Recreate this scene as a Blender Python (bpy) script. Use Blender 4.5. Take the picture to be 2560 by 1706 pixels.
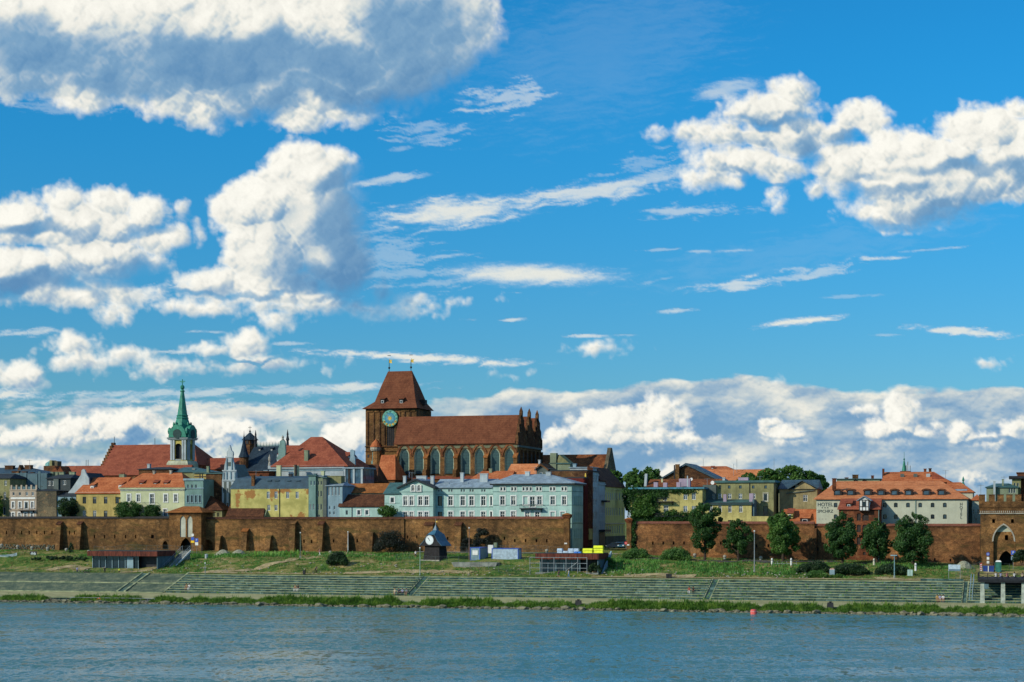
import bpy, bmesh, math, random
from mathutils import Vector, Matrix
R = math.radians
random.seed(7)
SC = bpy.context.scene
for o in list(bpy.data.objects):
    bpy.data.objects.remove(o)
C = SC.collection

# ------------------------------------------------------------------ camera
F = 4500.0            # focal length in photo pixels (2560 wide)
HC = 17.5             # camera height above the river
YH = 1296.0           # pixel row of the horizon
cam = bpy.data.cameras.new('camera')
camo = bpy.data.objects.new('camera', cam); C.objects.link(camo)
camo.location = (0, 0, HC); camo.rotation_euler = (R(90), 0, 0)
cam.sensor_width = 36; cam.lens = 36*F/2560
cam.shift_y = (YH-853)/2560
cam.clip_start = 1; cam.clip_end = 30000
SC.camera = camo
SC.render.resolution_x = 1024; SC.render.resolution_y = 682
SC.view_settings.view_transform = 'Standard'
SC.view_settings.look = 'None'
SC.view_settings.exposure = 0.0
SC.view_settings.gamma = 1.0
SC.view_settings.use_curve_mapping = False

# ------------------------------------------------------------------ light
TOSUN = Vector((-0.80, -0.45, 0.50)).normalized()
sun = bpy.data.lights.new('sun', 'SUN'); sun.energy = 4.0; sun.angle = R(0.5); sun.color = (1.0, 0.90, 0.72)
suno = bpy.data.objects.new('sun', sun); C.objects.link(suno)
suno.rotation_euler = TOSUN.to_track_quat('Z', 'Y').to_euler()
SUN_EL = math.asin(TOSUN.z); SUN_ROT = math.atan2(TOSUN.x, TOSUN.y)

# ------------------------------------------------------------------ node helpers
class NB:
    """small expression builder over a node tree"""
    def __init__(s, tree): s.t = tree; s.n = tree.nodes; s.l = tree.links
    def put(s, sock, v):
        if isinstance(v, bpy.types.NodeSocket): s.l.new(v, sock)
        elif v is not None:
            if isinstance(v, (tuple, list)):
                k = len(sock.default_value)
                v = tuple(v)+(1.0,)*(k-len(v)) if len(v) < k else tuple(v)[:k]
            sock.default_value = v
    def m(s, op, a, b=None, c=None, clamp=False):
        x = s.n.new('ShaderNodeMath'); x.operation = op; x.use_clamp = clamp
        for i, v in enumerate((a, b, c)):
            if v is not None: s.put(x.inputs[i], v)
        return x.outputs[0]
    def v(s, op, a, b=None, c=None, out=0):
        x = s.n.new('ShaderNodeVectorMath'); x.operation = op
        for i, v in enumerate((a, b, c)):
            if v is not None: s.put(x.inputs[i], v)
        return x.outputs['Value' if out == 1 else 0]
    def noise(s, vec, scale, detail=4, rough=.5, dim='3D', dist=0, out='Fac'):
        x = s.n.new('ShaderNodeTexNoise'); x.noise_dimensions = dim
        s.put(x.inputs['Vector'], vec); x.inputs['Scale'].default_value = scale
        x.inputs['Detail'].default_value = detail; x.inputs['Roughness'].default_value = rough
        x.inputs['Distortion'].default_value = dist
        return x.outputs[out]
    def voro(s, vec, scale, detail=0, rough=.5, dim='3D', out='Distance', feature='F1'):
        x = s.n.new('ShaderNodeTexVoronoi'); x.voronoi_dimensions = dim; x.feature = feature
        s.put(x.inputs['Vector'], vec); x.inputs['Scale'].default_value = scale
        x.inputs['Detail'].default_value = detail; x.inputs['Roughness'].default_value = rough
        return x.outputs[out]
    def mix(s, f, a, b, mode='MIX'):
        x = s.n.new('ShaderNodeMix'); x.data_type = 'RGBA'; x.blend_type = mode
        s.put(x.inputs[0], f); s.put(x.inputs[6], a); s.put(x.inputs[7], b)
        return x.outputs[2]
    def sstep(s, val, lo, hi, a=0.0, b=1.0):
        x = s.n.new('ShaderNodeMapRange'); x.interpolation_type = 'SMOOTHSTEP'
        s.put(x.inputs[0], val); x.inputs[1].default_value = lo; x.inputs[2].default_value = hi
        x.inputs[3].default_value = a; x.inputs[4].default_value = b
        return x.outputs[0]
    def lin(s, val, lo, hi, a=0.0, b=1.0):
        x = s.n.new('ShaderNodeMapRange')
        s.put(x.inputs[0], val); x.inputs[1].default_value = lo; x.inputs[2].default_value = hi
        x.inputs[3].default_value = a; x.inputs[4].default_value = b
        return x.outputs[0]
    def ramp(s, f, stops):
        x = s.n.new('ShaderNodeValToRGB'); s.put(x.inputs[0], f)
        e = x.color_ramp.elements
        while len(e) < len(stops): e.new(0.5)
        for el, (p, c) in zip(e, stops):
            el.position = p; el.color = tuple(c)+(1,) if len(c) == 3 else c
        return x.outputs[0]
    def sep(s, vec):
        x = s.n.new('ShaderNodeSeparateXYZ'); s.put(x.inputs[0], vec); return x.outputs
    def comb(s, a, b, c):
        x = s.n.new('ShaderNodeCombineXYZ')
        for i, v in enumerate((a, b, c)): s.put(x.inputs[i], v)
        return x.outputs[0]
# ------------------------------------------------------------------ cloud fields (numpy)
import numpy as np
def _hash(ix, iy, s):
    h = (ix.astype(np.int64)*374761393 + iy.astype(np.int64)*668265263 + s*1442695041) & 0xffffffff
    h = ((h ^ (h >> 13))*1274126177) & 0xffffffff
    return ((h ^ (h >> 16)) & 0xffffff)/float(0xffffff)
def vnoise(x, y, s=0):
    ix, iy = np.floor(x), np.floor(y); fx, fy = x-ix, y-iy
    def gr(a, b):
        t = _hash(a, b, s)*6.2831853
        return np.cos(t)*(x-a)+np.sin(t)*(y-b)
    u, v = fx*fx*fx*(fx*(fx*6-15)+10), fy*fy*fy*(fy*(fy*6-15)+10)
    return 1.45*((gr(ix, iy)*(1-u)+gr(ix+1, iy)*u)*(1-v)+(gr(ix, iy+1)*(1-u)+gr(ix+1, iy+1)*u)*v)
def fbm(x, y, per, oct=6, gain=.5, s=0, sx=1.0):
    a, t, tot = 1.0, 0, 0
    for i in range(oct):
        t = t+a*vnoise(x/(per*sx), y/per, s+i*17); tot += a; a *= gain; per = per/2.03
    return t/tot*1.3
def worley(x, y, per, s=0):
    x, y = x/per, y/per; ix, iy = np.floor(x), np.floor(y); m = np.full(x.shape, 9.0)
    for a in (-1, 0, 1):
        for b in (-1, 0, 1):
            cx, cy = ix+a, iy+b
            d = (cx+_hash(cx, cy, s)-x)**2+(cy+_hash(cx, cy, s+91)-y)**2
            m = np.minimum(m, d)
    return np.sqrt(m)
def ss(v, a, b):
    t = np.clip((v-a)/(b-a), 0, 1); return t*t*(3-2*t)
CUM = [(420, 90, 620, 190), (900, 60, 335, 215), (40, 130, 150, 125), (640, 235, 430, 68), (520, 284, 60, 34), (745, 285, 95, 38), (870, 280, 110, 30), (1180, 60, 72, 90), (350, 230, 260, 45),
    (765, 452, 132, 100), (645, 520, 98, 78), (700, 440, 70, 50), (590, 525, 66, 50), (805, 540, 118, 135), (665, 640, 112, 110), (835, 640, 100, 115), (560, 702, 106, 42), (720, 700, 190, 52), (520, 765, 95, 17), (660, 750, 170, 22), (800, 745, 90, 26),
    (55, 550, 100, 66), (165, 505, 42, 46), (275, 512, 62, 54), (200, 570, 180, 66), (375, 545, 50, 52), (400, 600, 62, 38), (235, 650, 170, 56), (60, 690, 150, 78), (200, 735, 200, 32), (265, 788, 32, 22), (312, 785, 24, 18),
    (450, 528, 20, 17), (490, 565, 12, 20),
    (930, 770, 120, 20), (820, 765, 80, 22), (960, 725, 20, 36), (1070, 755, 70, 8), (680, 805, 42, 20), (690, 778, 80, 12),
    (1975, 240, 55, 48), (1930, 285, 125, 46), (1770, 338, 110, 30), (1880, 335, 140, 34), (1850, 405, 120, 44), (1780, 445, 85, 26), (2000, 345, 75, 70), (1930, 415, 90, 36),
    (2150, 300, 68, 46), (2090, 340, 60, 34), (2110, 415, 85, 66), (2290, 380, 160, 60), (2470, 330, 130, 65), (2550, 285, 60, 30), (2330, 445, 210, 100), (2270, 525, 150, 48), (2490, 430, 130, 75), (2030, 470, 25, 12), (1955, 502, 14, 16), (2640, 380, 150, 110),
    (185, 865, 55, 26), (220, 905, 80, 24), (330, 888, 52, 18), (410, 918, 52, 24), (50, 935, 70, 36), (615, 868, 60, 40), (640, 915, 110, 16), (560, 870, 60, 12),
    (1500, 870, 42, 10), (1290, 942, 14, 4), (2485, 910, 18, 7), (1935, 956, 16, 7), (1925, 482, 9, 13)]
LOW = [(100, 1095, 150, 26), (200, 1080, 70, 38), (330, 1075, 85, 54), (262, 1062, 45, 34), (60, 1098, 90, 24), (480, 1082, 75, 44), (580, 1082, 85, 40), (400, 1128, 150, 26), (690, 1120, 80, 24), (880, 1110, 75, 66), (300, 1160, 60, 34), (140, 1165, 60, 30),
    (1540, 1062, 120, 44), (1650, 1040, 72, 40), (1590, 1095, 130, 30), (1632, 1012, 12, 24), (1480, 1090, 100, 34), (1690, 1015, 22, 18), (1400, 1102, 50, 26), (1720, 1105, 60, 16),
    (1960, 1085, 60, 28), (1930, 1060, 30, 20), (2250, 1035, 46, 52), (2235, 1078, 75, 36), (2290, 1085, 50, 22), (2400, 1085, 38, 30), (2450, 1102, 70, 16), (2540, 1075, 40, 32), (2160, 1025, 28, 14), (1690, 1185, 45, 34), (2340, 1062, 12, 7),
    (2440, 1198, 34, 24), (520, 1162, 60, 18), (180, 1185, 40, 20), (90, 1155, 60, 12), (2640, 1085, 60, 40), (-80, 1080, 90, 30)]
DARK = [(620, 160, 520, 95, 1.0), (1070, 140, 230, 210, .92), (150, 120, 260, 90, .85), (120, 195, 200, 50, .5), (860, 240, 300, 45, .9), (330, 200, 250, 50, .85), (720, 262, 330, 26, .6), (90, 60, 50, 60, .7),
    (900, 610, 130, 190, 1.0), (830, 690, 190, 65, 1.0), (740, 660, 90, 90, .55), (850, 450, 70, 40, .75), (620, 735, 200, 14, .6), (790, 560, 60, 60, .4),
    (60, 725, 230, 40, 1.0), (60, 590, 150, 24, .9), (310, 690, 170, 45, .8), (340, 585, 110, 14, .6), (200, 655, 110, 14, .4),
    (1940, 325, 110, 16, .75), (2010, 380, 60, 40, .6), (1890, 445, 130, 10, .6), (2420, 425, 230, 26, .8), (2220, 490, 150, 22, .7), (2400, 525, 170, 26, .75), (2200, 445, 60, 18, .55), (2130, 335, 60, 14, .5), (2250, 545, 140, 14, .7),
    (60, 970, 70, 18, .8), (200, 930, 110, 10, .6), (640, 928, 130, 7, .7), (940, 790, 120, 6, .5)]
DARKL = [(250, 1125, 330, 18, .8), (1520, 1120, 200, 18, .7), (2300, 1112, 160, 12, .8), (600, 1125, 120, 10, .6), (1990, 1105, 100, 10, .6), (2470, 1118, 160, 12, .7)]
WSP = [(1330, 687, 270, 34, 1, 1.0, .25), (1130, 532, 250, 46, -5, .95, .55), (1480, 480, 260, 32, -8, .80, .8), (1640, 445, 140, 26, -14, .6, 1.0), (960, 640, 100, 90, -10, .40, 1.5), (1000, 690, 200, 40, 0, .4, 1.6),
    (990, 447, 110, 16, -8, .65, .8), (1270, 245, 130, 44, -10, .6, 1.3), (1060, 330, 90, 34, 4, .4, 1.4), (1820, 222, 100, 30, -10, .62, .4), (1730, 528, 150, 20, -3, .6, 1.1),
    (1850, 714, 140, 18, -6, .75, 1.0), (2050, 680, 120, 20, -8, .6, 1.2), (2190, 647, 80, 7, -2, .8, .8), (2320, 625, 90, 5, -4, .5, .9), (2010, 802, 125, 13, -8, 1.0, .7), (2400, 828, 150, 13, 4, .9, .8),
    (1060, 896, 330, 15, 3, 1.0, .7), (1690, 778, 60, 7, -3, .7, .8), (1470, 840, 90, 6, 0, .8, .8), (900, 968, 130, 14, -2, .85, .8), (40, 832, 110, 14, -3, .7, .9), (520, 830, 60, 5, 0, .7, .8),
    (1280, 800, 40, 6, -5, .8, .8), (760, 975, 330, 16, -2, .6, 1.0), (400, 985, 420, 15, -1, .65, 1.0), (30, 985, 120, 20, 0, .95, .8), (360, 735, 110, 24, -12, .6, 1.2), (600, 1030, 420, 32, 2, 1.0, .7), (240, 1025, 260, 14, 0, .8, .9), (900, 1040, 140, 40, -4, .95, .8),
    (1840, 627, 60, 4, -3, .5, .9), (120, 265, 150, 18, 4, .35, 1.4), (1500, 130, 420, 220, -20, .12, .5), (2000, 630, 500, 60, -10, .10, .8), (1650, 625, 70, 5, -3, .45, 1.0), (1745, 628, 40, 4, 0, .5, .9), (2120, 742, 90, 5, -3, .35, 1.0), (1950, 700, 120, 9, -9, .5, 1.2), (1650, 700, 60, 6, -12, .35, 1.1), (1120, 640, 70, 6, -4, .5, 1.0), (1010, 600, 60, 8, -6, .4, 1.3), (1180, 800, 30, 4, 0, .4, .9), (2200, 838, 60, 4, 0, .4, 1.0), (1560, 838, 50, 3, 0, .4, .9), (1600, 410, 120, 26, -14, .35, 1.4), (240, 1000, 200, 10, -2, .6, 1.0), (1000, 372, 40, 8, -6, .35, 1.2), (720, 860, 60, 7, -2, .6, 1.1), (450, 880, 50, 5, 0, .6, 1.0)]
def union(x, y, L):
    m = np.full(x.shape, 1e9)
    for cx, cy, rx, ry in L:
        m = np.minimum(m, (np.sqrt(((x-cx)/rx)**2+((y-cy)/ry)**2)-1)*min(rx, ry))
    return m
def warp(x, y, a, per, s, oct=4):
    return x+a*fbm(x, y, per, oct, .5, s), y+a*.8*fbm(x, y, per, oct, .5, s+300)
def cfield(x, y, L, s, k=1.0):
    px, py = warp(x, y, 24*k, 150*k, s)
    u = union(px, py, L)
    wx, wy = warp(x, y, 12*k, 40*k, s+50, 3)
    b0 = .5-worley(wx, wy, 120*k, s+1); b1 = .5-worley(wx, wy, 58*k, s+3); b2 = .5-worley(wx, wy, 27*k, s+5); b3 = .5-worley(wx, wy, 13*k, s+7)
    n = fbm(x, y, 70*k, 6, .5, s+9)
    lump = (40*b0+24*b1+8*b2)*k
    D = -u + (26*b1+15*b2+7*b3)*k*.8 + 13*k*n + 4*k
    d = np.maximum(-u+lump*.4, -12*k)
    Hh = 100*k*(1-np.exp(-d/(75*k)))+lump*.74+5*k*n
    return D, u, Hh
def lit(x, y, L, s, k=1.0):
    """returns coverage, light"""
    D, u, h0 = cfield(x, y, L, s, k)
    e = 7.0*k
    gx = (cfield(x+e, y, L, s, k)[2]-h0)/e; gy = (cfield(x, y+e, L, s, k)[2]-h0)/e
    nz = 1/np.sqrt(1+gx*gx+gy*gy); nx, ny = -gx*nz, -gy*nz
    lam = nx*-.60+ny*-.55+nz*.58
    hb = cfield(x-20*k, y-20*k, L, s, k)[2]
    sh = np.clip((hb-h0)/(34*k), -.6, 1)
    return D, u, .52+.36*lam-.17*sh
def darkf(x, y, L, s):
    px, py = warp(x, y, 95, 210, s, 6); m = np.zeros(x.shape)
    for cx, cy, rx, ry, a in L:
        m = np.maximum(m, a*ss(np.sqrt(((px-cx)/rx)**2+((py-cy)/max(ry, 1))**2), 1.25, .35))
    return m
def ramp(v, st):
    p = [a for a, c in st]; return np.stack([np.interp(v, p, [c[i] for a, c in st]) for i in range(3)], -1)
def clouds(x, y):
    """cloud radiance (display-linear) and coverage at photo pixel coordinates"""
    # wisps
    wx, wy = warp(x, y, 16, 90, 400, 3)
    th = R(-6); rx_, ry_ = wx*math.cos(th)+wy*math.sin(th), -wx*math.sin(th)+wy*math.cos(th)
    st = fbm(rx_, ry_, 15, 6, .66, 410, 6.0)+.35*fbm(rx_, ry_, 60, 3, .5, 420, 3.0)
    WS = np.zeros(x.shape); fn = fbm(rx_, ry_, 7, 4, .7, 430, 5.0)
    for cx, cy, rx, ry, an, a, hard in WSP:
        c, sn = math.cos(R(an)), math.sin(R(an)); ax, ay = (x-cx)*c+(y-cy)*sn, -(x-cx)*sn+(y-cy)*c
        # flat belly, fuller top
        k = 1-np.sqrt((ax/rx)**2+(ay/ry)**2)+hard*st
        WS = np.maximum(WS, a*(.72*ss(k, -.08, .85)+.28*ss(k+.5*fn, .05, .55)))
    wcol = ramp(WS+.25*st, [(0, (.40, .58, .78)), (.5, (.62, .74, .82)), (1, (.86, .87, .80))])
    # bank
    right = ss(x, 950, 1300)
    top = 966+20*fbm(x, y*0, 260, 5, .5, 500)-24*ss(np.abs(x-1790), 210, 60)+(1-right)*50
    n3 = fbm(x, y, 46, 6, .55, 510, 3.2); n4 = fbm(x, y, 80, 6, .52, 520, 2.2)
    bd = (y-top)/(60-44*right)+n3*(1.6-.5*right)
    ba = ss(bd, 0, .7)*(.55+.45*right+.0*x)
    ba = np.maximum(ba, ss(y, 1075, 1160)*.93)
    def HB(x, y):
        wx, wy = warp(x, y, 14, 60, 560, 3)
        return 26*(.5-worley(wx/1.7, wy, 58, 561))+8*(.5-worley(wx/1.5, wy, 27, 562))+2*(.5-worley(wx/1.3, wy, 13, 563))+30*fbm(x, y, 120, 5, .48, 564, 1.9)
    h0 = HB(x, y); e = 4.0; gx = (HB(x+e, y)-h0)/e; gy = (HB(x, y+e)-h0)/e; nz = 1/np.sqrt(1+gx*gx+gy*gy)
    lam = gx*nz*.45+gy*nz*.62+nz*.58
    bl = .31+.34*(lam-.45)+.80*n4+.35*fbm(x, y, 210, 3, .5, 570, 2.2)+.34*ss(bd, 2.6, .3)*right+(1-right)*.20+.12*n3+.006*h0
    bl = bl-.22*right*ss(np.abs(y-1080)+60*n4, 60, 10)
    bcol = ramp(bl, [(0, (.20, .38, .59)), (.35, (.35, .50, .64)), (.64, (.58, .66, .69)), (1.0, (.90, .89, .80))])
    col = wcol; al = WS*.97
    def over(c1, a1, c0, a0):
        a = a1+a0*(1-a1); c = (c1*a1[..., None]+c0*(a0*(1-a1))[..., None])/np.maximum(a, 1e-4)[..., None]
        return c, a
    col, al = over(bcol, ba, col, al)
    RC = [(0, (.12, .29, .52)), (.26, (.22, .40, .60)), (.44, (.42, .55, .67)), (.60, (.68, .74, .74)), (.78, (.90, .89, .82)), (1.05, (1.05, 1.03, .94))]
    for L, DK, s, k in ((LOW, DARKL, 900, .62), (CUM, DARK, 700, 1.0)):
        near = union(x, y, L) < 85*k
        xf, yf = x, y; x, y = x[near], y[near]
        D, u, li = lit(x, y, L, s, k); dk = darkf(x, y, DK, s+40)
        fine = fbm(x, y, 90*k, 7, .62, s+60)
        li = .5+(li-.5)*(1-.68*dk)+.10*fine*(1-.5*dk)+.14*ss(D, 30*k, 2)-dk*(.42+.14*fine)+.13*(1-dk)
        if k < 1: li = li+.06-.25*ss(y, 1085, 1130)*(1+fine)
        a = ss(D+4*fbm(x, y, 12, 3, .55, s+80), -7*k, 22*k+34*k*np.clip(dk, 0, 1))
        li = li+.16*fbm(x, y, 210*k, 4, .5, s+61)-.05*(1-dk)
        ccol = ramp(li, RC)
        c_, a_ = over(ccol, a, col[near], al[near])
        col[near] = c_; al[near] = a_
        x, y = xf, yf
    return col, al
# ------------------------------------------------------------------ world + sky dome
W = bpy.data.worlds.new('World'); SC.world = W; W.use_nodes = True
SKYTINT = (0.17, 0.97, 1.34); SKYLOW = (0.36, 0.70, 0.98)
def clear_sky(g, d):
    st = g.n.new('ShaderNodeTexSky'); st.sky_type = 'NISHITA'; st.sun_disc = False
    st.sun_elevation = SUN_EL; st.sun_rotation = SUN_ROT
    st.air_density = 1.0; st.dust_density = 0.3; st.ozone_density = 3.0; st.altitude = 60
    g.l.new(d, st.inputs['Vector'])
    hs = g.n.new('ShaderNodeHueSaturation'); hs.inputs['Saturation'].default_value = 1.2
    hs.inputs['Hue'].default_value = 0.49
    g.l.new(st.outputs[0], hs.inputs['Color'])
    dz = g.sep(d)[2]
    return g.mix(1.0, hs.outputs[0], g.mix(g.sstep(dz, .02, .26), SKYLOW, SKYTINT), 'MULTIPLY')
def loose_clouds(g, d, col, mask=None):
    """scattered cumulus for the part of the sky the photograph does not show"""
    p = g.v('MULTIPLY', d, (1, 1, 2.4))
    n = g.noise(p, 2.6, 8, .58)
    a = g.sstep(n, .52, .61)
    l = g.m('MULTIPLY_ADD', g.m('SUBTRACT', g.noise(g.v('ADD', p, (-.05, -.02, .08)), 2.6, 8, .58), n), -7.0, .5)
    c = g.ramp(l, [(0.0, (1.9, 3.2, 5.0)), (.5, (4.6, 5.6, 6.6)), (1.0, (9.0, 8.9, 8.2))])
    if mask is not None: a = g.m('MULTIPLY', a, mask)
    return g.mix(a, col, c)
def world():
    t = W.node_tree; t.nodes.clear(); g = NB(t)
    d = g.v('NORMALIZE', t.nodes.new('ShaderNodeTexCoord').outputs['Generated'])
    col = loose_clouds(g, d, clear_sky(g, d))
    bg = t.nodes.new('ShaderNodeBackground'); g.l.new(col, bg.inputs['Color']); bg.inputs['Strength'].default_value = 0.1
    out = t.nodes.new('ShaderNodeOutputWorld'); g.l.new(bg.outputs[0], out.inputs['Surface'])
world()
SKYSTEP = 3.0
def sky_dome():
    def axis(lo, a, b, hi, fine, coarse):
        return np.concatenate([np.arange(lo, a, coarse), np.arange(a, b, fine), np.arange(b, hi+1, coarse)])
    gx = axis(-1700, -42, 2604, 4300, SKYSTEP, 60.0); gy = axis(-1900, -42, 1290, 1420, SKYSTEP, 40.0)
    X, Y = np.meshgrid(gx, gy); h, w = X.shape
    x, y = X.ravel(), Y.ravel()
    dirs = np.stack([(x-1280)/F, np.ones_like(x), (YH-y)/F], -1)
    dirs /= np.linalg.norm(dirs, axis=1)[:, None]
    co = dirs*15000.0; co[:, 2] += HC
    cc, ca = clouds(x, y)
    fade = ss(np.maximum(np.abs(x-1280)-1290, 0), 700, 0)*ss(y, -700, -20)
    ca = ca*fade
    rgba = np.concatenate([cc, ca[:, None]], 1).astype(np.float32)
    idx = np.arange(h*w).reshape(h, w)
    q = np.stack([idx[:-1, :-1], idx[:-1, 1:], idx[1:, 1:], idx[1:, :-1]], -1).reshape(-1, 4)
    me = bpy.data.meshes.new('sky')
    me.vertices.add(h*w); me.vertices.foreach_set('co', co.astype(np.float32).ravel())
    me.loops.add(q.size); me.loops.foreach_set('vertex_index', q.astype(np.int32).ravel())
    me.polygons.add(len(q)); me.polygons.foreach_set('loop_start', np.arange(0, q.size, 4, dtype=np.int32))
    me.update(calc_edges=True)
    at = me.attributes.new('cloud', 'FLOAT_COLOR', 'POINT'); at.data.foreach_set('color', rgba.ravel())
    a2 = me.attributes.new('inside', 'FLOAT', 'POINT'); a2.data.foreach_set('value', fade.astype(np.float32))
    ma = bpy.data.materials.new('sky_with_clouds'); ma.use_nodes = True
    t = ma.node_tree; t.nodes.clear(); g = NB(t)
    pos = t.nodes.new('ShaderNodeNewGeometry').outputs['Position']
    d = g.v('NORMALIZE', g.v('SUBTRACT', pos, (0, 0, HC)))
    A = t.nodes.new('ShaderNodeAttribute'); A.attribute_name = 'cloud'
    I = t.nodes.new('ShaderNodeAttribute'); I.attribute_name = 'inside'
    col = loose_clouds(g, d, clear_sky(g, d), g.m('SUBTRACT', 1.0, g.sstep(I.outputs['Fac'], .0, .9)))
    gr = g.noise(d, 900.0, 2, .6)
    cl = g.mix(1.0, A.outputs['Color'], g.comb(*[g.m('MULTIPLY_ADD', gr, 1.0, 8.9)]*3), 'MULTIPLY')
    col = g.mix(A.outputs['Alpha'], col, cl)
    em = t.nodes.new('ShaderNodeEmission'); g.l.new(col, em.inputs['Color']); em.inputs['Strength'].default_value = 0.1
    out = t.nodes.new('ShaderNodeOutputMaterial'); g.l.new(em.outputs[0], out.inputs['Surface'])
    try: ma.cycles.emission_sampling = 'NONE'
    except Exception: pass
    me.materials.append(ma)
    o = bpy.data.objects.new('sky', me); C.objects.link(o); o['kind'] = 'structure'
sky_dome()
# ------------------------------------------------------------------ the bank's own frame: s runs along the quay, n inland
ANG = math.atan(0.29)
UX, UY, VX, VY = math.cos(ANG), -math.sin(ANG), math.sin(ANG), math.cos(ANG)
OX, OY = 0.0, 351.0
OV, OU = OX*VX+OY*VY, OX*UX+OY*UY
def SN(px, n):
    """photo column px on the line n metres inland -> (s, world Y)"""
    tx = (px-1280)/F; t = (n+OV)/(tx*VX+VY)
    return (t*tx-OX)*UX+(t-OY)*UY, t
def NS(px, s):
    """photo column px on a wall running inland at s -> n"""
    tx = (px-1280)/F; t = (s+OU)/(tx*UX+UY)
    return (t*tx-OX)*VX+(t-OY)*VY
def ZP(py, Y): return HC-(py-YH)/F*Y
def Zn(px, py, n): return ZP(py, SN(px, n)[1])
def WP(s, n, z=0.0): return Vector((OX+s*UX+n*VX, OY+s*UY+n*VY, z))
def sstep(x, a, b):
    t = min(1, max(0, (x-a)/(b-a))); return t*t*(3-2*t)
def interp(x, pts):
    if x <= pts[0][0]: return pts[0][1]
    for (a, va), (b, vb) in zip(pts, pts[1:]):
        if x <= b: return va+(vb-va)*(x-a)/(b-a)
    return pts[-1][1]
def n1(x, y, s=0): return float(fbm(np.array([x*1.0]), np.array([y*1.0]), 1.0, 3, .5, s)[0])
def TH(s, n, bump=True):
    """height of the natural ground"""
    z = interp(n, [(20, 5.25), (23, 5.5), (28, 6.4), (38, 8.5), (46, 9.0), (60, 9.7), (66, 10.3), (90, 10.6), (300, 11.5), (1500, 14)])
    z -= (1.15*sstep(s, -5, 50)+.95*sstep(s, 68, 90))*sstep(n, 21, 34)*(1-sstep(n, 62, 75))
    if bump and 22 < n < 58:
        z += n1(s/7, n/7, 31)*.55*sstep(n, 22, 27)*(1-sstep(n, 52, 58))
    return z

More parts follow.
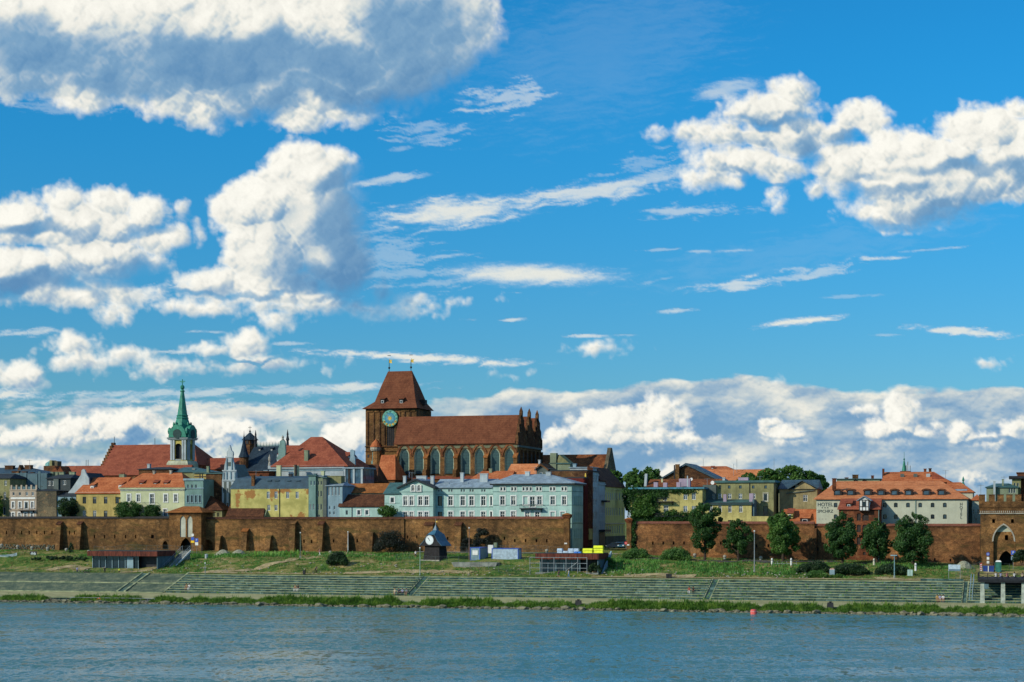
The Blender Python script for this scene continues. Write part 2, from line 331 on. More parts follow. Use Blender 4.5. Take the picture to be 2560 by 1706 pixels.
# ------------------------------------------------------------------ objects
def newobj(name, data, parent=None, loc=None, rz=None, **pr):
    o = bpy.data.objects.new(name, data); C.objects.link(o)
    if parent is not None: o.parent = parent
    if loc is not None: o.location = loc
    if rz is not None: o.rotation_euler = (0, 0, rz)
    for k, v in pr.items():
        if v is not None: o[k] = v
    return o
def thing(name, label, cat, s, n, z, rz=0.0, group=None):
    """an Empty at the thing's base, turned with the bank"""
    return newobj(name, None, None, WP(s, n, z), -ANG+rz, label=label, category=cat, group=group)
class MB:
    def __init__(s): s.v = []; s.f = []; s.mi = []; s.cm = 0
    def add(s, vs, fs):
        b = len(s.v); s.v.extend([tuple(q) for q in vs]); s.f.extend([tuple(b+i for i in f) for f in fs]); s.mi.extend([s.cm]*len(fs)); return s
    def box(s, x0, x1, y0, y1, z0, z1):
        vs = [(x0, y0, z0), (x1, y0, z0), (x1, y1, z0), (x0, y1, z0), (x0, y0, z1), (x1, y0, z1), (x1, y1, z1), (x0, y1, z1)]
        return s.add(vs, [(0, 3, 2, 1), (4, 5, 6, 7), (0, 1, 5, 4), (1, 2, 6, 5), (2, 3, 7, 6), (3, 0, 4, 7)])
    def frus(s, a, z0, b, z1):
        """a, b = (x0,x1,y0,y1) rectangles below and above"""
        vs = [(a[0], a[2], z0), (a[1], a[2], z0), (a[1], a[3], z0), (a[0], a[3], z0), (b[0], b[2], z1), (b[1], b[2], z1), (b[1], b[3], z1), (b[0], b[3], z1)]
        return s.add(vs, [(0, 3, 2, 1), (4, 5, 6, 7), (0, 1, 5, 4), (1, 2, 6, 5), (2, 3, 7, 6), (3, 0, 4, 7)])
    def prism(s, poly, y0, y1, axis='y'):
        """poly of (a, z) counter-clockwise seen from -y, extruded along the axis"""
        k = len(poly)
        if axis == 'y': vs = [(a, y0, z) for a, z in poly]+[(a, y1, z) for a, z in poly]
        else: vs = [(y1, a, z) for a, z in poly]+[(y0, a, z) for a, z in poly]
        fs = [tuple(range(k)), tuple(range(2*k-1, k-1, -1))]+[(i, i+k, (i+1) % k+k, (i+1) % k) for i in range(k)]
        return s.add(vs, fs)
    def rings(s, prof, seg=12, c=(0, 0), cap=True, ph=0.0, sq=None):
        """lathe: prof of (r, z) from bottom to top"""
        vs = []; fs = []
        for r, z in prof:
            for i in range(seg):
                a = ph+2*math.pi*i/seg; vs.append((c[0]+r*math.cos(a), c[1]+r*math.sin(a), z))
        for j in range(len(prof)-1):
            for i in range(seg):
                i2 = (i+1) % seg; fs.append((j*seg+i, j*seg+i2, (j+1)*seg+i2, (j+1)*seg+i))
        if cap: fs.append(tuple(range(seg-1, -1, -1))); fs.append(tuple((len(prof)-1)*seg+i for i in range(seg)))
        return s.add(vs, fs)
    def tube(s, p, q, r, seg=6, r2=None):
        p, q = Vector(p), Vector(q); d = (q-p)
        if d.length < 1e-6: return s
        d.normalize(); a = Vector((0, 0, 1)) if abs(d.z) < .9 else Vector((1, 0, 0))
        e1 = d.cross(a).normalized(); e2 = d.cross(e1); r2 = r if r2 is None else r2
        vs = []
        for c, rr in ((p, r), (q, r2)):
            for i in range(seg):
                t = 2*math.pi*i/seg; vs.append(c+e1*math.cos(t)*rr+e2*math.sin(t)*rr)
        fs = [(i, (i+1) % seg, (i+1) % seg+seg, i+seg) for i in range(seg)]+[tuple(range(seg-1, -1, -1)), tuple(range(seg, 2*seg))]
        return s.add(vs, fs)
    def ball(s, c, r, seg=8, rz=None):
        rz = rz or r; k = seg//2+1
        return s.rings([(max(.02*r, r*math.sin(math.pi*i/k)), c[2]-rz*math.cos(math.pi*i/k)) for i in range(k+1)], seg, (c[0], c[1]))
    def wall(s, M, a0, a1, z0, z1, holes=(), dep=.22):
        """a wall face with real openings; M(a, d, z) maps along-wall, depth inward, height"""
        holes = [h for h in holes if h[0] > a0+.01 and h[1] < a1-.01 and h[3] > z0 and h[2] < z1]
        xs = sorted({round(v, 3) for v in [a0, a1]+[h[0] for h in holes]+[h[1] for h in holes]})
        zs = sorted({round(v, 3) for v in [z0, z1]+[min(max(h[2], z0), z1) for h in holes]+[min(h[3], z1) for h in holes]})
        for i in range(len(xs)-1):
            run = None
            for j in range(len(zs)-1):
                cx, cz = (xs[i]+xs[i+1])/2, (zs[j]+zs[j+1])/2
                inside = any(h[0] < cx < h[1] and h[2] < cz < h[3] for h in holes)
                if not inside:
                    if run is None: run = zs[j]
                if inside or j == len(zs)-2:
                    if run is not None:
                        top = zs[j] if inside else zs[j+1]
                        s.add([M(xs[i], 0, run), M(xs[i+1], 0, run), M(xs[i+1], 0, top), M(xs[i], 0, top)], [(0, 1, 2, 3)]); run = None
        for h in holes:
            x0, x1, b, t = h[:4]
            s.add([M(x0, 0, b), M(x1, 0, b), M(x1, 0, t), M(x0, 0, t), M(x0, dep, b), M(x1, dep, b), M(x1, dep, t), M(x0, dep, t)],
                  [(0, 4, 5, 1), (1, 5, 6, 2), (2, 6, 7, 3), (3, 7, 4, 0)])
            if len(h) > 4 and h[4]:      # spandrels turn the opening into an arch
                arch = archpts(x0, x1, b, t, h[4])
                top = [p for p in arch if p[1] > arch[0][1]-1e-6]
                half = len(top)//2
                l, r = top[half:], top[:half+1]   # arch listed from right spring over the crown to left
                s.add([M(x0, 0, t)]+[M(a, 0, z) for a, z in l[::-1]], [tuple([0]+list(range(1, len(l)+1)))])
                s.add([M(x1, 0, t)]+[M(a, 0, z) for a, z in r[::-1]], [tuple([0]+list(range(1, len(r)+1)))])
        return s
    def mesh(s, name, mats):
        me = bpy.data.meshes.new(name); me.from_pydata(s.v, [], s.f)
        for m in (mats if isinstance(mats, (list, tuple)) else [mats]): me.materials.append(m)
        if len(me.materials) > 1: me.polygons.foreach_set('material_index', s.mi)
        me.update(); return me
    def obj(s, name, mat, parent=None, **k):
        if not s.v: return None
        return newobj(name, s.mesh(name, mat), parent, **k)
def archpts(x0, x1, b, t, kind, seg=5):
    """arch outline from right spring to left spring; kind 'r' round, 'p' pointed, 's' segmental"""
    w = x1-x0; c = (x0+x1)/2; pts = []
    if kind == 'r':
        r = w/2; zs = t-r
        for i in range(2*seg+1):
            a = math.pi*i/(2*seg); pts.append((c+r*math.cos(a), zs+r*math.sin(a)))
    elif kind == 's':
        h = w*.25; 
        for i in range(2*seg+1):
            a = math.pi*i/(2*seg); pts.append((c+w/2*math.cos(a), t-h+h*math.sin(a)))
    else:
        h = w*.82; zs = t-h; hw = w/2; r = (h*h+hw*hw)/(2*hw); th = math.acos((r-hw)/r)
        for i in range(seg+1):
            a = th*i/seg; pts.append((c-(r-hw)+r*math.cos(a), zs+r*math.sin(a)))
        pts += [(2*c-x, z) for x, z in pts[:-1][::-1]]
    return pts
def MF(a, d, z): return (a, d, z)          # front face, outward -y

# ------------------------------------------------------------------ materials (all procedural, object coordinates in metres)
MATS = {}
def mat(key, build, rough=.85, spec=.25, **kw):
    if key in MATS: return MATS[key]
    ma = bpy.data.materials.new(key); ma.use_nodes = True; t = ma.node_tree; g = NB(t)
    p = t.nodes['Principled BSDF']; p.inputs['Roughness'].default_value = rough
    p.inputs['Specular IOR Level'].default_value = spec
    tc = t.nodes.new('ShaderNodeTexCoord').outputs['Object']
    r = build(g, tc)
    col, bump = r if isinstance(r, tuple) and len(r) == 2 and isinstance(r[0], bpy.types.NodeSocket) else (r, None)
    g.put(p.inputs['Base Color'], col)
    if bump is not None:
        b = t.nodes.new('ShaderNodeBump'); b.inputs['Strength'].default_value = kw.get('bs', .6); b.inputs['Distance'].default_value = kw.get('bd', .05)
        g.l.new(bump, b.inputs['Height']); g.l.new(b.outputs[0], p.inputs['Normal'])
    for k in ('Metallic', 'Transmission Weight', 'Alpha'):
        if k in kw: p.inputs[k].default_value = kw[k]
    MATS[key] = ma; return ma
def sc(c, k): return tuple(x*k for x in c)
def plaster(name, c, dirt=.35, streak=.25):
    def b(g, tc):
        n = g.noise(tc, .35, 6, .6); f = g.noise(tc, 3.0, 4, .6)
        st = g.noise(g.v('MULTIPLY', tc, (1.6, 1.6, .12)), 1.6, 5, .6)
        v = g.m('ADD', g.m('MULTIPLY', n, .55), g.m('MULTIPLY', f, .20)); v = g.m('ADD', v, g.m('MULTIPLY', st, .25))
        return g.mix(g.sstep(v, .38, .66), sc(c, 1-dirt), sc(c, 1.12)), f
    return mat('plaster_'+name, b, .9, .15, bs=.3, bd=.02)
def brick(name, cols, green=0.0, scale=1.0):
    def b(g, tc):
        x, y, z = g.sep(tc); uv = g.comb(g.m('ADD', x, y), z, 0.0)
        big = g.noise(tc, .12*scale, 7, .62); mid = g.noise(g.v('MULTIPLY', tc, (1, 1, 1.8)), .7*scale, 6, .68)
        v = g.m('ADD', g.m('MULTIPLY', big, .5), g.m('MULTIPLY', mid, .5))
        c = g.ramp(g.lin(v, .37, .64), [(0, cols[0]), (.35, cols[1]), (.65, cols[2]), (1, cols[3])])
        wn = g.n.new('ShaderNodeTexBrick'); wn.inputs['Scale'].default_value = 1.0
        wn.inputs['Brick Width'].default_value = .30; wn.inputs['Row Height'].default_value = .10; wn.inputs['Mortar Size'].default_value = .014
        g.l.new(uv, wn.inputs['Vector'])
        wn.inputs['Color1'].default_value = (.72, .72, .72, 1); wn.inputs['Color2'].default_value = (1.25, 1.18, 1.1, 1); wn.inputs['Mortar'].default_value = (1.25, 1.3, 1.35, 1)
        spk = g.noise(g.v('MULTIPLY', tc, (3.0, 3.0, 8.0)), 1.0, 3, .7)
        # repairs: blocks of wall laid in another brick, and damp running down from the top
        rp = g.voro(g.v('MULTIPLY', g.v('ADD', tc, g.v('MULTIPLY', g.noise(tc, .35, 3, out='Color'), (3, 3, 3))), (1, 1, 1.6)), .17, 0, out='Color'); rv = g.sep(rp)[0]
        c = g.mix(1.0, c, g.comb(g.lin(rv, 0, 1, .70, 1.32), g.lin(rv, 0, 1, .74, 1.30), g.lin(rv, 0, 1, .80, 1.22)), 'MULTIPLY')
        pl_ = g.noise(g.v('ADD', tc, (5, 9, 1)), .38, 6, .72); c = g.mix(g.sstep(pl_, .56, .68, 0, .55), c, (.36, .21, .10))
        dr = g.noise(g.v('MULTIPLY', tc, (.9, .9, .10)), 1.0, 5, .7); c = g.mix(g.sstep(dr, .54, .70, 0, .55), c, (.035, .026, .016))
        c = g.mix(1.0, c, wn.outputs['Color'], 'MULTIPLY')
        c = g.mix(1.0, c, g.comb(*[g.lin(spk, .3, .7, .55, 1.45)]*3), 'MULTIPLY')
        if green: c = g.mix(g.m('MULTIPLY', g.sstep(g.noise(g.v('MULTIPLY', tc, (.3, .3, 1)), .5, 5, .6), .52, .66), green), c, (.05, .055, .018))
        return c, g.m('ADD', wn.outputs['Fac'], spk)
    return mat('brick_'+name, b, .92, .1, bs=.5, bd=.04)
def tiles(name, c0, c1, c2, row=.42, patch=.3):
    def b(g, tc):
        x, y, z = g.sep(tc)
        n = g.noise(tc, .45, 6, .65); m = g.noise(g.v('MULTIPLY', tc, (1, 1, 2.2)), 2.8, 3, .7)
        st = g.noise(g.v('MULTIPLY', tc, (2.2, 2.2, .3)), 1.1, 4, .6)
        v = g.m('ADD', g.m('MULTIPLY', n, .4), g.m('ADD', g.m('MULTIPLY', m, .4), g.m('MULTIPLY', st, .2)))
        c = g.ramp(g.lin(v, .39, .61), [(0, c0), (.5, c1), (1, c2)])
        ms = g.noise(g.v('ADD', tc, (3, 1, 7)), .28, 6, .7); c = g.mix(g.sstep(ms, .56, .70, 0, .45), c, sc(c0, .55))
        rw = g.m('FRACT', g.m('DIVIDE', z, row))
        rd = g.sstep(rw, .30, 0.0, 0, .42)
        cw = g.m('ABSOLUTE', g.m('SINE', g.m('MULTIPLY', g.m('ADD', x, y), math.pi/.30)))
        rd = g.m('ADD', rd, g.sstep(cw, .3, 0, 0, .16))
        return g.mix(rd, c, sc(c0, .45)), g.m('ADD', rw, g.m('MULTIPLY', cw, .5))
    return mat('tiles_'+name, b, .85, .12, bs=.5, bd=.05)
def sheet(name, c, rough=.55, seam=.6):
    def b(g, tc):
        x, y, z = g.sep(tc)
        n = g.noise(tc, .8, 5, .6); f = g.m('FRACT', g.m('DIVIDE', g.m('ADD', x, g.m('MULTIPLY', y, .0)), seam))
        ln = g.sstep(f, .10, .0, 0, .5)
        return g.mix(ln, g.mix(g.sstep(n, .35, .68), sc(c, .72), sc(c, 1.15)), sc(c, .5)), ln
    return mat('sheet_'+name, b, rough, .35, bs=.5, bd=.03)
def plain(name, c, rough=.7, var=.22, sc_=1.5, spec=.3, **k):
    def b(g, tc):
        n = g.noise(tc, sc_, 5, .6)
        return g.mix(g.sstep(n, .32, .68), sc(c, 1-var), sc(c, 1+var)), n
    return mat('plain_'+name, b, rough, spec, bs=.15, bd=.02, **k)
def leafm(name, a, b_, c):
    k = 1.75
    def b(g, tc):
        oi = g.noise(tc, .55, 4, .6); f = g.noise(tc, 5.0, 2, .6)
        v = g.m('ADD', g.m('MULTIPLY', oi, .6), g.m('MULTIPLY', f, .4))
        return g.ramp(g.lin(v, .36, .64), [(0, sc(a, k)), (.5, sc(b_, k)), (1, sc(c, k))])
    ma = mat('leaf_'+name, b, .55, .3); t = ma.node_tree; g = NB(t); p = t.nodes['Principled BSDF']
    # thin leaves let some light through
    tr_ = t.nodes.new('ShaderNodeBsdfTranslucent'); src = p.inputs['Base Color'].links[0].from_socket
    g.l.new(g.mix(1.0, src, (1.15, 1.25, .55), 'MULTIPLY'), tr_.inputs['Color'])
    mx = t.nodes.new('ShaderNodeMixShader'); mx.inputs[0].default_value = .38
    out = t.nodes['Material Output']; g.l.new(p.outputs[0], mx.inputs[1]); g.l.new(tr_.outputs[0], mx.inputs[2]); g.l.new(mx.outputs[0], out.inputs['Surface'])
    return ma
GLASS = plain('window_glass', (.012, .020, .030), .06, .3, .7, .6)
GLASS_BLUE = plain('pale_window_glass', (.05, .10, .15), .10, .4, .7, .6)
GLASS2 = plain('reflecting_window_glass', (.030, .055, .075), .08, .5, .9, .6)
GLASS3 = mat('curtained_glass', lambda g, tc: g.mix(g.sstep(g.sep(tc)[2], .9, 1.1), (.045, .055, .06), (.22, .24, .22)), .25, .5)
WRND = random.Random(44)
CHURCHGLASS = mat('leaded_glass', lambda g, tc: (lambda x: g.mix(g.m('MAXIMUM', g.sstep(g.m('FRACT', g.m('DIVIDE', x[0], .5)), .16, .0), g.sstep(g.m('FRACT', g.m('DIVIDE', x[2], .75)), .14, .0)), g.mix(g.noise(tc, 1.2, 4), (.018, .045, .050), (.06, .12, .12)), (.012, .018, .018)))(g.sep(tc)), .3, .4)
WHITE = plain('white_paint', (.66, .68, .66), .6, .12)
CREAM = plain('cream_paint', (.52, .50, .38), .7, .12)
DARKW = plain('dark_wood', (.030, .024, .022), .75, .4)
IRON = plain('dark_iron', (.018, .020, .024), .5, .3)
STEEL = plain('galvanised_steel', (.22, .26, .28), .45, .2)
STONE = plain('pale_stone', (.32, .31, .26), .85, .25)
CONC = plain('grey_concrete', (.20, .22, .20), .9, .35, .8)
COPPER = mat('copper_green', lambda g, tc: (lambda n: (g.ramp(g.lin(n, .3, .7), [(0, (.010, .085, .060)), (.5, (.025, .21, .145)), (1, (.07, .33, .22))]), n))(g.m('ADD', g.m('MULTIPLY', g.noise(tc, .9, 6, .65), .6), g.m('MULTIPLY', g.noise(g.v('MULTIPLY', tc, (3, 3, .4)), 1.0, 4), .4))), .6, .3, bs=.4, bd=.05)
GOLD = plain('gilding', (.65, .45, .06), .35, .2, 1.5, .5)
BR_WALL = brick('town_wall', ((.050, .032, .017), (.120, .066, .029), (.205, .110, .045), (.33, .185, .072)), .6)
BR_WALL2 = brick('town_wall_red', ((.052, .030, .017), (.118, .058, .028), (.200, .096, .042), (.33, .165, .068)), .35)
BR_CH = brick('cathedral', ((.055, .032, .016), (.115, .060, .026), (.180, .094, .038), (.27, .15, .058)), .3)
BR_RED = brick('red', ((.055, .022, .014), (.11, .040, .022), (.17, .062, .030), (.24, .10, .046)))
BR_DARK = brick('dark', ((.03, .018, .012), (.07, .035, .020), (.12, .06, .03), (.19, .11, .05)), .2)
BR_GREY = brick('grey', ((.07, .065, .05), (.10, .09, .065), (.14, .12, .08), (.17, .14, .09)), .2)
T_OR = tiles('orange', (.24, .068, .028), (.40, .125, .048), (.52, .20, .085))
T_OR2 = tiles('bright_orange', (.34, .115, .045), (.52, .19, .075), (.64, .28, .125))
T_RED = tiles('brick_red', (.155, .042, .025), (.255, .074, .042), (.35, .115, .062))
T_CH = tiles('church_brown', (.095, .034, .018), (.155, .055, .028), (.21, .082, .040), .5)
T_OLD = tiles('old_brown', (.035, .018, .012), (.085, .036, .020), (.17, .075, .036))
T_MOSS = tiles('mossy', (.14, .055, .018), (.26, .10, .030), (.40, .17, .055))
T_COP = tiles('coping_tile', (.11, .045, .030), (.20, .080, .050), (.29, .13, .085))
T_SL = tiles('slate', (.012, .022, .035), (.022, .040, .060), (.045, .075, .10))
M_GREY = sheet('grey_metal', (.22, .30, .36)); M_BLUE = sheet('blue_dark_metal', (.035, .075, .105)); M_TEAL = sheet('teal_metal', (.045, .12, .12)); M_BLACK = sheet('black_felt', (.022, .032, .040), .8)

# ------------------------------------------------------------------ windows
WIN = {}
def window(parent, x, z, w, h, style='cross', fm=None, tm=None, gm=None, arch=None, side=False, y=0.0, tw=.22, label=None, rot=None):
    """a window (frame, bars, optional surround) with its pane as a sub-part; x,z = centre bottom in the wall plane"""
    fm = fm or WHITE; gm = gm or WRND.choice((GLASS, GLASS, GLASS, GLASS2, GLASS2, GLASS3))
    key = (round(w, 1), round(h, 1), style, fm.name, tm.name if tm else '', gm.name, arch, tw)
    if key not in WIN:
        w_, h_ = w, h; a = w_/2; f = min(.10, w_*.12)
        m = MB(); y0, y1 = .08, .15
        m.box(-a, -a+f, y0, y1, 0, h_).box(a-f, a, y0, y1, 0, h_).box(-a+f, a-f, y0, y1, 0, f).box(-a+f, a-f, y0, y1, h_-f, h_)
        b = f*.8
        if style in ('cross', 'tall'):
            m.box(-b/2, b/2, y0+.01, y1, f, h_-f); zt = h_*.66; m.box(-a+f, -b/2, y0+.01, y1, zt-b/2, zt+b/2).box(b/2, a-f, y0+.01, y1, zt-b/2, zt+b/2)
        elif style == 'mid': m.box(-b/2, b/2, y0+.01, y1, f, h_-f)
        elif style == 'grid':
            for i in (1, 2, 3): m.box(-a+f, a-f, y0+.01, y1, h_*i/4-b/3, h_*i/4+b/3)
            m.box(-b/3, b/3, y0-.005, y1-.01, f, h_-f)
        mats = [fm]
        if tm:
            m.cm = 1; mats = [fm, tm]; T = tw
            if style != 'sill_only':
                m.box(-a-T, -a, -.07, .0, -.05, h_+T*.2).box(a, a+T, -.07, .0, -.05, h_+T*.2)
                if not arch: m.box(-a-T, a+T, -.09, .0, h_+T*.2, h_+T*1.3)
                else:
                    ap = archpts(-a, a, 0, h_, arch, 4); ao = archpts(-a-T, a+T, 0, h_+T, arch, 4)
                    m.v and m.add([(p[0], -.07, p[1]) for p in ap]+[(p[0], -.07, p[1]) for p in ao]+[(p[0], .0, p[1]) for p in ao],
                        [(i, i+1, len(ap)+i+1, len(ap)+i) for i in range(len(ap)-1)]+[(len(ap)+i, len(ap)+i+1, 2*len(ap)+i+1, 2*len(ap)+i) for i in range(len(ap)-1)])
            m.box(-a-T*1.2, a+T*1.2, -.14, .0, -.17, -.05)
        me = m.mesh('window', mats)
        g_ = MB()
        if arch:
            ap = archpts(-a+.01, a-.01, 0, h_-.01, arch, 4); poly = [(-a+.01, 0), (a-.01, 0)]+ap
        else: poly = [(-a+.01, 0.01), (a-.01, .01), (a-.01, h_-.01), (-a+.01, h_-.01)]
        g_.add([(p[0], .155, p[1]) for p in poly], [tuple(range(len(poly)))])
        WIN[key] = (me, g_.mesh('pane', gm))
    me, gl = WIN[key]
    o = newobj('window', me, parent, label=label)
    if side: o.location = (x, y, z); o.rotation_euler = (0, 0, math.pi/2)
    else: o.location = (x, y, z)
    if rot is not None: o.rotation_euler = (0, 0, rot)
    newobj('pane', gl, o)
    return o
def cyl(parent, name, m, r, z0, z1, x, y, seg=10, r2=None, **k):
    return MB().rings([(r, z0), (r if r2 is None else r2, z1)], seg, (x, y)).obj(name, m, parent, **k)

class Bld:
    """a building set out by photo columns on the line n; local x along the bank, y inland, z up"""
    def __init__(s, name, label, cat, xl, xr, n, zb=None, group=None):
        s.n = n; s.s0, s.Y0 = SN(xl, n); s.s1 = SN(xr, n)[0]; s.w = s.s1-s.s0
        s.zb = TH((s.s0+s.s1)/2, n+4, False)-.3 if zb is None else zb
        s.e = thing(name, label, cat, s.s0, n, s.zb, group=group)
        s.holes = []; s.sholes = []; s.xm = (xl+xr)/2
    def x(s, px, dy=0.0): return SN(px, s.n+dy)[0]-s.s0
    def z(s, py, px=None, dy=0.0): return ZP(py, SN(s.xm if px is None else px, s.n+dy)[1])-s.zb
    def pw(s, px, w): return s.x(px+w/2)-s.x(px-w/2)
    def zh(s, px, h): return h/F*SN(px, s.n)[1]
    def win(s, pxs, py, wp, hp, style='cross', **k):
        for px in pxs:
            px_, py_ = (px if isinstance(px, tuple) else (px, py))
            w, h = round(s.pw(px_, wp), 1), round(s.zh(px_, hp), 1)
            w = max(w, .4); h = max(h, .4)
            x, z = s.x(px_), s.z(py_, px_)-h/2
            s.holes.append((x-w/2, x+w/2, z, z+h, k.get('arch')))
            window(s.e, x, z, w, h, style, **k)
    def swin(s, pxs, py, hp, w, style='cross', **k):
        """windows in the right-hand side wall"""
        for px in pxs:
            nn = NS(px, s.s1); y = nn-s.n; Y = WP(s.s1, nn)[1]
            h = round(hp/F*Y, 1); z = ZP(py, Y)-s.zb-h/2
            s.sholes.append((y-w/2, y+w/2, z, z+h, k.get('arch')))
            window(s.e, s.w, z, w, h, style, side=True, y=y, **k)
    def walls(s, m, zt, dep, name='wall', zb=0.0, parapet=0, **k):
        w = s.w; b = MB(); s.d = dep; s.zt = zt
        b.wall(MF, 0, w, zb, zt, s.holes)
        b.wall(lambda a, d, z: (w-d, a, z), 0, dep, zb, zt, s.sholes)
        b.add([(0, 0, zb), (0, dep, zb), (0, dep, zt), (0, 0, zt)], [(0, 1, 2, 3)])
        b.add([(0, dep, zb), (w, dep, zb), (w, dep, zt), (0, dep, zt)], [(0, 1, 2, 3)])
        b.add([(0, .3, zt-.02), (w, .3, zt-.02), (w, dep, zt-.02), (0, dep, zt-.02)], [(0, 1, 2, 3)])
        return b.obj(name, m, s.e, **k)
    def roof(s, m, prof, name='roof', y0=-.35, y1=None, x0=-.3, x1=None, **k):
        """hip roof: prof = (z eave, z ridge, ridge x0, ridge x1, ridge y)"""
        x1 = s.w+.3 if x1 is None else x1; y1 = s.d+.35 if y1 is None else y1
        ze, zr, rx0, rx1, ry = prof
        b = MB(); t = .14
        vs = [(x0, y0, ze-t), (x1, y0, ze-t), (x1, y1, ze-t), (x0, y1, ze-t), (x0, y0, ze), (x1, y0, ze), (x1, y1, ze), (x0, y1, ze), (rx0, ry, zr), (rx1, ry, zr)]
        b.add(vs, [(0, 3, 2, 1), (0, 1, 5, 4), (1, 2, 6, 5), (2, 3, 7, 6), (3, 0, 4, 7), (4, 5, 9, 8), (5, 6, 9), (6, 7, 8, 9), (7, 4, 8)])
        return b.obj(name, m, s.e, **k)
    def flat(s, m, z, t=.25, o=.3, name='roof', x0=None, x1=None, y0=None, y1=None, **k):
        return MB().box((-o if x0 is None else x0), (s.w+o if x1 is None else x1), (-o if y0 is None else y0), (s.d+o if y1 is None else y1), z, z+t).obj(name, m, s.e, **k)
    def chim(s, px, pt, pb, wp, m, dy=3.0, d=.8, pots=0, name='chimney', cap=True):
        w = wp/F*SN(px, s.n+dy)[1]/1.0; x = s.x(px, dy); zt, zb = s.z(pt, px, dy), s.z(pb, px, dy)
        b = MB().box(x-w/2, x+w/2, dy, dy+d, zb-1.2, zt-(.15 if cap else 0))
        if cap: b.box(x-w/2-.08, x+w/2+.08, dy-.08, dy+d+.08, zt-.15, zt)
        o = b.obj(name, m, s.e)
        for i in range(pots):
            xx = x+(i-(pots-1)/2)*w/max(pots, 1)
            MB().rings([(.13, zt), (.10, zt+.45)], 6, (xx, dy+d/2)).obj('chimney_pot', T_OLD, o)
        return o
    def string(s, py, h=.25, m=None, out=.12, name='cornice', px0=None, px1=None, side=False):
        m = m or WHITE; z = s.z(py)
        x0 = 0 if px0 is None else s.x(px0); x1 = s.w if px1 is None else s.x(px1)
        b = MB().box(x0-(out if px0 is None else 0), x1+(out if px1 is None else 0), -out, .001, z-h/2, z+h/2)
        if side: b.box(s.w+.001, s.w+out, .001, s.d, z-h/2, z+h/2)
        return b.obj(name, m, s.e)
    def balcony(s, px0, px1, pt, pb, m=None, d=1.0, slab=None):
        m = m or IRON; x0, x1 = s.x(px0), s.x(px1); zb, zt = s.z(pb), s.z(pt)
        o = MB().box(x0, x1, -d, -.01, zb, zb+.2).obj('balcony', slab or m, s.e)
        r = MB(); r.box(x0, x1, -d, -d+.06, zt-.06, zt).box(x0, x0+.06, -d+.06, -.01, zt-.06, zt).box(x1-.06, x1, -d+.06, -.01, zt-.06, zt)
        k = max(4, int((x1-x0)/.3))
        for i in range(k+1):
            xx = x0+(x1-x0-.05)*i/k; r.box(xx, xx+.05, -d+.005, -d+.05, zb+.2, zt-.06)
        r.obj('railing', m, o)
        b2 = MB()
        for xx in (x0+.2, x1-.35): b2.prism([(-.01, zb-.7), (-d*.8, zb-.01), (-.01, zb-.01)], xx, xx+.12, 'x')
        b2.obj('bracket', m, o)
        return o
    def dormer(s, px, pt, pb, wp, rm, wm, dy=1.0, dep=2.5, kind='shed', gm=None, fm=None):
        """a dormer whose face stands dy metres behind the facade"""
        w = wp/F*SN(px, s.n+dy)[1]; x = s.x(px, dy); zt, zb = s.z(pt, px, dy), s.z(pb, px, dy)
        h = zt-zb
        if kind == 'shed':
            b = MB(); b.add([(x-w/2, dy, zb), (x+w/2, dy, zb), (x+w/2, dy, zt), (x-w/2, dy, zt), (x-w/2, dy+dep, zt+.4), (x+w/2, dy+dep, zt+.4), (x-w/2, dy+dep, zb), (x+w/2, dy+dep, zb)],
                    [(0, 1, 2, 3), (1, 7, 5, 2), (0, 3, 4, 6)])
            o = b.obj('dormer', wm, s.e)
            MB().add([(x-w/2-.2, dy-.25, zt), (x+w/2+.2, dy-.25, zt), (x+w/2+.2, dy+dep, zt+dep*.35), (x-w/2-.2, dy+dep, zt+dep*.35),
                      (x-w/2-.2, dy-.25, zt+.12), (x+w/2+.2, dy-.25, zt+.12), (x+w/2+.2, dy+dep, zt+dep*.35+.12), (x-w/2-.2, dy+dep, zt+dep*.35+.12)],
                     [(0, 3, 2, 1), (4, 5, 6, 7), (0, 1, 5, 4), (1, 2, 6, 5), (2, 3, 7, 6), (3, 0, 4, 7)]).obj('dormer_roof', rm, o)
        else:
            b = MB().box(x-w/2, x+w/2, dy, dy+dep, zb, zt)
            b.prism([(x-w/2, zt), (x+w/2, zt), (x, zt+w*.45)], dy, dy+dep)
            o = b.obj('dormer', wm, s.e)
            hh = w*.45; t = .12; oo = .25
            MB().prism([(x-w/2-oo, zt-oo*.9), (x, zt+hh), (x+w/2+oo, zt-oo*.9), (x+w/2+oo, zt-oo*.9+t), (x, zt+hh+t*1.3), (x-w/2-oo, zt-oo*.9+t)][::1], dy-.25, dy+dep).obj('dormer_roof', rm, o)
        ww, hh_ = max(.4, round(w*.5, 1)), max(.4, round(h*.62, 1))
        fm = fm or WHITE
        m = MB(); f = .08; y0 = dy-.06; a = ww/2; z0 = zb+h*.14
        m.box(x-a, x-a+f, y0, dy-.002, z0, z0+hh_).box(x+a-f, x+a, y0, dy-.002, z0, z0+hh_).box(x-a+f, x+a-f, y0, dy-.002, z0, z0+f).box(x-a+f, x+a-f, y0, dy-.002, z0+hh_-f, z0+hh_)
        m.cm = 1; m.add([(x-a+f, dy-.02, z0+f), (x+a-f, dy-.02, z0+f), (x+a-f, dy-.02, z0+hh_-f), (x-a+f, dy-.02, z0+hh_-f)], [(0, 1, 2, 3)])
        m.obj('window', [fm, gm or GLASS], o)
        return o
    def gable(s, m, x0, x1, zb, poly, y0, th=.4, name='gable'):
        return MB().prism(poly, y0, y0+th).obj(name, m, s.e)
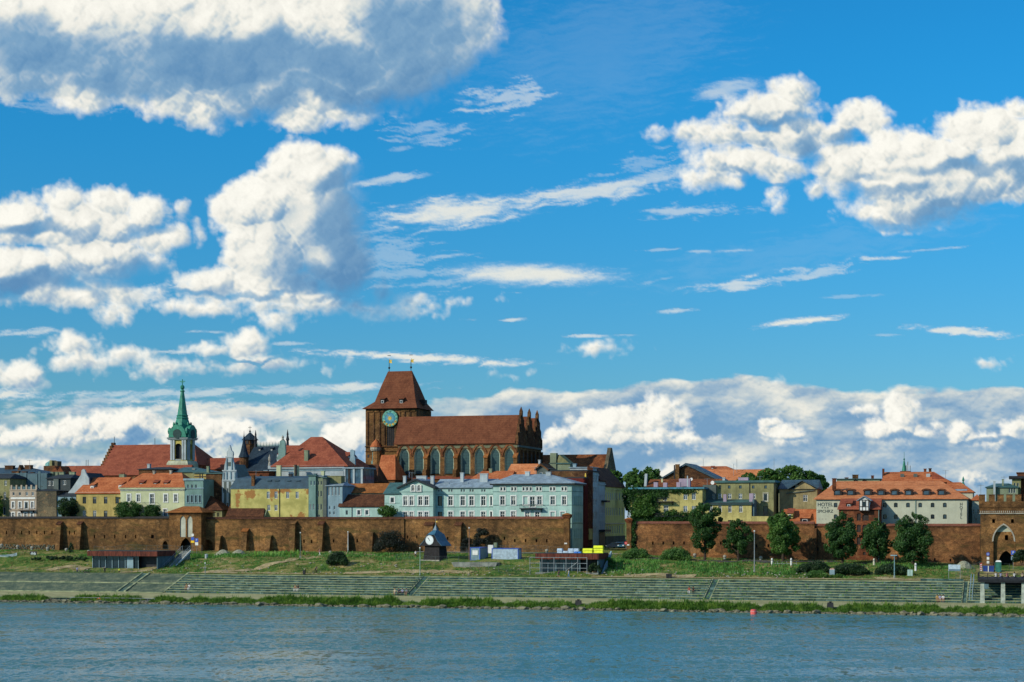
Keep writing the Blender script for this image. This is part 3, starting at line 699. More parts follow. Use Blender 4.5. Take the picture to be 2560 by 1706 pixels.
# ------------------------------------------------------------------ ground, water, quay
def kind(o, k='structure', **p):
    o['kind'] = k
    for a, b in p.items(): o[a] = b
    return o
def grassmat():
    def b(g, tc):
        n = g.noise(tc, .09, 7, .66); m = g.noise(tc, .55, 6, .68); f = g.noise(tc, 3.5, 4, .7)
        v = g.m('ADD', g.m('MULTIPLY', n, .5), g.m('ADD', g.m('MULTIPLY', m, .35), g.m('MULTIPLY', f, .15)))
        c = g.ramp(g.lin(v, .40, .59), [(0, (.025, .075, .016)), (.34, (.065, .140, .028)), (.56, (.14, .18, .045)), (.76, (.27, .23, .09)), (1, (.36, .30, .15))])
        return c, g.m('ADD', m, f)
    return mat('rough_grass_ground', b, .95, .05, bs=.9, bd=.25)
def build_ground():
    S = [-9000, -3000, -1200, -600, -330]+[-250+i*5.0 for i in range(24)]+[-130+i*1.6 for i in range(150)]+[112+i*6.0 for i in range(22)]+[330, 600, 1200, 3000, 9000]
    N = [-40, -12, -6, -3, 0.6, 8.0, 19.0, 20.3]+[21+i*1.0 for i in range(42)]+[64, 67, 72, 80, 100, 140, 200, 300, 500, 900, 1600, 3000, 7000, 14000]
    vs = []; sa = np.array(S); bump = {}
    for n in N:
        nz = fbm(sa, np.full(len(S), float(n)), 9.0, 4, .55, 31) if 22 < n < 58 else None
        for i, s in enumerate(S):
            if n <= -12: z = -3.0
            elif n <= -3: z = -1.2+(n+6)*.3
            elif n < 20: z = interp(n, [(-3, -.3), (.6, .35), (8, .9), (19, 4.0), (20, 4.9)])
            else:
                z = TH(s, n, False)
                if nz is not None: z += nz[i]*.7*sstep(n, 22, 27)*(1-sstep(n, 52, 58))
                if n == 20.3: z = 5.2
            vs.append(WP(s, n, z))
    w = len(S); fs = [(j*w+i, j*w+i+1, (j+1)*w+i+1, (j+1)*w+i) for j in range(len(N)-1) for i in range(w-1)]
    kind(MB().add(vs, fs).obj('ground', grassmat()))
def watermat():
    ma = bpy.data.materials.new('river_water'); ma.use_nodes = True; t = ma.node_tree; g = NB(t)
    p = t.nodes['Principled BSDF']; tc = t.nodes.new('ShaderNodeTexCoord').outputs['Object']
    p.inputs['Roughness'].default_value = .12; p.inputs['IOR'].default_value = 1.33
    g.put(p.inputs['Base Color'], g.mix(g.noise(tc, .02, 3), (.055, .145, .135), (.080, .185, .178)))
    # wave facets: two trains of ripples tilt the surface, mostly towards and away from the banks
    n1_ = g.v('SUBTRACT', g.noise(g.v('MULTIPLY', tc, (.45, 1.0, 1)), .9, 5, .68, out='Color'), (.5, .5, .5))
    n2_ = g.v('SUBTRACT', g.noise(g.v('MULTIPLY', tc, (.5, 1.0, 1)), 4.0, 4, .66, out='Color'), (.5, .5, .5))
    sw = g.v('SUBTRACT', g.noise(g.v('MULTIPLY', tc, (.25, 1.0, 1)), .16, 4, .6, out='Color'), (.5, .5, .5))
    patch = g.noise(g.v('MULTIPLY', tc, (.022, .085, 1)), 1.0, 6, .62); calm = g.sstep(patch, .36, .60, .45, 1.15)
    q = g.v('ADD', g.v('MULTIPLY', n1_, (.42, .62, 0)), g.v('ADD', g.v('MULTIPLY', n2_, (.44, .66, 0)), g.v('MULTIPLY', sw, (.10, .30, 0))))
    n3_ = g.v('SUBTRACT', g.noise(g.v('MULTIPLY', tc, (1.15, .42, 1)), .95, 3, .66, out='Color'), (.5, .5, .5)); q = g.v('ADD', q, g.v('MULTIPLY', n3_, (.35, .85, 0)))
    k = g.comb(calm, calm, 0.0); q = g.v('MULTIPLY', q, k)
    x, y, z = g.sep(q); y = g.m('SUBTRACT', y, g.m('MULTIPLY', calm, .12))
    # crests hide the slopes that lean away at this shallow angle
    y = g.m('MINIMUM', y, .02)
    g.l.new(g.v('NORMALIZE', g.comb(x, y, 1.0)), p.inputs['Normal'])
    return ma
def build_water():
    m = watermat()
    kind(MB().add([(-4000, -600, 0), (4000, -600, 0), WP(4000, -2, 0), WP(-4000, -2, 0)], [(0, 1, 2, 3)]).obj('water', m))
build_ground(); build_water()

# frame for everything on the quay
def bank_empty(name, label=None, cat=None, knd=None):
    o = newobj(name, None, None, WP(0, 0, 0), -ANG)
    if knd: o['kind'] = knd
    if label: o['label'] = label; o['category'] = cat
    return o
def concmat():
    def b(g, tc):
        x, y, z = g.sep(tc)
        n = g.noise(g.v('MULTIPLY', tc, (.5, .5, 1.5)), .8, 7, .68); f = g.noise(g.v('MULTIPLY', tc, (2.5, 2, .6)), 1.6, 5, .66)
        bw = g.n.new('ShaderNodeTexWhiteNoise'); bw.noise_dimensions = '2D'
        g.l.new(g.comb(g.m('FLOOR', g.m('DIVIDE', x, 1.05)), g.m('FLOOR', g.m('DIVIDE', z, .43)), 0.0), bw.inputs['Vector'])
        n = g.m('ADD', g.m('MULTIPLY', n, .6), g.m('MULTIPLY', g.noise(g.v('MULTIPLY', tc, (.12, .3, .6)), 1.0, 5, .65), .4))
        v = g.m('ADD', g.m('MULTIPLY', n, .50), g.m('ADD', g.m('MULTIPLY', f, .36), g.m('MULTIPLY', bw.outputs['Value'], .14)))
        return g.ramp(g.lin(v, .30, .66), [(0, (.010, .026, .028)), (.4, (.030, .070, .068)), (.75, (.080, .150, .140)), (1, (.20, .30, .28))]), f
    return mat('weathered_concrete', b, .9, .15, bs=.5, bd=.04)
CW = concmat()
def treadm():
    return mat('step_tread', lambda g, tc: g.mix(g.sstep(g.noise(tc, .7, 6, .66), .35, .65), (.13, .17, .105), (.33, .37, .22)), .9, .15)
TR = treadm()
NST = 8; SZ0, SZ1, SN0, SN1 = 1.75, 5.30, 9.0, 19.6
def build_quay():
    pm = mat('quay_paving', lambda g, tc: (lambda n: g.mix(g.sstep(n, .34, .66), (.20, .205, .10), (.36, .36, .19)))(g.noise(g.v('MULTIPLY', tc, (.35, 1.4, 1)), 1.0, 7, .66)), .9, .15)
    b = MB(); b.add([(-400, -.15, .95), (400, -.15, .95), (400, SN0+.4, SZ0), (-400, SN0+.4, SZ0)], [(0, 1, 2, 3)])
    kind(newobj('quay_pavement', b.mesh('quay_pavement', pm), None, WP(0, 0, 0), -ANG))
    b = MB(); b.box(-400, 400, -.35, .3, .78, 1.03)
    e = newobj('quay_wall', MB().box(-400, 400, -.1, .5, -1.0, .775).mesh('quay_wall', CW), None, WP(0, 0, 0), -ANG); kind(e)
    b.obj('quay_coping', TR, e)
    b = MB(); x = -130.0
    while x < 112: b.box(x, x+.22, -.26, -.101, -.6, .775); x += 1.55
    kind(b.obj('pile_posts', CW, e), 'stuff')
build_quay()
S_L = SN(470, SN1)[0]; A1a, A1b = SN(1057, SN1)[0], SN(1076, SN1)[0]; A2a, A2b = SN(1781, SN1)[0], SN(1800, SN1)[0]; A3a, A3b = SN(2408, SN1)[0], SN(2423, SN1)[0]
S_R = SN(2700, SN1)[0]
def build_steps():
    st = newobj('steps', None, None, WP(0, 0, 0), -ANG); kind(st)
    r = random.Random(5); rise = (SZ1-SZ0)/NST; tread = (SN1-SN0)/NST
    for a, c in ((S_L, A1a), (A1b, A2a), (A2b, A3a), (A3b, S_R)):
        for k in range(NST):
            n0 = SN0+k*tread; z0 = SZ0+k*rise; z1 = z0+rise
            b = MB(); x = a
            while x < c-.05:
                L = min(1.05, c-x); g_ = .025; dz = r.uniform(-.022, .022); dn = r.uniform(-.025, .025)
                b.box(x+g_, x+L-g_, n0+dn, n0+.45, z0-.1, z1-.12+dz*.3); x += L
            o = kind(b.obj('step_blocks', CW, st), 'stuff')
            b = MB(); b.box(a, c, n0-.09, n0+tread+.06, z1-.115, z1).obj('step', TR, st)
    for a, c in ((A1a, A1b), (A2a, A2b), (A3a, A3b)):
        m = NST*3; b = MB()
        for k in range(m):
            n0 = SN0+k*(SN1-SN0)/m; z0 = SZ0+k*(SZ1-SZ0)/m
            b.box(a+.02, c-.02, n0, n0+(SN1-SN0)/m+.02, z0-.2, z0+(SZ1-SZ0)/m-.03)
        b.obj('stair_flight', CW, st)
        for x in (a+.02, c-.22):
            MB().prism([(SN0-.1, SZ0), (SN1, SZ1+.02), (SN1, SZ1+.16), (SN0-.1, SZ0+.22)], x, x+.2, 'x').obj('stair_kerb', TR, st)
    MB().box(S_L-.5, S_R, SN1+.05, SN1+1.4, 4.6, 5.315).obj('step', TR, st)
    a = SN(2300, SN1)[0]; b_ = SN(2408, SN1)[0]
    MB().box(a, b_, SN1+1.41, SN1+1.9, 5.0, 5.75).obj('stone_bench', CW, st)
    # slope of set stones left of the steps
    cm = mat('set_cobbles', lambda g, tc: (lambda v, n: (g.mix(g.sstep(v, .16, .02), g.ramp(g.lin(n, .32, .66), [(0, (.040, .065, .048)), (.5, (.085, .12, .085)), (1, (.18, .20, .12))]), (.03, .035, .022)), v))(g.voro(tc, 2.2, 0), g.noise(tc, .5, 7, .7)), .92, .12, bs=.9, bd=.12)
    xs = [-330, -200]+[-150+i*1.5 for i in range(int((S_L+150)/1.5)+1)]
    xs = [x for x in xs if x < S_L-.4]+[S_L-.4]; ns = [8.9, 10, 11, 12, 13, 14.0, 14.2, 15, 16, 17, 18, 19, 20.4]
    vs = []; sa = np.array(xs, float)
    for n in ns:
        nz = fbm(sa, np.full(len(xs), n), 4.0, 3, .5, 77)
        for i, x in enumerate(xs): vs.append((x, n, interp(n, [(8.9, SZ0-.02), (14.0, 3.45), (14.2, 3.60), (20.4, 5.36)])+nz[i]*.05))
    w = len(xs); kind(newobj('cobbled_slope', MB().add(vs, [(j*w+i, j*w+i+1, (j+1)*w+i+1, (j+1)*w+i) for j in range(len(ns)-1) for i in range(w-1)]).mesh('cobbled_slope', cm), None, WP(0, 0, 0), -ANG))
    MB().box(-330, S_L-.42, 13.95, 14.25, 3.3, 3.66).obj('slope_kerb', TR, st)
    MB().box(-330, S_L-.42, 8.55, 8.89, 1.5, 1.86).obj('slope_kerb', TR, st)
    for px in (350, 368):
        x = SN(px, 19.6)[0]
        MB().prism([(8.9, SZ0+.05), (20.3, 5.40), (20.3, 5.62), (8.9, SZ0+.28)], x, x+.45, 'x').obj('stair_kerb', TR, st)
    m = 26; b = MB(); a, c = SN(350, 19.6)[0]+.46, SN(368, 19.6)[0]-.01
    for k in range(m):
        n0 = 9+k*11.2/m; z0 = SZ0+.03+k*3.62/m; b.box(a, c, n0, n0+11.2/m+.02, z0-.3, z0+3.62/m)
    b.obj('stair_flight', CW, st)
    MB().prism([(8.9, SZ0+.1), (20.3, 5.44), (20.3, 5.7), (8.9, SZ0+.35)], S_L-.38, S_L-.02, 'x').obj('stair_kerb', TR, st)
build_steps()

# ------------------------------------------------------------------ paths over the rough ground
def draped(name, pts, wid, m, lift=.07):
    """strip through photo points (px, n)"""
    P = []
    for (a, na), (b, nb) in zip(pts, pts[1:]):
        for k in range(14):
            t = k/14; P.append((a+(b-a)*t, na+(nb-na)*t))
    P.append(pts[-1]); Q = [(SN(px, n)[0], n) for px, n in P]; vs = []; M_ = 5
    for i, (s, n) in enumerate(Q):
        s2, n2 = Q[min(i+1, len(Q)-1)]; s1, n1_ = Q[max(i-1, 0)]
        dx, dy = s2-s1, n2-n1_; L = math.hypot(dx, dy) or 1
        for j in range(M_):
            o = (j/(M_-1)-.5)*wid; ss_, nn = s-dy/L*o, n+dx/L*o
            z = TH(ss_, nn, False)+float(fbm(np.array([ss_]), np.array([nn]), 9.0, 4, .55, 31)[0])*.7*sstep(nn, 22, 27)*(1-sstep(nn, 52, 58))
            vs.append(WP(ss_, nn, z+lift+.05*(1-abs(j-2)/2)))
    kind(MB().add(vs, [(i*M_+j, i*M_+j+1, (i+1)*M_+j+1, (i+1)*M_+j) for i in range(len(Q)-1) for j in range(M_-1)]).obj(name, m))
DIRT = mat('trodden_dirt', lambda g, tc: (lambda n: g.mix(g.sstep(n, .32, .68), (.25, .20, .10), (.42, .35, .20)))(g.noise(tc, .6, 6, .7)), .95, .05)
draped('path', [(505, 23.5), (600, 26), (700, 33), (760, 41), (830, 48), (960, 51)], 2.4, DIRT)
draped('path', [(470, 22.6), (560, 23.2), (700, 23), (800, 22.6)], 1.3, DIRT)
draped('path', [(300, 22.3), (370, 24.5), (430, 36), (490, 47)], 1.6, DIRT)
draped('path', [(1480, 22.4), (1900, 22.4), (2440, 22.8)], 1.6, DIRT, .10)
draped('bare_earth', [(2190, 23.4), (2300, 25.5), (2440, 26.5)], 4.2, DIRT, .09)
draped('bare_earth', [(1560, 24.2), (1640, 25.6), (1740, 24.6)], 3.0, DIRT, .09)
draped('bare_earth', [(120, 24), (170, 28), (222, 26)], 3.2, DIRT, .09)
draped('bare_earth', [(860, 24), (1000, 26), (1120, 27), (1180, 25)], 2.8, DIRT, .09)
ASPH = plain('grey_asphalt', (.06, .062, .06), .9, .25)
draped('road', [(1560, 47), (1800, 47.5), (2100, 48.5), (2240, 49)], 3.0, ASPH, .10)
draped('pavement', [(1040, 59), (1300, 57), (1500, 57), (1590, 57.5)], 2.0, CONC, .10)

# ------------------------------------------------------------------ town wall
def wall_run(name, label, px0, px1, n, pt0, pt1, mb, slots=(), cop=T_OLD, parts=(), cat='town wall', arches=(), cap_w=.5, grey=False, n2=None):
    """battered brick wall between two photo columns; its top follows pixel rows pt0..pt1"""
    s0, Y0_ = SN(px0, n); s1, Y1_ = SN(px1, n if n2 is None else n2)
    zb = TH((s0+s1)/2, n, False)-2.2; z0, z1 = ZP(pt0, Y0_), ZP(pt1, Y1_); z = (z0+z1)/2-zb
    e = thing(name, label, cat, s0, n, zb); w = s1-s0; holes = []
    for px, py, wp, hp in slots:
        x, Y = SN(px, n); x -= s0; hz = ZP(py, Y)-zb; a, h = wp/F*Y/2, hp/F*Y/2
        holes.append((x-a, x+a, hz-h, hz+h))
    for px, pt, pb, wp, knd_ in arches:
        x, Y = SN(px, n); x -= s0; a = wp/F*Y/2; holes.append((x-a, x+a, max(.05, ZP(pb, Y)-zb), ZP(pt, Y)-zb, knd_))
    b = MB(); b.wall(MF, 0, w, 0, z, holes, .9)
    b.add([(0, 0, 0), (0, 1.6, 0), (0, 1.6, z), (0, 0, z)], [(0, 1, 2, 3)]).add([(w, 0, 0), (w, 0, z), (w, 1.6, z), (w, 1.6, 0)], [(0, 1, 2, 3)])
    b.add([(0, 1.6, 0), (w, 1.6, 0), (w, 1.6, z), (0, 1.6, z)], [(0, 1, 2, 3)]).add([(0, 0, z), (w, 0, z), (w, 1.6, z), (0, 1.6, z)], [(0, 1, 2, 3)])
    b.obj('brickwork', mb, e)
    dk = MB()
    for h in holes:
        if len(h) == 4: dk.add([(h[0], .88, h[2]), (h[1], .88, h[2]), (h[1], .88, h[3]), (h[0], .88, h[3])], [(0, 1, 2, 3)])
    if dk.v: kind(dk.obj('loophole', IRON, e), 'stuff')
    # little tiled saddle on top
    MB().prism([(-.28, z-.02), (1.85, z-.02), (.8, z+.5)], 0, w, 'x').obj('coping', cop, e)
    MB().box(0, w, -.10, -.001, z-.30, z-.04).obj('dentil_course', mb, e)
    for p in parts:                                   # buttresses: px0, px1, top row, batter
        a, c, pt, bat = p[:4]; Y = SN((a+c)/2, n-1)[1]; xa, xc = SN(a, n-1)[0]-s0, SN(c, n-1)[0]-s0; zt = ZP(pt, Y)-zb
        d = 1.7+bat
        m = MB(); m.prism([(-d, 0), (-.002, 0), (-.002, zt), (-1.0, zt-.35), (-1.0, zt-.55)], xa, xc, 'x')
        m.obj('buttress', mb, e)
        if len(p) > 4: MB().prism([(-1.25, zt-.62), (-.003, zt-.05), (-.003, zt+.25), (-1.25, zt-.40)], xa-.12, xc+.12, 'x').obj('buttress_cap', p[4], e)
    return e, zb, z, s0
def slots(pxs, py, w=3.5, h=9): return [(p, py, w, h) for p in pxs]
e, zb, z, s0 = wall_run('town_wall', 'long brick town wall with narrow loopholes and rubble stone base at the far left', 0-160, 423, 60, 1299, 1294, BR_WALL,
    slots([16, 35, 54, 73, 92, 111, 130, 174, 186], 1332)+slots([236, 261, 287, 314, 339], 1342)+[(381, 1342, 8, 9)],
    plain('wall_top_felt', (.03, .028, .026), .9), [(141, 152, 1306, .3, T_OLD), (193, 203, 1306, .5, T_OLD)], arches=[(413, 1352, 1374, 15, 'p')])
# rubble base of field stones
b = MB(); r = random.Random(3); x0, x1 = 0, SN(140, 60)[0]-s0
x = SN(-60, 60)[0]-s0
while x < x1:
    for k in range(5):
        zz = 1.9+k*.33+r.uniform(-.15, .15); b.ball((x+r.uniform(-.3, .3), -.05, zz), r.uniform(.16, .27), 6, r.uniform(.12, .2))
    x += .42
kind(b.obj('rubble_base', plain('field_stone', (.13, .135, .10), .9, .5, 2), e), 'stuff')
wall_run('town_wall', 'brick town wall with many sloping buttresses between the gatehouse and the clock hut', 507, 1010, 60, 1298, 1298, BR_WALL,
    [(760, 1354, 4, 9), (779, 1354, 4, 9), (834, 1353, 4, 8), (893, 1352, 4, 9)], T_OLD,
    [(541, 551, 1338, .9), (604, 618, 1324, .5, T_MOSS), (664, 677, 1338, 1.0), (724, 738, 1305, .2, BR_WALL), (795, 808, 1306, .6, T_OLD), (868, 871, 1330, .8), (915, 932, 1330, .3)], arches=[(520, 1350, 1378, 26, 'r')])
wall_run('town_wall', 'brick town wall behind the clock hut and containers, ending at a tall brick pier', 1010, 1410, 60.3, 1297, 1297, BR_WALL,
    slots([1019, 1042], 1343, 3.5, 8)+[(1119, 1346, 4, 8)]+slots([1235, 1261], 1346, 4, 8)+slots([1287, 1314, 1341, 1367], 1352, 4, 8), T_COP,
    [(1061, 1082, 1308, .2, T_OLD), (1137, 1153, 1308, .4, T_OLD)])
def pier(px0, px1, pt, pb, n, label):
    s0, Y = SN(px0, n); w = SN(px1, n)[0]-s0; zb = TH(s0, n, False)-.6; z = ZP(pt, Y)-zb
    e = thing('brick_pier', label, 'brick pier', s0, n, zb)
    MB().box(0, w, 0, w, 0, z-1.3).obj('shaft', BR_CH, e)
    b = MB(); b.frus((0, w, 0, w), z-1.3, (-.3, w+.3, -.3, w+.3), z-.75); b.box(-.3, w+.3, -.3, w+.3, z-.75, z-.45); b.obj('flared_head', BR_RED, e)
    MB().frus((-.5, w+.5, -.5, w+.5), z-.45, (w*.35, w*.65, w*.35, w*.65), z).obj('cap', T_MOSS, e)
    MB().box(w*.15, w*.62, -.09, -.002, 2.6, 2.9).obj('street_sign', WHITE, e)
pier(1409, 1423, 1283, 1380, 58.6, 'tall brick pier on the left of the street opening')
pier(1566, 1578, 1294, 1388, 57.6, 'tall brick pier with ivy on the right of the street opening')
wall_run('town_wall', 'red brick town wall with tiled top behind the row of trees', 1578, 2036, 58, 1307, 1312, BR_WALL2,
    [(1588, 1357, 9, 9)]+slots([1632, 1658, 1684, 1710, 1802], 1358, 4, 8)+slots([1891, 1921], 1365, 4.5, 8), T_COP)
wall_run('town_wall', 'dark red brick town wall between the trees and the crenellated gate tower', 2036, 2450, 58.6, 1312, 1319, BR_WALL2,
    [(2007+35, 1373, 9, 9), (2160, 1384, 6, 8), (2337, 1399, 4, 7), (2376, 1401, 4, 7)], T_COP, [(2036, 2041, 1320, -.4)])
# ------------------------------------------------------------------ the gatehouse in the wall
def gatehouse():
    B = Bld('gatehouse', 'brick gatehouse with two tall white pointed niches over a dark arched gateway', 'gatehouse', 423, 503, 57.5, 8.0)
    zt = B.z(1281); x0, x1 = B.x(451), B.x(478)
    B.holes = [(x0, x1, .05, B.z(1337), 'p'), (B.x(450), B.x(464), B.z(1343), B.z(1290), 'p'), (B.x(468), B.x(481), B.z(1343), B.z(1290), 'p')]
    B.holes[0] = (x0, x1, .05, B.z(1345), 'p')
    B.walls(BR_CH, zt, 6.5, 'wall')
    for a, c in ((450, 464), (468, 481)):
        ap = archpts(B.x(a), B.x(c), 0, B.z(1290), 'p'); MB().add([(p[0], .18, p[1]) for p in [(B.x(a), B.z(1343)), (B.x(c), B.z(1343))]+ap], [tuple(range(len(ap)+2))]).obj('white_niche', plaster('niche', (.46, .48, .40), .2), B.e)
    MB().box(x0-.1, x1+.1, 2.5, 2.6, 0, B.z(1345)).obj('gate_passage', IRON, B.e)
    B.roof(T_MOSS, (zt, B.z(1266), B.w*.25, B.w*.75, 3.2), y0=-.6, x0=-.6, x1=B.w+.6)
    MB().box(-.2, B.w+.2, -.2, 0, zt-.6, zt-.16).obj('cornice', BR_DARK, B.e)
gatehouse()
# ------------------------------------------------------------------ left group of houses
P_YEL = plaster('ochre', (.46, .37, .13)); P_YEL2 = plaster('yellow', (.50, .45, .17), .45); P_CRM = plaster('pale_green', (.50, .54, .34), .2)
P_PINK = plaster('pinkish', (.42, .35, .27), .25); P_BLUE = plaster('blue_grey', (.10, .17, .20), .3); P_BLUE2 = plaster('pale_blue', (.24, .36, .42), .3)
P_TEAL = plaster('teal', (.36, .54, .50), .22); P_TEAL2 = plaster('dull_teal', (.17, .29, .27), .3); P_GRN = plaster('grey_green', (.22, .27, .18), .3)
P_WHITE = plaster('white', (.40, .47, .50), .25); P_OLIVE = plaster('olive', (.27, .27, .13), .45); P_HOT = plaster('hotel', (.44, .47, .37), .12); P_GREY = plaster('dark_grey', (.12, .15, .14), .4)
P_REDBR = plaster('oxblood', (.13, .025, .02), .3); P_GY = plaster('yellow_green', (.66, .68, .28), .2); P_ST = plaster('pale_street_blue', (.42, .52, .52), .25); P_STN = plaster('stone_yellow', (.34, .29, .15), .45)
g1 = 'houses behind the town wall'
B = Bld('house', 'narrow ochre house with dark roof at the far left edge', 'house', -60, 25, 67)
B.win([14], 1208, 6, 13); B.win([12], 1240, 6, 20); B.win([11], 1278, 6, 20, 'none'); B.walls(P_OLIVE, B.z(1196), 9)
B.roof(M_BLACK, (B.z(1196), B.z(1184), B.w*.3, B.w-1, 4)); B.string(1197, .3, P_OLIVE)
B = Bld('house', 'low blue-grey metal roofed house seen beyond the far left houses', 'house', -80, 96, 92)
B.walls(P_BLUE, B.z(1184), 12); B.roof(M_BLUE, (B.z(1184), B.z(1168), 3, B.w-6, 6)); B.chim(22, 1164, 1176, 23, BR_DARK, 4, 1.2); B.chim(69, 1163, 1178, 18, BR_DARK, 4, 1.2)
b = MB().prism([(B.x(43, 3), B.z(1176)), (B.x(53, 3), B.z(1176)), (B.x(48, 3), B.z(1162))], 3, 5); b.obj('roof_gable', BR_DARK, B.e)
B = Bld('house', 'windowless slate-blue rendered house with chimney strips behind the little crenellated one', 'house', 26, 118, 75)
B.walls(P_BLUE, B.z(1186), 10); B.flat(M_BLUE, B.z(1186))
for a, c, t in ((27, 51, 1183), (52, 68, 1182), (70, 95, 1186), (97, 103, 1179), (104, 119, 1184)):
    MB().box(B.x(a), B.x(c), -.35, -.002, 0, B.z(t)).obj('chimney_strip', P_BLUE, B.e)
B.chim(38, 1178, 1187, 20, BR_DARK, 1.5); B.chim(60, 1179, 1187, 12, BR_DARK, 1.5); B.chim(80, 1181, 1187, 8, BR_DARK, 1.5)
# crenellated pink house
B = Bld('house', 'small pinkish-white house with battlement posts and a black balcony', 'house', 24, 91, 66.5)
B.win([34, 50], 1235, 5, 8, 'none'); B.win([67, 82], 1235, 6, 9, 'mid', gm=GLASS_BLUE)
B.win([33, 50, 81], 1263, 6.5, 15, 'cross', tm=WHITE); B.win([66], 1264, 8, 17, 'none', tm=WHITE); B.win([33, 49, 64, 80], 1289, 6.5, 13, 'cross', tm=WHITE)
B.walls(P_PINK, B.z(1224), 7)
for k in range(6):
    px = 28.5+k*12.4; MB().box(B.x(px)-.22, B.x(px)+.22, -.02, .4, B.z(1224), B.z(1213)).obj('battlement_post', P_PINK, B.e)
MB().box(0, B.w, .1, .3, B.z(1224), B.z(1217)).obj('parapet_panel', P_BLUE, B.e)
for y_ in (1226, 1242, 1249, 1276): B.string(y_, .18, P_PINK)
MB().box(B.x(27), B.x(88), -.05, -.002, B.z(1248), B.z(1243)).obj('lettering_band', WHITE, B.e)
B.balcony(52, 87, 1271, 1278, IRON, .9); B.flat(M_BLUE, B.z(1223)-.3, .1, -.1)
B = Bld('house', 'bare grey brick side house beside the pink crenellated one', 'house', 91.5, 141, 66.5)
B.walls(BR_GREY, B.z(1227), 9); B.roof(M_BLACK, (B.z(1227), B.z(1222), 0, B.w*.3, 4.5), y0=-.1)
MB().rings([(.05, 0), (.55, .12)], 12).obj('satellite_dish', WHITE, B.e).location = (B.x(106), -.4, B.z(1218))
B = Bld('house', 'low dark roofed house with white framed dormer windows behind the grey brick wall', 'house', 118, 176, 72)
B.win([123, 133], 1209, 7, 12, 'mid'); B.win([161], 1207, 8, 12, 'mid'); B.walls(plain('dark_boarding', (.035, .05, .055)), B.z(1196), 8); B.roof(M_BLACK, (B.z(1196), B.z(1186), 1, B.w-1, 4))
MB().box(B.x(136), B.x(148), -.4, -.002, 0, B.z(1198)).obj('stair_shaft', P_GREY, B.e)
for px in (130, 141, 150, 156, 176, 183): B.chim(px, 1180, 1186, 7, P_GRN, 5)
B = Bld('house', 'white house with curved gable peak and dark roof slope', 'house', 170, 224, 69)
B.win([198], 1211, 5, 9, 'none'); B.win([186], 1226, 5, 5, 'none'); B.walls(P_WHITE, B.z(1232), 9)
B.gable(P_WHITE, 0, 0, 0, [(0, B.z(1232)), (B.w, B.z(1232)), (B.x(222), B.z(1196)), (B.x(215), B.z(1184)), (B.x(212), B.z(1175)), (B.x(208), B.z(1173)), (B.x(204), B.z(1176)), (B.x(202), B.z(1188)), (B.x(180), B.z(1221))], -.02, .5)
MB().prism([(B.x(172), B.z(1228)), (B.x(224), B.z(1228)), (B.x(222), B.z(1196)), (B.x(209), B.z(1182))], .5, 9).obj('roof', M_BLACK, B.e)
B = Bld('house', 'low bluish-white lean-to wall beside the dark tree on the left', 'house', 141, 190, 66.8)
B.walls(P_BLUE2, B.z(1240), 3); B.roof(M_BLACK, (B.z(1240), B.z(1231), 0, B.w, 2.9), y0=-.2)
# ochre house with orange roof
B = Bld('house', 'ochre brick house with orange tiled roof and one white dormer', 'house', 191, 301, 66.5)
B.win([211, 236.5, 264, 293], 1251, 9, 17, 'cross', fm=DARKW); B.win([211, 236.5], 1285, 8, 16, 'cross'); B.win([264], 1285, 9, 16, 'mid', fm=DARKW)
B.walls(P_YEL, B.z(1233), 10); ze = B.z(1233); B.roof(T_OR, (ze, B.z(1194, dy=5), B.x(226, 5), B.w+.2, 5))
B.string(1232, .22, WHITE); B.string(1235, .16, T_OR); B.dormer(230, 1214, 1226, 9, T_OR, WHITE, 1.3, 2.5); B.dormer(300, 1212, 1224, 8, T_OR, WHITE, 1.3, 2.5)
B.chim(304, 1186, 1199, 14, P_GRN, 5, 1.2, 3)
MB().rings([(.05, 0), (.6, .15)], 12).obj('satellite_dish', WHITE, B.e).location = (B.x(298), -.4, B.z(1245))
# pale green villa
B = Bld('villa', 'pale green villa with orange hipped roof and three low dormers behind the gatehouse', 'villa', 301, 461, 66)
B.win([322.5, 346, 414.5, 439.5], 1246, 8.5, 18, 'cross', tm=WHITE); B.win([380], 1248, 10, 24, 'tall', tm=WHITE)
B.win([345, 413], 1283, 8.5, 18, 'cross', tm=WHITE); B.walls(P_CRM, B.z(1220), 11)
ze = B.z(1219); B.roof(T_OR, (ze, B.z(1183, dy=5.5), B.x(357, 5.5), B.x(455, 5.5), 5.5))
b = B.string(1221, .35, P_CRM, .35); b2 = MB(); x = 0
while x < B.w: b2.box(x, x+.12, -.30, -.01, ze-.75, ze-.5); x += .35
kind(b2.obj('dentil', WHITE, b), 'stuff')
for px in (353, 388, 414): B.dormer(px, 1207, 1217, 12, T_RED, DARKW, 1.1, 3.2)
B.balcony(360, 393, 1256, 1268, plain('grey_iron', (.10, .13, .13)), 1.0, STONE); B.chim(384, 1177, 1190, 5, STONE, 5); B.chim(426, 1176, 1190, 5, STONE, 5)
B = Bld('house', 'blue-grey parapeted side wing at the right of the green villa', 'house', 461.5, 508, 66)
B.win([470, 480, 490, 500], 1248, 5, 17, 'none', fm=STONE, tm=P_BLUE2, tw=.15); B.win([470, 480, 490], 1217, 5, 10, 'none'); B.walls(P_TEAL2, B.z(1199), 8)
B.string(1199, .5, P_BLUE2, .25); B.string(1221, .2, P_BLUE2, .2); B.flat(M_TEAL, B.z(1198)-.2, .2, -.1)
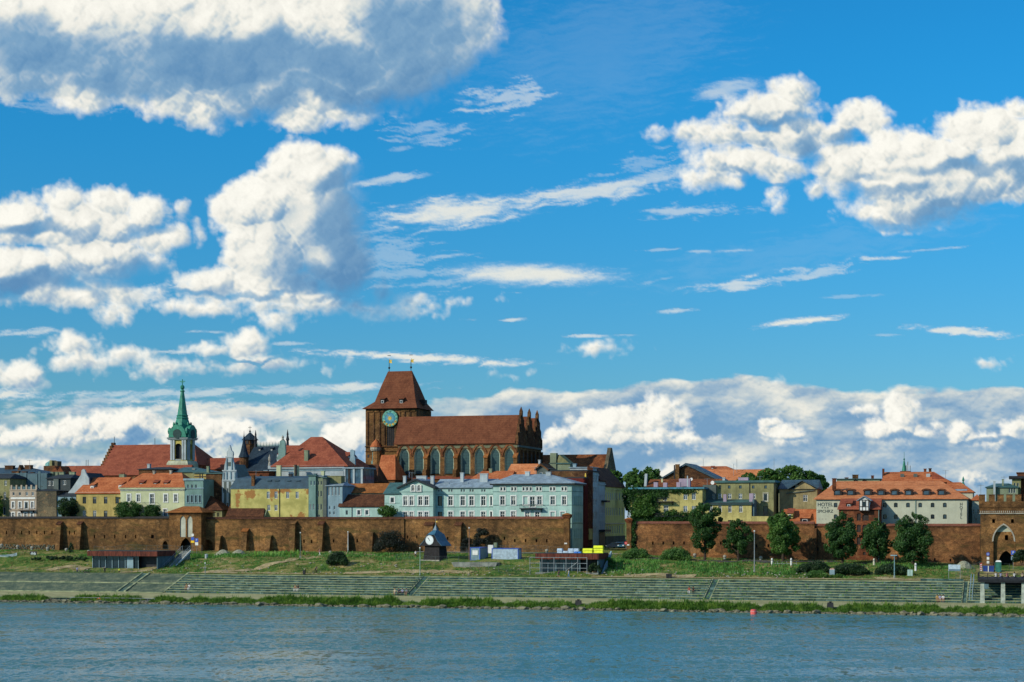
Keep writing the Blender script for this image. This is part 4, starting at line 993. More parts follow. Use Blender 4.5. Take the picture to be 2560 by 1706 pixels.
# dark roofed buildings behind
B = Bld('house', 'dark flat roofed attic block with vent openings behind the villa', 'house', 347, 425, 84)
B.walls(BR_DARK, B.z(1173), 10); B.roof(M_BLACK, (B.z(1173), B.z(1167), B.w*.3, B.w*.7, 5)); B.chim(371, 1160, 1170, 7, P_WHITE, 5)
B = Bld('house', 'grey-blue low gabled roof in front of the green spire church', 'house', 425, 516, 86)
B.walls(P_OLIVE, B.z(1180), 10); B.roof(M_TEAL, (B.z(1180), B.z(1167), B.w*.15, B.w*.45, 5)); B.chim(484, 1172, 1184, 7, STONE, 2)
B = Bld('house', 'ochre half-timbered back wall right of the green villa', 'house', 486, 516, 76)
B.walls(P_YEL, B.z(1184), 6); 
for px in (500, 506): MB().box(B.x(px)-.12, B.x(px)+.12, -.06, -.002, 0, B.z(1186)).obj('timber', DARKW, B.e)
MB().box(0, B.w, -.07, -.003, B.z(1193), B.z(1191)).obj('timber', DARKW, B.e); B.flat(M_TEAL, B.z(1184))
B = Bld('house', 'tall blotchy bare brick party wall left of the white baroque gable', 'house', 515, 554, 72)
B.walls(BR_DARK, B.z(1185), 9); B.flat(M_TEAL, B.z(1185)); B.chim(519, 1166, 1185, 6, P_GRN, 4)
B = Bld('house', 'small dark tiled house with green end wall right of the gatehouse', 'house', 500, 555, 66.5)
B.win([535, 545], 1287, 3.5, 10, 'none', fm=P_GRN); B.walls(P_OLIVE, B.z(1275), 7); B.roof(T_OLD, (B.z(1275), B.z(1236), 0, B.w*.1, 4))
# baroque white gable house
B = Bld('house', 'slim white house front with baroque stepped gable and lantern top', 'house', 555, 593, 72)
B.win([572, 582], 1189, 3.5, 10, 'none'); B.win([559, 569], 1227, 4, 12, 'none'); B.win([559, 569], 1263, 4, 12, 'none'); B.walls(P_WHITE, B.z(1201), 9)
B.gable(P_WHITE, 0, 0, 0, [(B.x(x), B.z(y)) for x, y in ((556, 1201), (592, 1201), (590, 1180), (587, 1176), (585, 1160), (582, 1150), (582, 1142), (583, 1136), (582, 1130), (578, 1126), (576, 1117), (574, 1113), (572, 1117), (570, 1126), (567, 1130), (567, 1142), (565, 1150), (562, 1160), (560, 1176), (557, 1182))], -.05, .6)
for y_ in (1201, 1177, 1143): B.string(y_, .3, P_WHITE, .2, px0=556+(8 if y_ < 1150 else 0), px1=592-(9 if y_ < 1150 else 0))
MB().prism([(0, B.z(1201)), (B.w, B.z(1201)), (B.w/2, B.z(1160))], .6, 9).obj('roof', M_TEAL, B.e)
for px, a, c in ((559, 1199, 1181), (567, 1199, 1180), (577, 1199, 1180), (588, 1199, 1181), (567, 1175, 1146), (580, 1175, 1146)): MB().box(B.x(px)-.14, B.x(px)+.14, -.25, -.051, B.z(a), B.z(c)).obj('pilaster', P_BLUE2, B.e)
for px, a, c in ((563, 1290, 1205), (575, 1290, 1205)): MB().box(B.x(px)-.35, B.x(px)+.35, -.02, -.001, B.z(a), B.z(c)).obj('dark_panel', P_GREY, B.e)
for px, py in ((572, 1160), (576, 1160)): MB().box(B.x(px)-.2, B.x(px)+.2, -.08, -.052, B.z(py+6), B.z(py-4)).obj('niche', P_GREY, B.e)
# low long friary roof + ruin + old church
B = Bld('long_house', 'long low building with straight brick-red roof in front of the old church', 'house', 142, 470, 150)
B.walls(BR_RED, B.z(1190), 8); B.roof(T_RED, (B.z(1188), B.z(1164, dy=4), .5, B.w-.5, 4))
for px in (215, 220): B.chim(px, 1150, 1166, 1.2, STEEL, 4, .15, name='antenna', cap=False)
B = Bld('tower_ruin', 'crumbling brown and green brick tower stump on the far left skyline', 'tower', 109, 143, 140)
B.walls(BR_DARK, B.z(1162), 6, x0=None) if False else B.walls(BR_DARK, B.z(1165), 6)
MB().box(B.x(122), B.x(128), 0.4, 3, B.z(1166), B.z(1151)).obj('broken_wall', P_OLIVE, B.e); MB().box(B.x(128), B.x(139), 1.0, 3.4, B.z(1166), B.z(1153)).obj('broken_wall', BR_GREY, B.e)
MB().rings([(1.9, B.z(1165)), (1.7, B.z(1158)), (.6, B.z(1152))], 8, (B.x(117), 2.5)).obj('tent_roof', plain('aqua_sheet', (.12, .30, .30)), B.e)
B = Bld('house', 'row of low brick-red gables beside the tower stump', 'house', 132, 160, 130)
B.walls(BR_RED, B.z(1180), 5); 
for px in (137, 150): MB().prism([(B.x(px-8), B.z(1180)), (B.x(px+8), B.z(1180)), (B.x(px), B.z(1166))], 0, 5).obj('gable', BR_RED, B.e)
def spirit_church():
    B = Bld('church', 'old church with steep brick-red roof left of the green spire', 'church', 258, 492, 200)
    B.walls(BR_RED, B.z(1163), 20); zr = B.z(1112, dy=10)
    B.roof(T_RED, (B.z(1163), zr, B.x(284, 10), B.x(486, 10), 10))
    xx = [(256, 1163), (284, 1110)]
    b = MB(); 
    for k in range(8):
        t = k/7; px = 257+t*26; py = 1163-t*53; y = 10*t
        b.box(B.x(px, y)-.8, B.x(px, y)+.2, y, y+1.4, B.z(py+5, px, y), B.z(py-3, px, y))
    b.obj('crow_steps', BR_DARK, B.e)
    B.chim(285.5, 1092, 1112, 1, IRON, 10, .15, name='weathervane', cap=False); B.chim(387, 1096, 1112, .8, IRON, 10, .15, name='antenna', cap=False)
    B = Bld('church_wing', 'lower brick-red roofed wing right of the green spire', 'church', 488, 668, 205)
    B.walls(BR_RED, B.z(1173), 12); B.roof(T_RED, (B.z(1173), B.z(1145, dy=6), 0, B.w, 6), x0=0, x1=B.w)
spirit_church()
def spire():
    B = Bld('church_tower', 'cream belfry tower with tall green copper spire and cross', 'church tower', 423, 489, 190)
    w = B.w*.70; dep = w; x0 = B.w*.04; 
    e = B.e; X = lambda px: B.x(px); zc = lambda py: B.z(py)
    # belfry box
    b = MB(); wf = B.x(466)-B.x(425)
    B.s1 = B.s0+wf+B.x(425); holes = [(B.x(437), B.x(454), zc(1148), zc(1109), 'r')]
    xs, xe = B.x(426), B.x(466)
    b.wall(MF, xs, xe, zc(1152), zc(1096), holes, .8)
    W_ = xe-xs; s_e = B.s0+xe
    b.wall(lambda a, d, z: (xe-d, a, z), 0, W_, zc(1152), zc(1096), [(W_*.36, W_*.72, zc(1148), zc(1110), 'r')], .8)
    b.box(xs, xs+.02, 0, W_, zc(1152), zc(1096)).box(xs, xe, W_-.02, W_, zc(1152), zc(1096))
    b.obj('belfry', plaster('belfry_yellow', (.52, .45, .13)), e)
    MB().box(xs+.9, xe-.9, .9, W_-.9, zc(1152), zc(1098)).obj('bell_chamber', IRON, e)
    for px in (429, 435, 457.5, 463.5):
        x = B.x(px); MB().box(x-.30, x+.30, -.35, -.002, zc(1150), zc(1099)).obj('pilaster', P_WHITE, e)
    for yy in (W_*.12, W_*.30, W_*.78, W_*.92):
        MB().box(xe+.002, xe+.35, yy-.25, yy+.25, zc(1150), zc(1099)).obj('pilaster', P_WHITE, e)
    MB().frus((xs-1.3, xe+1.3, -1.3, W_+1.3), zc(1178)-6, (xs-.9, xe+.9, -.9, W_+.9), zc(1159)).frus((xs-.9, xe+.9, -.9, W_+.9), zc(1159), (xs-.45, xe+.45, -.45, W_+.45), zc(1152)).obj('plinth', plaster('tower_stone', (.42, .44, .32)), e)
    b = MB(); 
    for k in range(8): b.box(B.x(437.5)+k*.27*1.0, B.x(437.5)+k*.27+.12, -.1, .05, zc(1154), zc(1149))
    b.box(B.x(437), B.x(454), -.12, .08, zc(1149.3), zc(1148.3)); b.obj('balustrade', P_WHITE, e)
    MB().frus((xs-.5, xe+.5, -.5, W_+.5), zc(1100), (xs-.9, xe+.9, -.9, W_+.9), zc(1096)).box(xs-.9, xe+.9, -.9, W_+.9, zc(1096), zc(1095)).obj('cornice', P_WHITE, e)
    cx, cy = (xs+xe)/2, W_/2; q = math.pi/8
    r0 = W_*.56
    # copper: drum with round gables
    MB().frus((xs-.5, xe+.5, -.5, W_+.5), zc(1095), (xs-.2, xe+.2, -.2, W_+.2), zc(1080)).frus((xs-.2, xe+.2, -.2, W_+.2), zc(1080), (xs+1.2, xe-1.2, 1.2, W_-1.2), zc(1071)).obj('copper_drum', COPPER, e)
    for (c, ax) in ((cx, 'y'), (cy, 'x')):
        arc = [(c+3.1*math.cos(math.pi*i/10), zc(1093)+4.0*math.sin(math.pi*i/10)) for i in range(11)]
        if ax == 'y': MB().prism(arc, -.9, .6).obj('round_gable', COPPER, e)
        else: MB().prism(arc, xe-.6, xe+.9, 'x').obj('round_gable', COPPER, e)
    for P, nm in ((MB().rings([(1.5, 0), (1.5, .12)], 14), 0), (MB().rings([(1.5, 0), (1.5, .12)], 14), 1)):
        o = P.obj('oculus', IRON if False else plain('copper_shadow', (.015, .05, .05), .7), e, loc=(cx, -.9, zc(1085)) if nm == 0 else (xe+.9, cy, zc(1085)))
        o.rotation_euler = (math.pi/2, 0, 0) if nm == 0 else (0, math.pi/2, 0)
    MB().frus((xs-.75, xe+.75, -.75, W_+.75), zc(1095), (xs-.9, xe+.9, -.9, W_+.9), zc(1094)).obj('copper_cornice', COPPER, e)
    for sx in (xs-.2, xe+.2):
        for sy in (-.2, W_+.2): MB().ball((sx, sy, zc(1078)), .7, 6, 1.2).obj('urn', COPPER, e)
    MB().rings([(r0*.92, zc(1072)), (r0*.90, zc(1064)), (r0*.80, zc(1062)), (r0*.74, zc(1057)), (r0*.62, zc(1049)), (r0*.60, zc(1046)), (r0*.64, zc(1044.5)), (r0*.56, zc(1042)), (r0*.55, zc(1040)), (r0*.60, zc(1038)), (r0*.50, zc(1036)), (r0*.17, zc(979)), (r0*.25, zc(977.5)), (r0*.20, zc(975)), (r0*.05, zc(970))], 8, (cx, cy), ph=q).obj('spire', COPPER, e)
    for sx in range(8):
        a = q+sx*math.pi/4; MB().ball((cx+r0*.86*math.cos(a), cy+r0*.86*math.sin(a), zc(1061)), .4, 6, .9).obj('urn', COPPER, e)
    b = MB(); b.ball((cx, cy, zc(967)), .75, 8, .8); b.tube((cx, cy, zc(972)), (cx, cy, zc(947)), .14, 6); b.box(cx-.95, cx+.95, cy-.1, cy+.1, zc(953), zc(951)); b.box(cx-.6, cx+.6, cy-.1, cy+.1, zc(956), zc(955)); b.obj('cross', COPPER, e)
spire()
# ------------------------------------------------------------------ town hall with slate roof
def slate_house():
    B = Bld('court_house', 'dark slate roofed house with railing ridge, corner turret and thin finials', 'house', 600, 735, 120)
    B.walls(BR_RED, B.z(1180), 16); B.roof(T_SL, (B.z(1180), B.z(1116, dy=8), B.x(636, 8), B.x(735, 8), 8))
    b = MB(); xa, xb = B.x(640, 8), B.x(700, 8); zr = B.z(1116, 670, 8)
    b.box(xa, xb, 7.95, 8.05, zr+.25, zr+.32).box(xa, xb, 7.95, 8.05, zr+.05, zr+.11)
    for k in range(17): xx = xa+(xb-xa)*k/16; b.prism([(xx-.14, zr), (xx+.14, zr), (xx, zr+1.3)], 7.95, 8.05)
    b.obj('ridge_cresting', plain('verdigris_iron', (.05, .14, .13)), B.e)
    for px, top in ((639, 1076), (719, 1074)):
        x = B.x(px, 8); zt = B.z(top, px, 8); MB().rings([(.5, zr-2), (.35, zr+1.5), (.55, zr+1.7), (.22, zr+3.0), (.32, zr+3.1), (.05, zt)], 8, (x, 8)).obj('finial', IRON, B.e)
    for px in (649, 679): B.dormer(px, 1122, 1128, 6, T_SL, IRON, 6.5, 1.0)
    # turret and tower
    e = B.e; x = B.x(610, 1); MB().rings([(1.25, 0), (1.25, B.z(1150)), (1.35, B.z(1143))], 10, (x, 1)).obj('turret_body', BR_DARK, e)
    MB().rings([(1.6, B.z(1143)), (1.0, B.z(1130)), (.45, B.z(1108)), (.06, B.z(1084)), (.03, B.z(1076))], 10, (x, 1)).obj('turret_roof', T_SL, e)
    x = B.x(625, 14); z = lambda py: B.z(py, 625, 14)
    MB().rings([(2.0, 0), (2.0, z(1113)), (2.15, z(1112)), (2.0, z(1110)), (2.0, z(1101))], 8, (x, 14), ph=.39).obj('tower_body', BR_DARK, e)
    for k in range(8):
        a = .39+math.pi/8+k*math.pi/4
        MB().box(-.35, .35, -.06, .06, 0, 1.1).obj('tower_opening', IRON, e, loc=(x+1.93*math.cos(a), 14+1.93*math.sin(a), z(1111)), rz=a+math.pi/2)
    MB().rings([(2.45, z(1101)), (1.1, z(1089)), (.12, z(1081)), (.30, z(1079)), (.30, z(1078)), (.06, z(1076)), (.05, z(1065))], 8, (x, 14), ph=.39).obj('tower_roof', T_SL, e)
    MB().box(x-.5, x+.5, 13.95, 14.05, z(1069.5), z(1068.5)).obj('cross', IRON, e)
slate_house()
B = Bld('house', 'small orange brick chimneyed back house below the slate roof', 'house', 600, 672, 84)
B.walls(BR_RED, B.z(1181), 6); B.flat(T_OLD, B.z(1181)); B.chim(610, 1172, 1182, 12, P_BLUE2, 1); B.chim(664, 1176, 1184, 10, P_BLUE2, 1)
# white palace with big hipped red roof
def palace():
    B = Bld('palace', 'large white building with tall red hipped tile roof, statues and curved gables', 'palace', 675, 858, 88)
    B.win([], 0, 1, 1); B.walls(P_WHITE, B.z(1168), 17)
    B.roof(T_RED, (B.z(1166), B.z(1093, dy=8.5), B.x(777, 8.5), B.x(806, 8.5), 8.5), y0=-.6, x0=B.x(678), x1=B.x(872))
    B.string(1168, .8, P_WHITE, .4); B.string(1176, .3, P_BLUE2, .15)
    for px in (696, 740): B.chim(px, 1164, 1196, 11, P_CRM, -3.0, .8); 
    B.chim(738, 1162, 1196, 5, DARKW, -3.4, .5, cap=False)
    o = B.chim(765, 1126, 1165, 10, P_GRN, 1.0, 1.2)
    # rear wing with curved gables
    z = lambda py: B.z(py, 760, 10)
    MB().box(B.x(700, 10), B.x(745, 10), 8, 14, z(1165), z(1137)).obj('rear_wing', P_WHITE, B.e)
    MB().prism([(7.5, z(1137)), (14.5, z(1137)), (11, z(1113))], B.x(703, 10), B.x(760, 10), 'x').obj('rear_roof', T_RED, B.e)
    MB().box(B.x(800, 10), B.x(880, 10), 8, 14, z(1165), z(1143)).obj('rear_wing', P_WHITE, B.e)
    MB().prism([(7.5, z(1143)), (14.5, z(1143)), (11, z(1131))], B.x(800, 10), B.x(878, 10), 'x').obj('rear_roof', T_RED, B.e)
    B.gable(P_TEAL2, 0, 0, 0, [(B.x(x, 6), z(y)) for x, y in ((690, 1150), (712, 1150), (714, 1130), (713, 1112), (712, 1105), (708, 1100), (704, 1101), (699, 1105), (698, 1116), (695, 1125), (696, 1138))], 6, .6)
    B.gable(P_BLUE2, 0, 0, 0, [(B.x(x, 6), z(y)) for x, y in ((873, 1170), (888, 1170), (887, 1146), (885, 1142), (886, 1130), (879, 1127), (875, 1130), (876, 1144), (872, 1160))], 6, .6)
    for px, pt, pb in ((674, 1137, 1168), (707, 1089, 1101)):
        x = B.x(px, 1); zt, zb = B.z(pt, px, 1), B.z(pb, px, 1)
        MB().rings([(.4, zb), (.35, zb+(zt-zb)*.3), (.18, zb+(zt-zb)*.4), (.36, zb+(zt-zb)*.6), (.3, zb+(zt-zb)*.8), (.1, zb+(zt-zb)*.85), (.18, zb+(zt-zb)*.93), (.05, zt)], 8, (x, 1)).obj('statue', STONE, B.e)
    MB().prism([(B.x(700), B.z(1098)), (B.x(700), B.z(1098)), (B.x(700), B.z(1098))], 0, .1) if False else None
    B2 = Bld('glazed_terrace', 'dark glazed terrace with pale posts right of the white palace', 'terrace', 861, 907, 86)
    B2.walls(GLASS_BLUE, B2.z(1172), 8)
    for px in (862, 873, 885, 905): MB().box(B2.x(px)-.25, B2.x(px)+.25, -.2, -.002, 0, B2.z(1172)).obj('post', P_WHITE if px != 873 else DARKW, B2.e)
    B2.flat(M_GREY, B2.z(1172), .35, .4)
palace()
# yellow long house with dark mansard
B = Bld('house', 'long yellow house with exposed brick patches and dark mansard roof', 'house', 577, 771, 67)
B.win([670.5, 690, 719, 743], 1238, 8, 17, 'cross', gm=GLASS_BLUE); B.win([672, 690], 1270, 8, 14, 'cross'); 
B.walls(mat('yellow_render_with_brick_patches', lambda g, tc: g.mix(g.m('MULTIPLY', g.sstep(g.noise(g.v('ADD', tc, (2.2, 0, 3.0)), .16, 6, .6), .585, .61), 1.0), g.mix(g.sstep(g.noise(tc, .4, 6, .6), .35, .66), (.33, .31, .10), (.53, .48, .17)), g.mix(g.noise(tc, 3.0, 4, .7), (.22, .11, .03), (.42, .22, .08))), .9, .15), B.z(1221), 10)
B.holes = []
b = MB().frus((-.2, B.w+.1, -.3, 10.2), B.z(1221), (.6, B.w-.1, 1.6, 8.5), B.z(1196, dy=1.6)); b.frus((.6, B.w-.1, 1.6, 8.5), B.z(1196, dy=1.6), (2, B.w-1, 4.8, 5.2), B.z(1191, dy=5)); b.obj('mansard_roof', M_BLUE, B.e)
B.string(1221, .3, WHITE)
for px in (673, 692): B.dormer(px, 1203, 1213, 8, M_BLUE, P_BLUE2, 1.0, 1.5)
for px in (722, 745): B.dormer(px, 1203, 1213, 7, M_BLUE, IRON, 1.0, 1.5)
B.chim(632, 1188, 1222, 8, BR_DARK, .1, .7); B.chim(725, 1185, 1193, 8, IRON, 4)
MB().tube((B.x(699), -.1, 0), (B.x(699), -.1, B.z(1222)), .07).obj('downpipe', IRON, B.e)
MB().box(B.x(698)-.02, B.x(698)+.02, -.02, -.001, 0, 1).obj('pipe_clip', IRON, B.e)
B = Bld('house', 'low outhouse with brown mossy roof and greenish end wall before the yellow house', 'house', 568, 660, 65.5)
B.walls(P_GRN, B.z(1290), 6); B.roof(T_OLD, (B.z(1291), B.z(1255, dy=3), B.x(578, 3), B.x(664, 3), 3), x1=B.w)
MB().prism([(0, B.z(1292)), (6, B.z(1292)), (3, B.z(1256, dy=3))], B.w, B.w+.2, 'x').obj('end_gable', P_GRN, B.e)
B = Bld('house', 'bluish-green house side with tall narrow blind windows right of the yellow house', 'house', 771.5, 789, 66.5)
B.win([778, 786], 1208, 3, 11, 'none', gm=GLASS_BLUE); B.win([776, 784], 1268, 4, 15, 'mid', gm=GLASS_BLUE); B.walls(P_TEAL2, B.z(1190), 8); B.flat(M_TEAL, B.z(1190)); B.chim(787, 1184, 1192, 6, P_BLUE, 3)
B = Bld('house', 'slim pale grey-green house front with paired small windows', 'house', 789.5, 807, 67)
B.win([796, 803.5], 1208, 3, 9, 'none'); B.win([795.5, 803], 1235, 3, 15, 'none'); B.win([795, 803], 1268, 3, 15, 'none'); B.win([792, 798], 1290, 2.5, 6, 'none'); B.walls(P_GRN, B.z(1192), 8)
B.flat(M_GREY, B.z(1192)); B.chim(797, 1187, 1194, 9, P_WHITE, 3)
B = Bld('house', 'narrow dark green-grey party wall with tall chimney', 'house', 807.5, 816, 66.5)
B.walls(P_GREY, B.z(1196), 8); B.flat(M_TEAL, B.z(1196)); B.chim(806, 1178, 1197, 8, P_CRM, 3)
B = Bld('house', 'pale blue back house with four columns of small windows', 'house', 816.5, 856, 66.8)
B.win([822, 831, 839.5, 848], 1228, 4, 22, 'mid', gm=GLASS_BLUE); B.win([824, 836], 1270, 3.5, 8, 'none', gm=GLASS_BLUE); B.win([825, 835], 1283, 3, 7, 'none', gm=GLASS_BLUE); B.walls(P_BLUE2, B.z(1214), 8)
B.roof(M_GREY, (B.z(1214), B.z(1205), B.w*.1, B.w*.8, 4)); B.chim(836, 1190, 1212, 36, P_OLIVE, 2, 2.5)
# low teal house with mossy orange roof
B = Bld('house', 'low teal house with long orange-brown mossy roofs in two steps', 'house', 849, 961, 66)
B.win([867], 1282, 6, 11, 'none', fm=P_TEAL); B.win([897.5, 917.5], 1282, 8, 11, 'none', tm=WHITE); B.win([950], 1283, 9, 12, 'none', fm=P_TEAL); B.walls(P_TEAL, B.z(1268), 5)
B.roof(T_OLD, (B.z(1266), B.z(1236, dy=4.5), B.x(855, 4.5), B.w, 4.5), y1=5); B.string(1267, .3, IRON)
MB().tube((B.x(880), -.1, 0), (B.x(880), -.1, B.z(1268)), .07).obj('downpipe', IRON, B.e)
B2 = Bld('house', 'upper orange mossy roofed range above the low teal house', 'house', 856, 972, 73)
B2.walls(P_CRM, B2.z(1234), 8); B2.roof(T_MOSS, (B2.z(1232), B2.z(1209, dy=4), 0, B2.w, 4), x0=0, x1=B2.w)
B = Bld('house', 'teal corner house with green metal roof and leafy bush before it', 'house', 961.5, 999, 66)
B.win([981], 1251, 9, 13, 'none', tm=WHITE); B.win([980], 1285, 9, 14, 'none', tm=WHITE); B.walls(P_TEAL, B.z(1235), 9)
B.roof(M_TEAL, (B.z(1234), B.z(1207, dy=4.5), B.x(975, 4.5), B.w, 4.5)); B.string(1235, .3, IRON); B.string(1258, .1, P_TEAL2, .06)
# church forecourt roofs
B = Bld('house', 'dark brown tiled roof between palace and cathedral tower', 'house', 888, 942, 100)
B.walls(BR_DARK, B.z(1205), 8); B.roof(T_OLD, (B.z(1205), B.z(1162, dy=4), 1, B.w-1, 4))
B = Bld('chapel', 'steep bright orange tiled chapel roof against the cathedral tower', 'chapel', 945, 987, 118)
B.walls(BR_DARK, B.z(1200), 10); B.roof(T_OR, (B.z(1199), B.z(1138, dy=5), B.x(953, 5), B.x(988, 5), 5))
# ------------------------------------------------------------------ cathedral
def cathedral_tower():
    B = Bld('cathedral_tower', 'massive brown brick tower with flared tile roof and big blue and gold clock', 'church tower', 914, 1041, 134)
    W_ = B.w; D = B.s1 and (NS(1078, B.s1)-134); zt = B.z(1023)
    x0, x1 = B.x(967), B.x(986)
    B.holes = [(x0, x1, B.z(1115), B.z(1062))]
    B.walls(BR_CH, zt, D)
    b = MB()
    MB().add([(x0, .2, B.z(1115)), (x1, .2, B.z(1115)), (x1, .2, B.z(1062)), (x0, .2, B.z(1062))], [(0, 1, 2, 3)]).obj('louvre_opening', IRON, B.e)
    for k in range(10): b.box(x0, x1, .08, .18, B.z(1115)+k*.56, B.z(1115)+k*.56+.12)
    for k in (1, 2, 3): b.box(x0+(x1-x0)*k/4-.05, x0+(x1-x0)*k/4+.05, .02, .079, B.z(1115), B.z(1062))
    b.obj('louvre', DARKW, B.e)
    for px in (920, 935, 950, 962, 991, 1000, 1012, 1026):
        MB().box(B.x(px)-.16, B.x(px)+.16, -.22, -.002, B.z(1112), B.z(1030)).obj('lesene', BR_DARK, B.e)
    for a, c in ((914, 935), (935, 950), (950, 962), (1000, 1026), (1026, 1041)):
        MB().box(B.x(a)+.3, B.x(c)-.3, -.18, -.001, B.z(1030), B.z(1026)).obj('blind_frieze', BR_CH, B.e)
    MB().box(-.15, W_+.15, -.3, -.001, B.z(1118), B.z(1115.5)).obj('string_course', BR_DARK, B.e)
    MB().box(-.15, W_+.15, -.25, -.001, B.z(1129), B.z(1128)).obj('string_course', BR_DARK, B.e)
    # flared roof in three tiers
    e = B.e; zr = B.z(929, dy=D/2); o = .9
    p0 = (-o*.9, W_+o*.6, -o, D+o); z1, z2 = B.z(1003), B.z(985)
    xl, xr = B.x(970.5, D/2), B.x(1030, D/2)
    def at(t):      # straight slope from the flare up to the ridge
        a = (B.x(932)*1.0, W_-1.2+.4, 1.6, D-1.6)
        return (a[0]+(xl-a[0])*t, a[1]+(xr-a[1])*t, a[2]+(D/2-.15-a[2])*t, a[3]+(D/2+.15-a[3])*t)
    b = MB(); zs = B.z(1021)
    q = [(p0, zs-.1), (tuple(u*.55+v*.45 for u, v in zip(p0, at(0))), zs+.8), (at(0), B.z(1003)), (at(.5), (B.z(1003)+zr)/2+.25), (at(1), zr)]
    for (a, za), (c, zc) in zip(q, q[1:]): b.frus(a, za, c, zc)
    b.obj('roof', T_CH, e)
    for px in (956, 1003):
        B.dormer(px, 998, 1010, 12, T_CH, DARKW, 1.0, 1.6)
    MB().box(W_-2.0, W_+.6, D*.42, D*.58, B.z(1010), B.z(998)).obj('dormer', DARKW, e)
    for px in (973, 1027.5):
        x = B.x(px, D/2); zt_ = B.z(900, px, D/2); b = MB().tube((x, D/2, zr-.3), (x, D/2, zt_), .09); b.ball((x, D/2, zr+1.0), .32, 8)
        b.box(x-.5, x+.5, D/2-.05, D/2+.05, zr+4.4, zr+4.55); o_ = b.obj('finial', IRON, e)
        MB().prism([(x+.08, zr+2.4), (x+.9, zr+2.3), (x+.7, zr+2.9), (x+.95, zr+3.3), (x+.3, zr+3.2), (x+.08, zr+3.6)], D/2-.04, D/2+.04).obj('weathervane', GOLD, o_)
    # clock
    cx, cz = B.x(976.5), B.z(1046.5); r = (B.x(996.5)-B.x(956.5))/2
    def disc(r, y, n=40, seg=None): return MB().add([(cx+r*math.cos(2*math.pi*i/n), y, cz+r*math.sin(2*math.pi*i/n)) for i in range(n)]+[(cx+r*math.cos(2*math.pi*i/n), -.002, cz+r*math.sin(2*math.pi*i/n)) for i in range(n)], [tuple(range(n))]+[(i, i+n, (i+1) % n+n, (i+1) % n) for i in range(n)])
    k = disc(r, -.5).obj('clock', plain('clock_rim', (.03, .12, .08), .5), e)
    disc(r*.93, -.55).obj('dial', plain('dial_teal', (.12, .38, .30), .5), k)
    disc(r*.66, -.60).obj('dial_centre', plain('dial_blue', (.03, .20, .30), .5), k)
    b = MB()
    for i in range(24):
        a = 2*math.pi*i/24; b.add([(cx+r*.2*math.cos(a-.1), -.62, cz+r*.2*math.sin(a-.1)), (cx+r*.2*math.cos(a+.1), -.62, cz+r*.2*math.sin(a+.1)), (cx+r*.62*math.cos(a), -.62, cz+r*.62*math.sin(a))], [(0, 1, 2)])
    b.obj('rays', plain('ray_blue', (.25, .52, .55), .5), k)
    b = MB(); b2 = MB()
    for i in range(12):
        a = math.pi/2-2*math.pi*i/12; x, z = cx+r*.79*math.cos(a), cz+r*.79*math.sin(a)
        (b2 if 3 < i < 9 else b).box(x-.30, x+.30, -.60, -.551, z-.30, z+.30)
    b.obj('numeral_plates', plain('plate_teal', (.16, .45, .36), .5), k); b2.obj('numeral_plates', GOLD, k)
    for i in range(12):
        a = math.pi/2-2*math.pi*i/12; x, z = cx+r*.79*math.cos(a), cz+r*.79*math.sin(a)
        txt = ['XII', 'I', 'II', 'III', 'IV', 'V', 'VI', 'VII', 'VIII', 'IX', 'X', 'XI'][i]
        text(k, 'numeral', txt, x, z, -.63, .42, IRON, wmax=.52)
    b = MB(); star = []
    for i in range(16):
        a = 2*math.pi*i/16; rr = r*(.30 if i % 2 == 0 else .15); star.append((cx+rr*math.cos(a), cz+rr*math.sin(a)))
    MB().prism(star, -.70, -.64).obj('gilt_sun', GOLD, k)
    MB().prism([(cx-.07, cz-.05), (cx+.1, cz-.05), (cx-1.15, cz+1.35)], -.76, -.72).obj('clock_hand', GOLD, k)
    # stair turret
    x = B.x(941); z = lambda py: B.z(py)
    MB().rings([(1.25, 0), (1.25, z(1128))], 10, (x+.3, -.2)).obj('turret_body', BR_CH, e)
    MB().rings([(1.35, z(1128)), (1.62, z(1124)), (1.62, z(1118))], 12, (x, -.3)).obj('turret_band', STONE, e)
    MB().rings([(1.75, z(1118)), (1.0, z(1107)), (.08, z(1098))], 12, (x, -.3)).obj('turret_roof', T_OR, e)
    for px, t in ((933, 1128), (930, 1152), (921, 1136)):
        MB().box(B.x(px)-.25, B.x(px)+.25, -.05, -.001, z(t+24 if px == 933 else t+8), z(t)).obj('slit_window', P_TEAL2 if px != 921 else IRON, e)
def text(parent, name, body, x, z, y, h, m, wmax=None, vert=False, fnt=None, bold=False):
    cu = bpy.data.curves.new(name, 'FONT'); cu.body = body; cu.size = h*1.38; cu.align_x = 'CENTER'; cu.extrude = .012; cu.resolution_u = 4
    if bold: cu.offset = h*.012
    to = bpy.data.objects.new('tmp', cu); C.objects.link(to); bpy.context.view_layer.update()
    dg = bpy.context.evaluated_depsgraph_get(); me = bpy.data.meshes.new_from_object(to.evaluated_get(dg)); bpy.data.objects.remove(to)
    vs = [v.co for v in me.vertices]; wd = max(v.x for v in vs)-min(v.x for v in vs); k = min(1, wmax/wd) if wmax else 1
    for v in me.vertices: v.co = Vector((v.co.x*k, -v.co.z, v.co.y-h/2))
    me.materials.clear(); me.materials.append(m)
    return newobj(name, me, parent, (x, y, z))
cathedral_tower()
